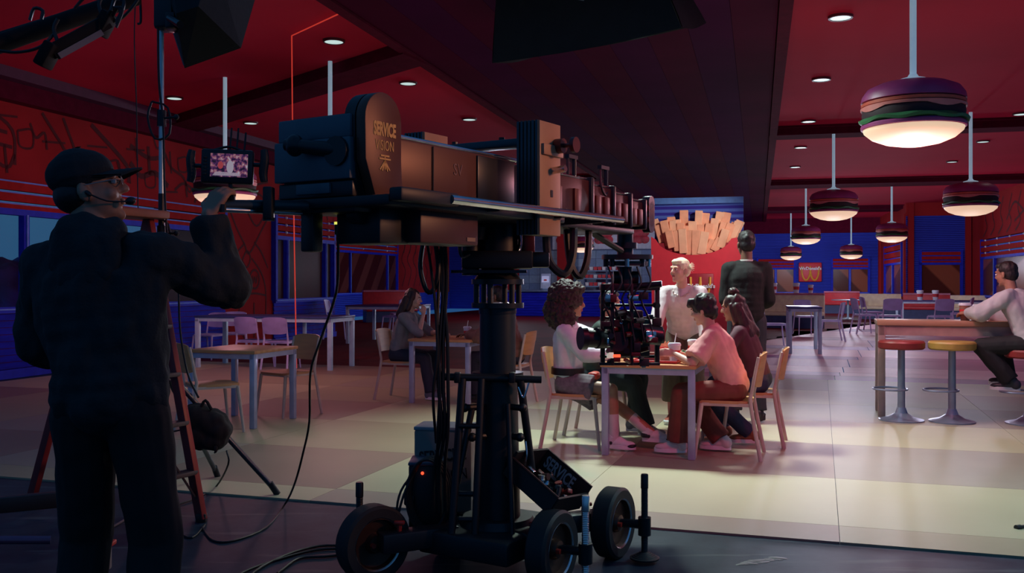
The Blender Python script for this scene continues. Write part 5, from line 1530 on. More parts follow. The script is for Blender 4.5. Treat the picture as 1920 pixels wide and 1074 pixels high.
# softbox on a stand at the upper left
st_ = thing('light_stand', (-2.19, 6.0, 0), 'tall chrome light stand holding a black softbox at the upper left', 'light stand')
xs = -2.19
m = MB(); m.cyl((xs, 6.0, 0.75), (xs, 6.0, 1.95), 0.020, n=16); m.build('lower_tube', BLACKM, st_)
m = MB(); m.cyl((xs, 6.0, 1.68), (xs, 6.0, 2.40), 0.017, n=16); m.build('middle_tube', mat('stand_chrome', (0.62, 0.78, 0.82), 0.3, 0.4), st_)
m = MB(); m.cyl((xs, 6.0, 2.35), (xs, 6.0, 3.05), 0.014, n=16); m.build('upper_tube', MATS['stand_chrome'], st_)
for z in (2.42, 1.70):
    m = MB(); m.cyl((xs, 6.0, z - 0.05), (xs, 6.0, z + 0.05), 0.028, n=14); c_ = m.build('stand_collar', BLACKM, st_)
    m = MB(); m.cyl((xs, 6.0, z), (xs + 0.10, 5.95, z), 0.007, n=8); m.ell((xs + 0.11, 5.95, z), (0.018, 0.014, 0.018), nu=10, nv=6); m.build('collar_knob', BLACK, c_)
    m = MB(); m.tube([(xs - 0.05, 5.97, z + 0.10), (xs - 0.075, 5.97, z), (xs - 0.03, 5.97, z - 0.13), (xs + 0.06, 5.97, z - 0.10), (xs + 0.05, 5.97, z + 0.06), (xs - 0.05, 5.97, z + 0.10)], 0.007, n=6); m.build('cable_wrap', CABLE, c_)
for a, L in ((0, (-1.53, 6.27)), (1, (-2.75, 6.45)), (2, (-2.1, 6.85))):
    m = MB(); m.cyl((xs, 6.0, 0.88), (L[0], L[1], 0.02), 0.017, n=12); lg = m.build('leg', mat('stand_leg_steel', (0.12, 0.13, 0.15), 0.3, 0.8), st_)
    m = MB(); m.cyl((xs + (L[0] - xs) * 0.93, 6 + (L[1] - 6) * 0.93, 0.09), (L[0], L[1], 0.012), 0.021, n=12); m.build('rubber_foot', RUBBER, lg)
    m = MB(); m.bar((xs, 6.0, 0.45), (xs + (L[0] - xs) * 0.45, 6 + (L[1] - 6) * 0.45, 0.50), 0.02, 0.008); m.build('leg_brace', BLACKM, lg, smooth=False)
sb2 = thing('stand_softbox', (-2.1, 5.8, 2.7), 'black softbox at the top of the left light stand', 'softbox')
A = [at(286, -60, 6.7), at(346, 128, 6.3), at(452, 90, 6.0), at(498, -70, 6.4)]
B = [at(318, -90, 5.8), at(330, 25, 5.75), at(372, 12, 5.6), at(400, -90, 5.7)]
m = MB(); m.add(A + B, [(0, 1, 5, 4), (1, 2, 6, 5), (2, 3, 7, 6), (3, 0, 4, 7), (4, 5, 6, 7)]); m.build('fabric_shell', FAB, sb2, smooth=False, fix=True)
A2 = [p.lerp(sum(A, Vector()) / 4, 0.03) - Vector((0, 0.04, 0)) for p in A]
m = MB(); m.add(A2, [(0, 1, 2, 3)]); m.build('front_cloth', mat('softbox_front_grey', (0.10, 0.12, 0.14), 0.8), sb2, smooth=False)
m = MB(); m.rbox(at(312, 22, 6.0), (0.12, 0.14, 0.24), 0.02); m.build('lamp_head', BLACKM, sb2)
m = MB(); m.rbox(at(322, 40, 5.9), (0.06, 0.08, 0.10), 0.01); m.cyl(at(318, 34, 5.85), at(338, 46, 5.7), 0.022, n=10); m.build('yoke_bracket', BLACKM, sb2)
cable([at(296, 20, 5.95), at(298, 150, 5.95), at(306, 230, 5.92), at(308, 330, 5.95), at(312, 420, 5.95), at(318, 500, 5.98)], 0.007, 'black cable running down the chrome light stand')
cable([at(254, 0, 6.5), at(252, 80, 6.5), at(256, 200, 6.5), at(258, 330, 6.5), at(259, 400, 6.5)], 0.004, 'thin cable hanging left of the chrome light stand')
cable([at(263, 0, 6.2), at(264, 40, 6.2), at(258, 45, 6.2)], 0.008, 'short cable end hanging beside the stand softbox')

# boom with hung tube light at the upper left
bm_ = thing('lighting_boom', at(120, 45, 5.0), 'thick black lighting boom across the upper left corner', 'boom')
m = MB(); m.cyl(at(-60, 102, 4.8), at(255, -6, 5.4), 0.048, n=20); m.build('boom_pipe', mat('boom_black', (0.004, 0.004, 0.006), 0.7, spec=0.2), bm_)
m = MB(); m.cyl(at(-60, 90, 4.85), at(270, -14, 5.4), 0.030, n=12); m.build('boom_rail', MATS['boom_black'], bm_)
for x, y in ((62, 30), (214, 12)):
    m = MB(); m.tube([at(x - 6, y + 8, 4.9), at(x + 2, y - 14, 4.9), at(x + 18, y - 10, 4.9), at(x + 16, y + 6, 4.9)], 0.009, n=6); m.build('pipe_clamp', BLACKM, bm_)
tl = thing('tube_light', at(140, 85, 4.9), 'slim batten light hung under the boom at the upper left', 'light')
p0, p1 = at(92, 100, 4.8), at(198, 42, 5.0)
m = MB(); m.bar(p0, p1, 0.09, 0.075); m.build('housing', MATS['boom_black'], tl, bevel=0.006)
dn = Vector((0.025, -0.03, -0.042))
m = MB(); m.bar(p0.lerp(p1, 0.12) + dn, p0.lerp(p1, 0.88) + dn, 0.03, 0.03); m.build('lens_strip', mat('lens_strip_grey', (0.09, 0.10, 0.14), 0.3), tl, smooth=False)
for p in (p0, p1):
    m = MB(); m.rbox(p + Vector((0, -0.01, -0.012)), (0.06, 0.11, 0.13), 0.012, rot=(0, 0.5, 0)); m.build('end_cap', MATS['boom_black'], tl)
for u in (0.15, 0.95):
    c_ = p0.lerp(p1, u)
    m = MB(); m.tube([c_ + Vector((0, 0, 0.03)), c_ + Vector((-0.02, 0, 0.10)), c_ + Vector((0.0, 0, 0.15))], 0.010, n=8); m.build('hanger', BLACK, tl)
cable([at(-20, 92, 4.8), at(30, 98, 4.8), at(75, 88, 4.8), at(105, 60, 4.85)], 0.008, 'black cable sagging below the boom to the batten light')
cable([at(140, 16, 4.9), at(150, 4, 4.9), at(160, -6, 4.9)], 0.008, 'short cable going up from the boom')
cable([at(206, 42, 5.0), at(228, 34, 5.0), at(248, 14, 5.0), at(262, -6, 5.0)], 0.008, 'black cable looping up from the batten light end')
for k in range(3):
    cable([at(200 + 6 * k, 30, 4.95), at(212 + 5 * k, 14, 4.9), at(226 + 2 * k, 20, 4.9), at(218, 40 + 6 * k, 4.9)], 0.007, ['outer', 'middle', 'inner'][k] + ' curl of cable at the boom joint', group='cable curls at the boom joint')

# sandbag over the stand leg
m = MB()
c = at(388, 800, 6.05)
for dx, dz, rx, rz_ in ((-0.06, 0.06, 0.11, 0.09), (0.02, 0.02, 0.12, 0.10), (0.07, -0.02, 0.09, 0.08), (-0.05, -0.06, 0.10, 0.08), (0.04, -0.09, 0.09, 0.06)):
    m.ell(c + Vector((dx, 0, dz)), (rx, 0.085, rz_))
sbag = thing('sandbag', c - Vector((0, 0, 0.15)), 'black sandbag hung over the leg of the light stand', 'sandbag')
BAG = mat('sandbag_black', (0.010, 0.010, 0.013), 0.85)
remesh(m, 'bag', 0.012, BAG, sbag, 3, disp=folds(0.014, 14, 2))
for s in (-1, 1):
    m = MB(); m.tube([c + Vector((0.08 * s - 0.01, -0.05, -0.10)), c + Vector((0.085 * s - 0.01, -0.06, -0.14)), c + Vector((0.07 * s - 0.005, -0.06, -0.155))], lambda q: 0.018 * (1 - q * 0.8), n=8); m.build('bag_corner', BAG, sbag)
m = MB(); m.tube([c + Vector((-0.03, -0.03, 0.12)), c + Vector((0.0, -0.03, 0.17)), c + Vector((0.04, -0.03, 0.11))], 0.01, n=8); m.build('bag_handle', BAG, sbag)
cable([at(335, 540, 6.3), at(338, 620, 6.25), at(352, 700, 6.15), at(372, 745, 6.05)], 0.007, 'black cable falling to the sandbag from behind the man in the cap')

# red stepladder behind the man in the cap
LADR = mat('ladder_red', (0.30, 0.035, 0.035), 0.45)
LADB = mat('ladder_tread_dark', (0.045, 0.03, 0.035), 0.5)
wa = Vector((0.442, 0.897, 0)) * 0.42
f0 = Vector((-1.81, 5.6, 0)) - wa; r0 = Vector((-2.92, 6.27, 0)) - wa * 0.6
apx = (f0 + r0) / 2 + Vector((0.11, -0.05, 1.78))
lad = thing('stepladder', (f0 + r0) / 2, 'red stepladder standing behind the man in the cap', 'stepladder')
for base, mt in ((f0, LADR), (r0, LADR)):
    for k in (0, 1):
        b_ = base + wa * k * 1.0; t_ = apx + wa * (0.12 + 0.76 * k) - wa * 0.0
        m = MB(); m.bar(b_ + Vector((0, 0, 0.01)), t_, 0.035, 0.075, up=(f0 - r0).normalized()); rl = m.build('rail', mt, lad, bevel=0.004)
        m = MB(); m.rbox(b_ + Vector((0, 0, 0.025)), (0.06, 0.05, 0.05), 0.008); m.build('rubber_foot', RUBBER, rl)
for k in range(1, 6):
    u = k / 6.3
    a_ = f0.lerp(apx, u); b_ = (f0 + wa).lerp(apx + wa * 0.88, u)
    m = MB(); m.bar(a_, b_, 0.085, 0.025); m.build('tread', LADB, lad, bevel=0.003)
for k in (1, 2, 3):
    u = k / 4.2
    a_ = r0.lerp(apx, u); b_ = (r0 + wa).lerp(apx + wa * 0.88, u)
    m = MB(); m.bar(a_, b_, 0.05, 0.022); m.build('rear_brace', LADB, lad, smooth=False)
for k in (0, 1):
    m = MB(); m.bar(f0.lerp(apx, 0.45) + wa * k, r0.lerp(apx, 0.45) + wa * k, 0.03, 0.006); m.build('spreader', LADB, lad, smooth=False)
    m = MB(); m.bar(f0.lerp(apx, 0.06) + wa * k, f0.lerp(apx, 0.26) + wa * (0.5), 0.03, 0.01); m.build('corner_brace', LADB, lad, smooth=False)
m = MB(); m.rbox(apx + wa * 0.5 + Vector((0, 0, 0.03)), (0.26, 0.42, 0.05), 0.01, rot=(0, 0, -0.46)); m.build('top_cap', mat('ladder_cap_brown', (0.22, 0.07, 0.04), 0.5), lad)

# rolling stand base at the bottom left
rs = thing('rolling_stand', at(180, 1010, 4.0), 'rolling stand base with caster at the lower left', 'stand')
m = MB(); m.bar(at(-40, 950, 4.25), at(118, 935, 4.35), 0.05, 0.07); m.build('base_bar', BLACK, rs, bevel=0.006)
m = MB(); m.cyl(at(-40, 1012, 4.0), at(95, 1012, 4.1), 0.018, n=12); m.build('base_tube', mat('stand_tube_blue', (0.06, 0.07, 0.16), 0.35, 0.5), rs)
m = MB(); m.cyl(at(180, 945, 4.1), at(180, 1016, 4.1), 0.014, n=12); m.build('riser', LADR, rs)
m = MB(); m.rbox(at(190, 1018, 4.1), (0.11, 0.06, 0.02), 0.005); m.build('caster_plate', REDK, rs)
m = MB(); m.rbox(at(198, 1044, 4.1), (0.04, 0.05, 0.11), 0.01); m.build('caster_fork', mat('caster_grey', (0.25, 0.28, 0.3), 0.4, 0.3), rs)
c = on_floor(214, 1100); c = Vector((at(214, 1050, 4.1).x, 4.1, 0.062))
m = MB(); m.cyl(c + Vector((-0.018, 0.012, 0)), c + Vector((0.018, -0.012, 0)), 0.062, n=28); wh = m.build('caster_wheel', mat('caster_tyre', (0.30, 0.32, 0.33), 0.5), rs)
m = MB(); m.cyl(c + Vector((0.018, -0.012, 0)), c + Vector((0.026, -0.018, 0)), 0.03, n=20); m.build('caster_hub', REDK, wh)
cable([gr(236, 975), gr(210, 990), gr(170, 1010), gr(150, 1040)], 0.007, 'grey cable on the floor beside the caster', mt=mat('cable_grey', (0.10, 0.10, 0.12), 0.5))
# black rod end at the right edge of the frame
t = thing('equipment_rod', gr(1930, 995), 'black rod end poking in at the lower right edge', 'rod')
m = MB(); e0, e1 = gr(1908, 995, 0.018), gr(1990, 985, 0.018); m.cyl(e0, e1, 0.012, n=12); m.build('rod_body', BLACK, t)
m = MB(); m.cyl(e0 - (e1 - e0).normalized() * 0.012, e0 + (e1 - e0).normalized() * 0.02, 0.016, n=12); m.build('rod_cap', RUBBER, t)
# dark paint stain on the floor
m = MB(); random.seed(5)
for k in range(16):
    u = k / 15
    p = on_floor(1392 + 70 * u + random.uniform(-4, 4), 1056 - 8 * u + random.uniform(-3, 3))
    r = random.uniform(0.008, 0.028)
    m.lathe([(r, 0.0), (r * 0.9, 0.0012), (0.0, 0.0014)], 10, Matrix.Translation(p) @ Matrix.Rotation(random.uniform(-0.4, 0.4), 4, 'Z') @ Matrix.Diagonal((1.8, 0.7, 1, 1)))
tag(m.build('paint_stain', mat('stain_dark', (0.02, 0.025, 0.04), 0.5)), 'dark smudged stain on the scuffed floor at the lower right', 'stain', kind='stuff')

# ================================================================== BAR TABLE AND STOOLS (right)
BT = Vector((3.76, 9.86, TZ))
BWOOD = two_tone('bar_wood', (0.42, 0.22, 0.15), (0.50, 0.28, 0.19), 2.0, 0.45, axis='Y', dist=4.0)
table('bar_table', BT, SET_RZ, 1.75, 0.55, 0.99, 'high wooden bar table at the right', BWOOD, mat('bar_table_leg', (0.42, 0.26, 0.25), 0.45), th=0.05, lw=0.07, apron=0.10)
SLEG = mat('stool_steel', (0.30, 0.33, 0.46), 0.35, 0.5)
def stool(px, py, m, label, fr=True, hs=0.80):
    p = on_floor(px, py); p.z = TZ
    t = thing('bar_stool', p, label, 'stool', group='bar stools at the high table')
    M = Matrix.Translation(p)
    MB().lathe([(0.0, hs - 0.085), (0.205, hs - 0.085), (0.22, hs - 0.07), (0.222, hs - 0.02), (0.21, hs - 0.003), (0.0, hs)], 32, M).build('seat', m, t)
    MB().lathe([(0.036, 0.08), (0.034, hs - 0.08)], 18, M).build('post', SLEG, t)
    MB().lathe([(0.0, 0.0), (0.215, 0.0), (0.215, 0.012), (0.12, 0.035), (0.06, 0.075), (0.04, 0.13)], 32, M).build('base', SLEG, t)
    ring = [(p.x + 0.16 * math.cos(a) - 0.12, p.y + 0.16 * math.sin(a) - 0.02, 0.33) for a in [i * math.pi / 8 for i in range(17)]]
    m2 = MB(); m2.tube(ring, 0.010, n=8); m2.build('foot_ring', SLEG, t)
    return p
stool(1690, 790, mat('stool_red', (0.26, 0.028, 0.028), 0.45), 'bar stool with a round red seat beside the table leg')
stool(1785, 793, mat('stool_mustard', (0.46, 0.29, 0.07), 0.45), 'bar stool with a round mustard yellow seat')
S3 = stool(1930, 797, MATS['stool_red'], 'red seated bar stool under the man at the right edge', hs=0.73)

# ================================================================== FOOD ON THE MAIN TABLE
TT = TZ + 0.735
def on_table(a, b): 
    p = stv(MT, a, b); p.z = TT; return p
TRAY = mat('tray_red', (0.45, 0.025, 0.04), 0.4)
def tray(a, b, label, w=0.36, d=0.26):
    p = on_table(a, b)
    t = thing('serving_tray', p, label, 'tray', rz=SET_RZ, group='red serving trays')
    M = Matrix.Translation(p) @ SETM
    MB(M).rbox((0, 0, 0.006), (w, d, 0.010), 0.004).build('tray_base', TRAY, t)
    r = MB(M)
    for c, s in (((0, d / 2, 0.014), (w, 0.014, 0.02)), ((0, -d / 2, 0.014), (w, 0.014, 0.02)), ((w / 2, 0, 0.014), (0.014, d, 0.02)), ((-w / 2, 0, 0.014), (0.014, d, 0.02))): r.rbox(c, s, 0.005)
    r.build('tray_rim', TRAY, t)
    MB(M).box((0, 0, 0.0125), (w * 0.85, d * 0.8, 0.002)).build('tray_liner', mat('liner_pink', (0.75, 0.45, 0.45), 0.6), t, smooth=False)
tray(0.40, 0.24, 'red serving tray nearest the front of the long table')
tray(0.28, 0.80, 'red serving tray in the middle of the long table')
tray(0.40, 1.25, 'red serving tray nearest the woman leaning on the table')
cup_at(on_table(0.545, 0.26) + Vector((0, 0, 0.0)), 1.15, 'large white cup with straw held by the man in the pink shirt')
cup_at(on_table(0.60, 1.0), 1.05, 'white cup by the long haired woman at the table', straw=False)
cup_at(on_table(0.12, 1.05), 1.1, 'white cup at the left of the long table beyond the hanging camera')
def fries(a, b, label, rz=0.0):
    p = on_table(a, b) + Vector((0, 0, 0.0135))
    t = thing('fries_carton', p, label, 'carton', group='fries cartons')
    M = Matrix.Translation(p) @ Matrix.Rotation(SET_RZ + rz, 4, 'Z')
    MB(M).box((0, 0, 0.045), (0.065, 0.03, 0.09), taper=1.25).build('carton', CUPR, t, smooth=False)
    for k in range(9):
        m2 = MB(M); m2.box((-0.03 + 0.0075 * k, 0.004 * ((k % 3) - 1), 0.10 + 0.008 * (k % 3)), (0.006, 0.006, 0.05), rot=(0.1 * ((k % 3) - 1), 0.05 * (k - 4), 0)); m2.build('fry', FRYL, t, smooth=False)
    arches(M @ Matrix.Translation((0, -0.021, 0.045)) @ Matrix.Rotation(math.pi / 2, 4, 'X'), 0.03, 0.028, 0.0022).build('gold_w', GOLD, t)
fries(0.42, 0.55, 'red fries carton standing beyond the front tray')
fries(0.30, 0.76, 'red fries carton on the middle tray', 0.5)
def box_food(a, b, label, mt, s=(0.12, 0.09, 0.07), op=False):
    p = on_table(a, b) + Vector((0, 0, 0.0135))
    t = thing('food_box', p, label, 'food box', group='food boxes on the long table')
    M = Matrix.Translation(p) @ SETM
    MB(M).box((0, 0, s[2] / 2), s, taper=1.1).build('box_base', mt, t, smooth=False)
    if op: MB(M).box((0, s[1] * 0.55, s[2] + 0.035), (s[0] * 1.05, 0.006, 0.08), rot=(-0.25, 0, 0)).build('box_lid', mt, t, smooth=False)
    else: MB(M).box((0, 0, s[2] + 0.008), (s[0] * 1.14, s[1] * 1.14, 0.016), taper=0.85).build('box_lid', mt, t, smooth=False)
box_food(0.35, 0.20, 'brown cardboard box on the front tray', mat('card_brown', (0.30, 0.13, 0.10), 0.6), op=True)
box_food(0.46, 0.30, 'small peach nugget box at the edge of the front tray', mat('card_peach', (0.75, 0.35, 0.25), 0.6), (0.07, 0.05, 0.04))
box_food(0.36, 1.20, 'pink wrapped box on the far tray', mat('card_pink', (0.75, 0.30, 0.32), 0.6), (0.11, 0.09, 0.05))
# salad bowl
p = on_table(0.62, 0.52)
t = thing('salad_bowl', p, 'shallow bowl of dark salad beside the straw cup', 'bowl')
M = Matrix.Translation(p)
MB().lathe([(0.0, 0.004), (0.05, 0.0), (0.085, 0.035), (0.098, 0.055), (0.092, 0.055), (0.078, 0.036), (0.0, 0.02)], 28, M).build('bowl', mat('bowl_grey', (0.45, 0.42, 0.42), 0.4), t)
for k in range(12):
    m2 = MB(); a = k * 2.4; m2.ell(p + Vector((0.045 * math.cos(a), 0.045 * math.sin(a), 0.05 + 0.012 * (k % 3))), (0.03, 0.022, 0.012), rot=(0.4 * k, 0.3 * k, k)); m2.build('leaf', [mat('salad_plum', (0.10, 0.03, 0.07), 0.6), MATS['lettuce_green'], mat('salad_red', (0.5, 0.06, 0.06), 0.5)][k % 3], t)
p = stv(PT, 0.60, 0.30); p.z = TT
cup_at(p, 1.0, 'drink cup with straw on the table behind the crane column')
p = stv(BT, 0.85, 0.28); p.z = TZ + 0.99
cup_at(p, 1.3, 'tall brown drink cup on the bar table', body=mat('cup_brown', (0.35, 0.17, 0.12), 0.4), straw=False)
p = stv(BT, 0.97, 0.25); p.z = TZ + 0.99
cup_at(p, 1.2, 'pale lilac cup on the bar table nearest the seated man', body=mat('cup_lilac', (0.5, 0.45, 0.7), 0.4), straw=False)
# ================================================================== PEOPLE
def ik(a, b, l1, l2, pole):
    a, b = Vector(a), Vector(b)
    d = b - a
    L = d.length
    mx = (l1 + l2) * 0.995
    if L > mx:
        b = a + d * (mx / L); d = b - a; L = mx
    if L < abs(l1 - l2) * 1.05 + 0.02:
        L = abs(l1 - l2) * 1.05 + 0.02
    dn = d.normalized()
    c = (l1 * l1 - l2 * l2 + L * L) / (2 * L)
    h = math.sqrt(max(0, l1 * l1 - c * c))
    p = Vector(pole); p = p - dn * p.dot(dn)
    if p.length < 1e-5: p = Vector((0, 1, 0))
    return a + dn * c + p.normalized() * h, b

def hand(mb, w, f, n, side, curl, s):
    f = Vector(f).normalized(); n = Vector(n); n = (n - f * n.dot(f)).normalized()
    t = f.cross(n) * side
    w = Vector(w)
    offs = (0.029, 0.010, -0.010, -0.028)
    lens = (0.070, 0.079, 0.073, 0.056)
    for o, L in zip(offs, lens):
        k = w + (f * (0.088 - abs(o - 0.006) * 0.25) + t * o) * s
        mb.cap(w + (f * 0.008 + t * o * 0.5) * s, k, 0.0150 * s, 0.0125 * s, n=8)
        p, d, a = k, f.copy(), 0.0
        for q, (fr, rr) in enumerate(((0.42, 0.0095), (0.32, 0.0088), (0.26, 0.0080))):
            a += curl * (0.8, 1.0, 0.7)[q]
            d = (f * math.cos(a) - n * math.sin(a)).normalized()
            e = p + d * L * fr * s
            mb.cap(p, e, rr * s, (rr - 0.0008) * s, n=8)
            p = e
    b = w + (f * 0.022 + t * 0.024 - n * 0.004) * s
    e = b + (f * 0.55 + t * 0.75 - n * 0.25).normalized() * 0.040 * s
    e2 = e + (f * 0.85 + t * (0.35 - curl * 0.4) - n * 0.35).normalized() * 0.030 * s
    mb.cap(w + f * 0.01 * s, b, 0.014 * s, 0.014 * s, n=8); mb.cap(b, e, 0.0135 * s, 0.0105 * s, n=8); mb.cap(e, e2, 0.0105 * s, 0.0085 * s, n=8)

def skin_mat(name, c): return mat(name, c, 0.5, vary=0.06, scale=14)
HAIR_D = mat('hair_near_black', (0.016, 0.010, 0.012), 0.55, vary=0.4, scale=40)
HAIR_B = mat('hair_dark_brown', (0.045, 0.018, 0.018), 0.5, vary=0.4, scale=30, stretch=(4, 4, 0.6))
HAIR_L = mat('hair_bleached', (0.80, 0.70, 0.50), 0.5, vary=0.2, scale=40)
EYEW = mat('eye_white', (0.75, 0.72, 0.70), 0.3)
IRIS = mat('iris_dark', (0.03, 0.02, 0.02), 0.2)

def person(label, loc, face, pose, wear, vox=0.008, s=1.0):
    """pose: pelvis, lean, twist, head (yaw, pitch, roll), rh/lh (wrist, fingers, back-of-hand, curl, pole), rf/lf (ankle, toe yaw, pole)"""
    root = thing('person', loc, label, 'person', rz=-math.radians(face))
    W0 = wm(root)
    NM = lambda: MB(W0)
    P = Vector(pose['pelvis'])
    ln, sl, tw = math.radians(pose.get('lean', 4)), math.radians(pose.get('side', 0)), math.radians(pose.get('twist', 0))
    U = Vector((math.sin(sl), math.sin(ln), math.cos(ln) * math.cos(sl))).normalized()
    X0 = Vector((1, 0, 0)); X0 = (X0 - U * X0.dot(U)).normalized()
    F0 = U.cross(X0).normalized()
    RT = Matrix.Rotation(-tw, 3, U)
    X, F = RT @ X0, RT @ F0
    rotc = Matrix((X, F, U)).transposed().to_4x4()
    rotp = Matrix((X0, F0, U)).transposed().to_4x4()
    sh = pose.get('shoulder', 0.172) * s
    chest = P + U * 0.32 * s
    slouch = pose.get('slouch', 0.0)
    neck = P + U * 0.495 * s + F * (0.005 + slouch) * s
    shR = P + U * (0.435 + pose.get('raise_r', 0)) * s + X * sh + F * slouch * 0.6 * s
    shL = P + U * (0.435 + pose.get('raise_l', 0)) * s - X * sh + F * slouch * 0.6 * s
    yaw, pit, rol = [math.radians(v) for v in pose.get('head', (0, 0, 0))]
    HR = Matrix.Rotation(-yaw, 3, 'Z') @ Matrix.Rotation(pit, 3, 'X') @ Matrix.Rotation(rol, 3, 'Y')
    hc = neck + (U * 0.45 + Vector((0, 0, 0.55))).normalized() * 0.165 * s + (HR @ Vector((0, 0.022, 0))) * s
    hc = hc + Vector(pose.get('head_shift', (0, 0, 0)))
    H = Matrix.Translation(hc) @ HR.to_4x4() @ Matrix.Scale(s, 4)
    HM = W0 @ H
    arm = {}
    for k, shp in (('rh', shR), ('lh', shL)):
        w, fd, nb, cu, pole = pose[k]
        el, w2 = ik(shp, w, 0.285 * s, 0.255 * s, pole)
        arm[k] = (shp, el, w2, fd, nb, cu)
    leg = {}
    for k, sg in (('rf', 1), ('lf', -1)):
        an, ty, pole = pose[k]
        hip = P + X0 * 0.088 * s * sg - U * 0.04 * s
        kn, an2 = ik(hip, an, 0.425 * s, 0.415 * s, pole)
        leg[k] = (hip, kn, an2, math.radians(ty), sg)
    skin = wear['skin']
    fem = wear.get('fem', False)
    # ---- body, one skin
    b = NM()
    b.ell(P, (0.150 * s, 0.105 * s, 0.115 * s), rotp)
    b.ell(P + U * 0.15 * s, (0.128 * s, 0.095 * s, 0.15 * s), rotp)
    b.ell(chest, (0.158 * s, 0.105 * s, 0.175 * s), rotc)
    for sx, q in ((1, shR), (-1, shL)):
        b.cap(neck - U * 0.01 * s, q - X * sx * 0.03 * s, 0.045 * s, 0.042 * s); b.cap(q - X * sx * 0.045 * s, P + U * 0.16 * s + X * sx * 0.07 * s, 0.058 * s, 0.06 * s)
    b.cap(shR - X * 0.04 * s, shL + X * 0.04 * s, 0.052 * s)
    b.cap(neck - U * 0.03 * s, hc - (HR @ Vector((0, 0.02, 0.03))) * s, 0.056 * s, 0.050 * s)
    for k in ('rh', 'lh'):
        a0, el, w, fd, nb, cu = arm[k]
        b.cap(a0, el, 0.046 * s, 0.037 * s); b.cap(el, w, 0.037 * s, 0.024 * s)
        hand(b, w, fd, nb, (-1 if k == 'rh' else 1) * pose.get('thumb', 1), cu, s)
    for k in ('rf', 'lf'):
        hip, kn, an, ty, sg = leg[k]
        b.cap(hip, kn, 0.078 * s, 0.052 * s); b.cap(kn, kn.lerp(an, 0.35), 0.050 * s, 0.053 * s); b.cap(kn.lerp(an, 0.35), an, 0.053 * s, 0.034 * s)
        td = Vector((math.sin(ty), math.cos(ty), -0.25)).normalized()
        b.cap(an - Vector((0, 0, 0.03)), an + td * 0.12 * s - Vector((0, 0, 0.01)), 0.034 * s, 0.026 * s)
    hb = MB(HM)
    hb.ell((0, -0.012, 0.045), (0.074, 0.094, 0.078)); hb.ell((0, 0.020, -0.020), (0.062, 0.070, 0.092)); hb.ell((0, 0.040, -0.070), (0.043, 0.044, 0.036))
    hb.ell((0, 0.074, -0.090), (0.020, 0.018, 0.018))
    for sx in (-1, 1):
        hb.ell((sx * 0.034, 0.060, -0.020), (0.026, 0.026, 0.026)); hb.ell((sx * 0.075, -0.010, -0.006), (0.011, 0.020, 0.031), rot=(0.15, 0, 0.3 * sx))
    hb.cap((0, 0.088, 0.026), (0, 0.108, -0.010), 0.009, 0.0135, n=10); hb.ell((0.010, 0.100, -0.013), 0.010); hb.ell((-0.010, 0.100, -0.013), 0.010)
    hb.cap((-0.034, 0.078, 0.038), (0.034, 0.078, 0.038), 0.013, n=10)
    hb.ell((0, 0.084, -0.043), (0.020, 0.012, 0.007)); hb.ell((0, 0.083, -0.055), (0.018, 0.012, 0.008))
    b.v_off = len(b.v)
    n0 = len(b.v); b.v.extend(hb.v); b.f.extend(tuple(i + n0 for i in q) for q in hb.f)
    body = remesh(b, 'body', vox, skin, root, 2)
    # face
    for sx in (-1, 1):
        e = MB(HM); e.ell((sx * 0.031, 0.0815, 0.016), (0.0135, 0.010, 0.0085), nu=12, nv=8); eo = e.build('eye', EYEW, root)
        e = MB(HM); e.ell((sx * 0.031 + 0.002 * math.sin(yaw), 0.0895, 0.016), (0.0060, 0.0035, 0.0065), nu=10, nv=6); e.build('iris', IRIS, eo)
        e = MB(HM); e.tube([(sx * 0.013, 0.094, 0.036), (sx * 0.030, 0.092, 0.042), (sx * 0.048, 0.080, 0.037)], 0.0040, n=6); e.build('eyebrow', wear.get('brow', HAIR_D), root)
    e = MB(HM); e.ell((0, 0.090, -0.0435), (0.021, 0.009, 0.0055)); e.ell((0, 0.0885, -0.0535), (0.018, 0.010, 0.0065)); e.build('lips', wear.get('lips', mat('lips_rose', (0.42, 0.12, 0.12), 0.4)), root)
    # ---- top
    g = wear.get('loose', 0.016) * s
    if 'top' in wear:
        c = NM()
        hem = wear.get('hem', 0.02)
        for i in range(7):
            q = i / 6
            z_ = (0.06 - hem) * (1 - q) + 0.34 * q
            rr = rotp if q < 0.5 else rotc
            c.ell(P + U * z_ * s + F * slouch * q * 0.5 * s, ((0.150 + 0.010 * q - 0.012 * math.sin(math.pi * q)) * s + g, (0.108 + 0.004 * q) * s + g, (0.115 + 0.06 * q) * s), rr)
        for sx, q in ((1, shR), (-1, shL)):
            c.cap(neck - U * 0.012 * s, q - X * sx * 0.02 * s, 0.052 * s, 0.046 * s + g * 0.6)
            c.cap(q - X * sx * 0.035 * s, P + U * 0.12 * s + X * sx * 0.075 * s, 0.060 * s + g * 0.6, 0.066 * s + g)
        c.cap(shR - X * 0.035 * s, shL + X * 0.035 * s, 0.054 * s + g * 0.6)
        c.cap(neck - U * 0.05 * s, neck + U * 0.012 * s, 0.066 * s, 0.062 * s, flat1=True)
        sl_ = wear.get('sleeve', 1.0)
        for k in ('rh', 'lh'):
            a0, el, w, fd, nb, cu = arm[k]
            gw = wear.get('sleeve_w', 0.0) * s
            if sl_ <= 0.5:
                e2 = a0.lerp(el, sl_ / 0.5)
                c.cap(a0, e2, 0.048 * s + g * 0.8, 0.050 * s + g + gw, flat1=True)
            else:
                c.cap(a0, el, 0.048 * s + g * 0.8, 0.040 * s + g * 0.9 + gw * 0.8)
                e2 = el.lerp(w, min(1.0, (sl_ - 0.5) * 2))
                c.cap(el, e2, 0.040 * s + g * 0.9 + gw * 0.8, 0.027 * s + g * 0.6 + gw * 0.5, flat1=True)
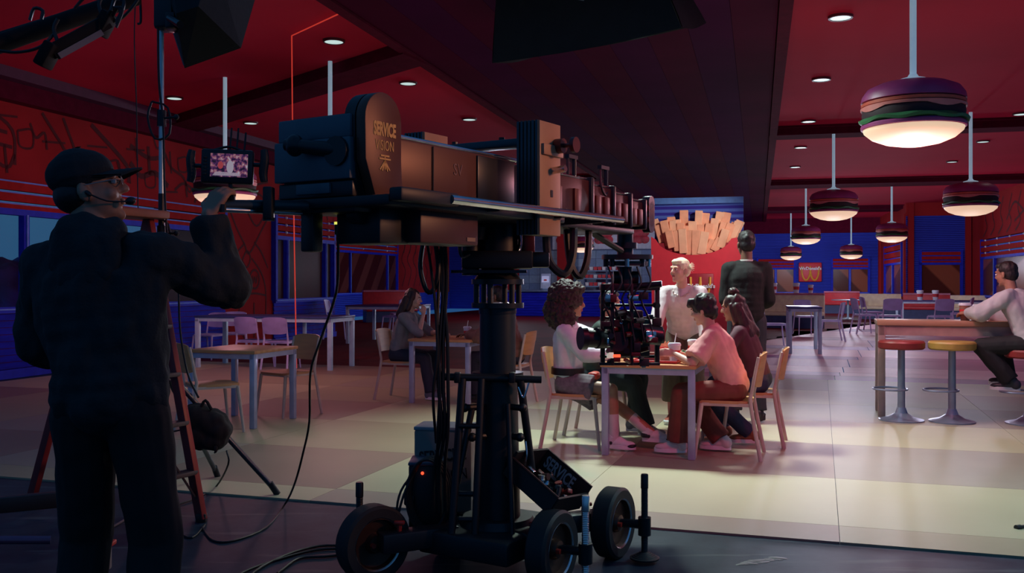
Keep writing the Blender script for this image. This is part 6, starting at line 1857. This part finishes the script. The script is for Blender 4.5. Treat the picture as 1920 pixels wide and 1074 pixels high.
        top = remesh(c, wear.get('top_name', 'top'), vox, wear['top'], root, 8, disp=folds(wear.get('fold', 0.007), 11, loc[0] * 7))
        if 'hood' in wear:
            c = MB(W0 @ Matrix.Translation(neck) @ rotc)
            c.ell((0, -0.10, -0.03), (0.13, 0.055, 0.13)); c.ell((0.07, -0.055, 0.03), (0.055, 0.06, 0.055)); c.ell((-0.07, -0.055, 0.03), (0.055, 0.06, 0.055)); c.ell((0, -0.12, -0.10), (0.10, 0.04, 0.08))
            remesh(c, 'hood', vox, wear['top'], root, 2, disp=folds(0.012, 13, 3))
        if 'tee' in wear:
            c = MB(W0); c.lathe([(0.060 * s, 0.0), (0.064 * s, 0.012), (0.060 * s, 0.026)], 20, caps=False, M=Matrix.Translation(neck + U * 0.0) @ rotc); c.build('shirt_collar', wear['tee'], root)
        if 'collar' in wear:
            c = MB(W0 @ Matrix.Translation(neck) @ rotc)
            for sx in (-1, 1):
                c.add([(0, -0.075, 0.035), (sx * 0.068, -0.02, 0.03), (sx * 0.052, 0.06, -0.005), (sx * 0.02, 0.085, -0.045), (sx * 0.085, 0.06, -0.055), (sx * 0.098, -0.02, -0.01), (0, -0.098, -0.012)],
                      [(0, 1, 5, 6), (1, 2, 4, 5), (2, 3, 4)])
            me_ = c.build('collar', wear['collar'], root, angle=60)
            sm = me_.modifiers.new('thick', 'SOLIDIFY'); sm.thickness = 0.006
        if 'belt' in wear:
            c = MB(W0); c.lathe([(0.150 * s, -0.03), (0.158 * s, -0.028), (0.158 * s, 0.028), (0.150 * s, 0.03)], 32, caps=False, M=Matrix.Translation(P + U * 0.075 * s) @ rotp @ Matrix.Diagonal((1.14, 0.92, 1, 1))); c.build('belt', wear['belt'], root)
    # ---- lower clothes
    if 'pants' in wear:
        c = NM(); pg = wear.get('pants_loose', 0.018) * s
        c.ell(P, (0.155 * s + 0.010, 0.110 * s + 0.010, 0.120 * s), rotp)
        pe = wear.get('pants_end', 0.97)
        for k in ('rf', 'lf'):
            hip, kn, an, ty, sg = leg[k]
            c.cap(hip, kn, 0.082 * s + pg * 0.6, 0.056 * s + pg); c.cap(kn, kn.lerp(an, pe), 0.056 * s + pg, 0.050 * s + pg * 1.1, flat1=True)
        remesh(c, 'trousers', vox, wear['pants'], root, 2, disp=folds(0.008, 10, 5))
    if 'skirt' in wear:
        c = NM()
        c.ell(P + U * 0.03 * s, (0.158 * s, 0.116 * s, 0.10 * s), rotp)
        mids = []
        for k in ('rf', 'lf'):
            hip, kn, an, ty, sg = leg[k]
            e2 = hip.lerp(kn, wear.get('skirt_len', 0.72)); mids.append((hip, e2))
            c.cap(hip, e2, 0.098 * s, 0.105 * s, flat1=True)
            c.cap(hip - Vector((0, 0, 0.02)), e2 - Vector((0, 0, 0.05)), 0.09 * s, 0.10 * s, flat1=True)
        c.cap((mids[0][0] + mids[1][0]) / 2, (mids[0][1] + mids[1][1]) / 2, 0.09 * s, 0.095 * s, flat1=True)
        ax = Vector((0, 1, 0))
        remesh(c, 'skirt', vox, wear['skirt'], root, 2, disp=lambda p: 0.007 * math.sin(70 * (W0.inverted() @ p).x + 30 * (W0.inverted() @ p).z) + 0.005 * noise.noise(p * 9))
    if 'socks' in wear:
        for k in ('rf', 'lf'):
            hip, kn, an, ty, sg = leg[k]
            c = NM(); c.cap(kn.lerp(an, wear.get('sock_top', 0.62)), an - Vector((0, 0, 0.02)), 0.050 * s, 0.040 * s, flat0=True); c.build('sock', wear['socks'], root)
    for k in ('rf', 'lf'):
        hip, kn, an, ty, sg = leg[k]
        SMx = Matrix.Translation(an) @ Matrix.Rotation(-ty, 4, 'Z') @ Matrix.Rotation(pose.get('foot_pitch_' + k, 0), 4, 'X') @ Matrix.Scale(s, 4)
        c = MB(W0 @ SMx)
        c.ell((0, -0.035, -0.025), (0.042, 0.052, 0.055)); c.ell((0, 0.03, -0.030), (0.042, 0.08, 0.042)); c.ell((0, 0.115, -0.044), (0.046, 0.072, 0.030)); c.cap((0, -0.03, -0.02), (0, -0.005, 0.025), 0.044, 0.044, flat1=True); c.cap((0, 0.05, -0.01), (0, 0.10, -0.035), 0.03, 0.026)
        so_ = remesh(c, 'shoe', 0.007, wear['shoe'], root, 2)
        c = MB(W0 @ SMx)
        pts = []
        for i in range(24):
            a = 2 * math.pi * i / 24
            y = 0.055 + 0.135 * math.sin(a); wd = 0.047 - 0.009 * (y < 0.03) + 0.003 * math.sin(a)
            pts.append((wd * math.cos(a), y))
        c.prism(pts, 0.032, Matrix.Translation((0, 0, -0.083))); c.build('sole', wear.get('sole', wear['shoe']), so_, angle=50)
        if 'shoe_trim' in wear:
            c = MB(W0 @ SMx)
            c.ell((0, 0.148, -0.052), (0.047, 0.046, 0.022)); c.build('toe_cap', wear['shoe_trim'], so_)
            c = MB(W0 @ SMx); c.ell((0, -0.035, -0.028), (0.0455, 0.058, 0.036)); c.build('side_panel', wear['shoe_trim'], so_)
            c = MB(W0 @ SMx)
            for i in range(4): c.cyl((-0.022, 0.045 + 0.018 * i, 0.012 - 0.010 * i), (0.022, 0.045 + 0.018 * i, 0.012 - 0.010 * i), 0.0045, n=6)
            c.build('laces', wear.get('lace', WHITE), so_)
    # ---- hair
    hair, hm = wear.get('hair', 'short'), wear.get('hair_mat', HAIR_D)
    c = MB(HM)
    dsp = folds(0.006, 40, 1)
    vx = 0.008
    if hair == 'short':
        c.ell((0, -0.022, 0.050), (0.080, 0.096, 0.083)); c.ell((0, -0.045, 0.0), (0.074, 0.066, 0.075)); c.ell((0, 0.035, 0.095), (0.055, 0.05, 0.032))
    elif hair == 'thick':
        c.ell((0, -0.020, 0.055), (0.090, 0.108, 0.092)); c.ell((0, -0.055, -0.015), (0.080, 0.066, 0.080)); c.ell((0.0, 0.060, 0.085), (0.065, 0.055, 0.045)); c.ell((0, 0.10, 0.075), (0.04, 0.025, 0.022)); c.ell((0.072, -0.005, 0.02), (0.02, 0.035, 0.045)); c.ell((-0.072, -0.005, 0.02), (0.02, 0.035, 0.045))
        dsp = folds(0.014, 24, 2)
    elif hair == 'buzz':
        c.ell((0, -0.020, 0.052), (0.0800, 0.098, 0.084)); c.ell((0, -0.055, 0.005), (0.076, 0.062, 0.068)); c.ell((0, 0.045, 0.092), (0.055, 0.045, 0.030))
        dsp = folds(0.002, 40, 1)
    elif hair == 'afro':
        c.ell((0, -0.065, 0.05), (0.175, 0.155, 0.165)); c.ell((0, -0.095, -0.07), (0.185, 0.150, 0.16)); c.ell((0.115, -0.05, -0.13), (0.085, 0.10, 0.13)); c.ell((-0.115, -0.05, -0.13), (0.085, 0.10, 0.13)); c.ell((0, 0.02, 0.13), (0.12, 0.085, 0.065))
        dsp = lambda p: 0.018 * noise.noise(p * 22) + 0.014 * noise.noise(p * 55)
        vx = 0.007
    elif hair == 'long':
        c.ell((0, -0.022, 0.050), (0.084, 0.100, 0.086)); c.ell((0, -0.055, -0.01), (0.086, 0.068, 0.085))
        L = wear.get('hair_len', 0.40)
        for x in (-0.06, -0.02, 0.03, 0.065):
            c.cap((x, -0.06, 0.0), (x * 1.25, -0.10 - 0.02 * (x > 0), -L * 0.55), 0.05, 0.055, n=10); c.cap((x * 1.25, -0.10, -L * 0.55), (x * 1.1, -0.10, -L), 0.055, 0.025, n=10)
        for sx in (-1, 1): c.cap((sx * 0.072, 0.0, 0.03), (sx * 0.082, -0.02, -0.12), 0.026, 0.030, n=10)
        dsp = folds(0.012, 22, 4, 0.25)
    elif hair == 'nape':
        c.ell((0, -0.045, -0.002), (0.0755, 0.064, 0.060))
        dsp = None
    remesh(c, 'hair', vx, hm, root, 1, disp=dsp)
    if wear.get('bun'):
        c = MB(HM); c.ell((0, -0.03, 0.150), (0.045, 0.045, 0.035)); c.ell((0.02, -0.05, 0.14), (0.03, 0.03, 0.03)); remesh(c, 'hair_bun', 0.007, hm, root, 1, disp=folds(0.008, 40, 2))
    return root, H, HM, W0, arm, leg, neck, U, rotc, P

SK_L = skin_mat('skin_fair', (0.62, 0.36, 0.28))
SK_M = skin_mat('skin_tan', (0.40, 0.20, 0.13))
SK_D = skin_mat('skin_brown', (0.20, 0.095, 0.06))

def inv(face, base):
    """world point -> person-local point"""
    M = (Matrix.Translation(base) @ Matrix.Rotation(-math.radians(face), 4, 'Z')).inverted()
    return lambda p: M @ Vector(p)

# --- man in the cap working the crane
base = Vector((-1.37, 3.20, 0)); fc = 6
L_ = inv(fc, base)
res = person('man in a dark hoodie and cap, back turned, hand on the crane bar', base, fc, dict(
    pelvis=(0.03, 0, 1.00), lean=2, side=-5, twist=0, head=(66, 13, 0), head_shift=(-0.06, 0, 0), raise_r=0.01, shoulder=0.185,
    rh=(L_(at(390, 404, 3.41)), (0.25, 0.35, 0.75), (-0.2, -0.9, 0.3), 0.55, (0.45, 0.55, -0.75)),
    lh=(L_(Vector((-1.46, 3.52, 1.08))), (0.5, 0.8, 0), (0, 0.2, 1), 0.4, (-1, -0.4, -0.2)),
    rf=((0.16, 0.0, 0.09), 14, (0.15, 1, 0)), lf=((-0.14, 0.03, 0.09), -12, (-0.15, 1, 0))),
    dict(skin=SK_M, top=mat('hoodie_charcoal', (0.010, 0.018, 0.023), 0.85, vary=0.2, bump=0.25, bscale=80), top_name='hoodie', loose=0.036, hem=0.045, sleeve=0.98, sleeve_w=0.010, fold=0.022, hood=True,
         tee=mat('tee_offwhite', (0.55, 0.5, 0.47), 0.8), pants=mat('trousers_black', (0.008, 0.009, 0.011), 0.85), pants_loose=0.026, shoe=BLACK, sole=RUBBER, hair='nape', lips=SK_M), vox=0.007, s=1.06)
root, H, HM, W0 = res[:4]
CAPM = mat('cap_black', (0.010, 0.012, 0.015), 0.8, bump=0.15, bscale=120)
c = MB(HM)
c.ell((0, -0.014, 0.062), (0.083, 0.104, 0.078)); c.cap((0, -0.02, 0.045), (0, -0.02, 0.06), 0.088, 0.086, flat0=True)
cap = remesh(c, 'baseball_cap', 0.007, CAPM, root, 2)
c = MB(HM); vs, fs = [], []
for s_ in (0, 1):
    for i in range(13):
        u = i / 12 * 2 - 1
        for j in range(5):
            v = j / 4
            x = u * 0.078 * (1 - 0.25 * v * v); y = 0.055 + 0.118 * v * (1 - 0.30 * u * u) - 0.03 * u * u
            vs.append((x, y, 0.058 - 0.016 * u * u - 0.010 * v - 0.006 * s_))
for i in range(12):
    for j in range(4):
        e = i * 5 + j; fs += [(e, e + 5, e + 6, e + 1), (65 + e, 65 + e + 1, 65 + e + 6, 65 + e + 5)]
edge = [i * 5 + 4 for i in range(13)]
for k in range(12): fs.append((edge[k], edge[k + 1], 65 + edge[k + 1], 65 + edge[k]))
c.add(vs, fs); c.build('brim', CAPM, cap, fix=True)
c = MB(HM); c.lathe([(0.0, 0.148), (0.010, 0.146), (0.0, 0.138)], 10); c.build('cap_button', CAPM, cap)
GL = mat('glasses_frame', (0.35, 0.28, 0.28), 0.3, 0.6)
c = MB(HM)
for sx in (-1, 1):
    c.tube([(sx * 0.031 + 0.019 * math.cos(a), 0.104, 0.014 + 0.015 * math.sin(a)) for a in [i * math.pi / 6 for i in range(13)]], 0.0016, n=5, smooth=0)
    c.tube([(sx * 0.050, 0.103, 0.018), (sx * 0.074, 0.07, 0.018), (sx * 0.080, 0.0, 0.016)], 0.0016, n=5, smooth=0)
c.tube([(-0.012, 0.106, 0.016), (0, 0.109, 0.019), (0.012, 0.106, 0.016)], 0.0016, n=5, smooth=0); c.build('glasses', GL, root)
c = MB(HM); c.tube([(0.082, 0.0, -0.01), (0.080, 0.05, -0.045), (0.055, 0.105, -0.056)], 0.0028, n=6); c.ell((0.046, 0.116, -0.056), (0.013, 0.017, 0.013)); c.cap((0.084, 0.0, -0.008), (0.086, 0.006, -0.016), 0.007, n=8); c.build('headset', BLACK, root)

# --- curly haired woman, front left of the table
def seated(base, face, label, lean, head, rh, lh, rf, lf, wear, seat=0.465, s=0.97, **kw):
    ps = dict(pelvis=(0, kw.pop('back', -0.06), seat + 0.095), lean=lean, head=head, rh=rh, lh=lh, rf=rf, lf=lf)
    ps.update(kw)
    return person(label, base, face, ps, wear, s=s)
E_OUT_R, E_OUT_L = (0.7, -0.4, -0.5), (-0.7, -0.4, -0.5)
WRIST = TT + 0.035
r = seated(C1, SD + 90, 'woman with big curly hair, white blouse and grey pleated skirt at the table', 1, (-6, -4, 0),
       ((0.10, 0.33, WRIST), (-0.15, 1, -0.05), (0, 0, 1), 0.25, (0.35, -0.25, -1.0)), ((-0.16, 0.42, WRIST + 0.03), (0.3, 1, 0), (0, 0, 1), 0.4, E_OUT_L),
       ((0.14, 0.33, 0.085 + TZ), 4, (0.1, 1, 0.6)), ((0.0, 0.70, 0.085 + TZ), -4, (-0.1, 1, 0.7)),
       dict(skin=SK_M, fem=True, top=mat('blouse_white', (0.74, 0.77, 0.85), 0.7, bump=0.15, bscale=40), top_name='blouse', loose=0.020, sleeve=0.95, sleeve_w=0.016, hem=0.0, fold=0.011, belt=BLACK, collar=MATS['blouse_white'],
            skirt=mat('skirt_grey', (0.16, 0.15, 0.17), 0.8, vary=0.25, scale=30), skirt_len=0.62, socks=mat('socks_white', (0.70, 0.62, 0.66), 0.8), sock_top=0.50,
            shoe=mat('sneaker_white', (0.75, 0.75, 0.78), 0.5), shoe_trim=mat('sneaker_black', (0.02, 0.022, 0.03), 0.5), sole=WHITE, hair='afro', hair_mat=mat('hair_curly', (0.030, 0.014, 0.016), 0.7, vary=0.6, scale=70)), back=-0.10)
c = MB(r[3]); c.rbox((0.05, 0.14, 0.60), (0.16, 0.09, 0.07), 0.03); bag = c.build('belt_bag', mat('belt_bag_red', (0.42, 0.045, 0.03), 0.45), r[0])
c = MB(r[3]); c.tube([(0.10, -0.02, 0.585), (0.12, 0.06, 0.59), (0.10, 0.12, 0.60)], 0.009, n=6); c.build('bag_strap', REDK, bag)

# --- person hidden behind the hanging camera
seated(C2, SD + 90, 'person in dark trousers half hidden behind the hanging camera at the table', 14, (20, -4, 0),
       ((0.12, 0.40, WRIST), (0, 1, 0), (0, 0, 1), 0.3, E_OUT_R), ((-0.12, 0.40, WRIST), (0.1, 1, 0), (0, 0, 1), 0.3, E_OUT_L),
       ((0.12, 0.45, 0.085 + TZ), 8, (0.2, 1, 0.5)), ((-0.12, 0.30, 0.085 + TZ), -8, (-0.2, 1, 0.5)),
       dict(skin=SK_M, top=mat('top_forest', (0.03, 0.06, 0.05), 0.8), sleeve=0.4, pants=mat('trousers_deep_green', (0.018, 0.035, 0.04), 0.8), pants_loose=0.03, shoe=mat('shoe_grey', (0.30, 0.31, 0.33), 0.6), sole=WHITE, hair='short'), s=0.97)

# --- man in the pink shirt
PKS = mat('shirt_pink', (0.85, 0.38, 0.36), 0.75, bump=0.12, bscale=40)
seated(C3, SD - 90, 'man in a pink short sleeved shirt holding a cup, seen from behind', 20, (12, -16, 0),
       ((0.00, 0.40, WRIST + 0.03), (-0.35, 1, 0.05), (0.5, -0.1, 0.8), 0.35, (0.8, -0.4, -0.5)), ((-0.125, 0.40, WRIST + 0.03), (0.15, 1, 0.08), (-0.9, 0, 0.35), 0.35, (-0.8, -0.4, -0.5)),
       ((0.14, 0.05, 0.085 + TZ), 6, (0.3, 1, 0.4)), ((-0.10, 0.38, 0.085 + TZ), -4, (-0.2, 1, 0.5)),
       dict(skin=SK_L, top=PKS, top_name='shirt', loose=0.026, hem=0.05, sleeve=0.42, sleeve_w=0.022, fold=0.012, collar=PKS, pants=mat('trousers_rust', (0.20, 0.045, 0.035), 0.8), pants_loose=0.034, shoe=mat('shoe_offwhite', (0.70, 0.66, 0.66), 0.6), sole=WHITE,
            hair='thick', hair_mat=HAIR_D, slouch=0.03), slouch=0.03)

# --- long haired woman with bun
seated(C4, SD - 90, 'woman with long dark hair and a bun, in a plum top', 20, (8, -12, 0),
       ((0.14, 0.42, WRIST), (-0.2, 1, 0), (0, 0, 1), 0.3, E_OUT_R), ((-0.13, 0.42, WRIST), (0.2, 1, 0), (0, 0, 1), 0.3, E_OUT_L),
       ((0.12, 0.25, 0.085 + TZ), 6, (0.2, 1, 0.5)), ((-0.10, 0.0, 0.085 + TZ), -4, (-0.2, 1, 0.5)),
       dict(skin=SK_M, fem=True, top=mat('top_plum', (0.10, 0.03, 0.05), 0.8), loose=0.016, sleeve=0.6, pants=mat('trousers_navy', (0.035, 0.045, 0.10), 0.8), shoe=mat('boot_tan', (0.30, 0.10, 0.05), 0.6), sole=WHITE, hair='long', hair_len=0.46, hair_mat=HAIR_B, bun=True), s=0.96)

# --- woman leaning on the far end of the table
WB = stv(MT, 0.40, 1.93); WB.z = TZ
r = person('woman with bleached hair leaning on the table in a pale sweatshirt and chain necklace', WB, SD + 180, dict(
    pelvis=(0, -0.06, 0.90), lean=27, head=(36, 0, 0),
    rh=((0.24, 0.40, TT + 0.035), (-0.2, 1, -0.2), (0, 0, 1), 0.15, (1, -0.4, 0)), lh=((-0.24, 0.40, TT + 0.035), (0.2, 1, -0.2), (0, 0, 1), 0.15, (-1, -0.4, 0)),
    rf=((0.12, -0.02, 0.085), 8, (0, 1, 0)), lf=((-0.12, 0.02, 0.085), -8, (0, 1, 0))),
    dict(skin=SK_L, fem=True, top=mat('sweatshirt_pale', (0.66, 0.60, 0.62), 0.85, bump=0.12, bscale=60), top_name='sweatshirt', loose=0.030, hem=0.03, sleeve=0.90, sleeve_w=0.010, fold=0.010,
         pants=mat('trousers_olive', (0.12, 0.10, 0.07), 0.8), pants_end=0.62, pants_loose=0.05, socks=mat('socks_rose', (0.55, 0.18, 0.18), 0.8), shoe=mat('sneaker_rust', (0.45, 0.10, 0.06), 0.6), shoe_trim=WHITE, sole=WHITE,
         hair='buzz', hair_mat=HAIR_L, brow=HAIR_L), vox=0.007, s=0.98)
root, H, HM, W0 = r[:4]
neckp, U_, rotc_ = r[6], r[7], r[8]
NKM = W0 @ Matrix.Translation(neckp + Vector((0, 0.025, 0.015))) @ rotc_
LINK = mat('chain_pale', (0.62, 0.50, 0.45), 0.35, 0.3)
for k in range(13):
    a = math.pi * (-0.25 + 1.5 * k / 12)
    pz = -0.02 - 0.045 * max(0, math.sin(a))
    c = MB(NKM @ Matrix.Translation((0.086 * math.cos(a), 0.088 * math.sin(a), pz)) @ Matrix.Rotation(a + math.pi / 2, 4, 'Z') @ Matrix.Rotation((k % 2) * 1.2, 4, 'X'))
    c.tube([(0.014 * math.cos(t), 0.008 * math.sin(t), 0) for t in [i * math.pi / 4 for i in range(9)]], 0.004, n=5, smooth=0)
    c.build('chain_link', LINK, root)
for sx in (-1, 1):
    for k in range(7):
        a = -0.7 + 0.33 * k
        c = MB(HM); c.tube([(sx * 0.072, -0.045, 0.030), (sx * (0.072 + 0.030 * math.cos(a)), -0.050, 0.030 + 0.028 * math.sin(a)), (sx * (0.072 + 0.062 * math.cos(a)), -0.055 - 0.004 * k, 0.030 + 0.058 * math.sin(a))], lambda q: 0.0062 * (1 - q * 0.75), n=6); c.build('hair_tuft', HAIR_L, root)

# --- man in the black sweater
BM = Vector((2.31, 9.45, TZ))
person('tall man in a black sweater standing with his back to the lens', BM, 12, dict(
    pelvis=(0, 0, 1.05), lean=2, head=(-18, -4, 0), shoulder=0.165,
    rh=((0.13, 0.27, 1.14), (-0.5, 0.8, 0.1), (0.8, 0, 0.5), 0.4, (0.35, -1.0, -0.3)), lh=((-0.13, 0.27, 1.12), (0.5, 0.8, 0.1), (-0.8, 0, 0.5), 0.4, (-0.35, -1.0, -0.3)),
    rf=((0.12, 0, 0.09), 10, (0, 1, 0)), lf=((-0.12, 0, 0.09), -10, (0, 1, 0))),
    dict(skin=SK_D, top=mat('sweater_black', (0.012, 0.012, 0.013), 0.9, bump=0.2, bscale=90), top_name='sweater', loose=0.020, hem=0.06, sleeve=1.0, sleeve_w=0.012, fold=0.010, tee=MATS['tee_offwhite'], pants=mat('trousers_slate', (0.03, 0.035, 0.05), 0.8), shoe=BLACK, sole=RUBBER, hair='short', hair_mat=HAIR_D), s=1.07)

# --- table behind the column
seated(C5, SD + 90, 'woman in a grey top resting her chin on her hand behind the hanging cables', 16, (-6, -8, 0),
       ((0.06, 0.275, 1.005), (-0.35, -0.05, 1), (0.5, 0.8, 0), 0.7, (0.3, 0.6, -1)), ((-0.10, 0.45, WRIST), (0.5, 0.8, 0), (0, 0, 1), 0.35, E_OUT_L),
       ((0.13, 0.40, 0.085 + TZ), 8, (0.2, 1, 0.5)), ((-0.12, 0.30, 0.085 + TZ), -8, (-0.2, 1, 0.5)),
       dict(skin=SK_L, fem=True, top=mat('top_grey', (0.22, 0.22, 0.24), 0.8), loose=0.020, sleeve=0.55, fold=0.01, pants=mat('jeans_navy', (0.025, 0.03, 0.06), 0.8), shoe=mat('shoe_bluegrey', (0.14, 0.17, 0.22), 0.6), sole=WHITE, hair='long', hair_len=0.36, hair_mat=HAIR_B), s=0.97)
seated(C6, SD - 90, 'man in a brown jacket at the table half hidden by the crane column', 18, (0, -10, 0),
       ((0.10, 0.46, WRIST), (-0.3, 1, 0), (0, 0, 1), 0.35, E_OUT_R), ((-0.12, 0.46, WRIST), (0.3, 1, 0), (0, 0, 1), 0.35, E_OUT_L),
       ((0.13, 0.42, 0.085 + TZ), 8, (0.2, 1, 0.5)), ((-0.12, 0.35, 0.085 + TZ), -8, (-0.2, 1, 0.5)),
       dict(skin=SK_D, top=mat('jacket_brown', (0.22, 0.10, 0.08), 0.8), top_name='jacket', loose=0.036, hem=0.06, sleeve=0.95, sleeve_w=0.015, fold=0.014, hood=True, pants=mat('trousers_ink', (0.015, 0.018, 0.04), 0.8), shoe=BLACK, sole=RUBBER, hair='short'), s=1.03)

# --- man on the bar stool at the right edge
fc = -40
SB = Vector((S3.x, S3.y, TZ))
L_ = inv(fc, SB)
h1 = stv(BT, 0.86, 0.16); h1.z = TZ + 0.99 + 0.08
h2 = stv(BT, 1.05, 0.30); h2.z = TZ + 0.99 + 0.05
person('man in a pale jacket sitting at the bar table at the right edge', SB, fc, dict(
    pelvis=(0, -0.04, 0.825), lean=20, head=(8, -10, 0), slouch=0.03,
    rh=(L_(h2), (-0.2, 1, 0), (0, 0, 1), 0.35, E_OUT_R), lh=(L_(h1), (0.3, 1, 0), (-0.3, 0, 1), 0.5, (-0.9, -0.2, -0.4)),
    rf=((0.12, 0.26, 0.43), 8, (0.3, 1, 0.6)), lf=((-0.12, 0.12, 0.41), -8, (-0.3, 1, 0.6))),
    dict(skin=SK_M, top=mat('jacket_pale', (0.50, 0.50, 0.53), 0.8, vary=0.15, scale=5), top_name='jacket', loose=0.034, hem=0.05, sleeve=0.95, sleeve_w=0.018, fold=0.013, pants=mat('trousers_jet', (0.010, 0.010, 0.014), 0.8), pants_loose=0.028, shoe=mat('shoe_dark', (0.03, 0.03, 0.045), 0.5), sole=WHITE, hair='short', hair_mat=HAIR_D), s=1.03)
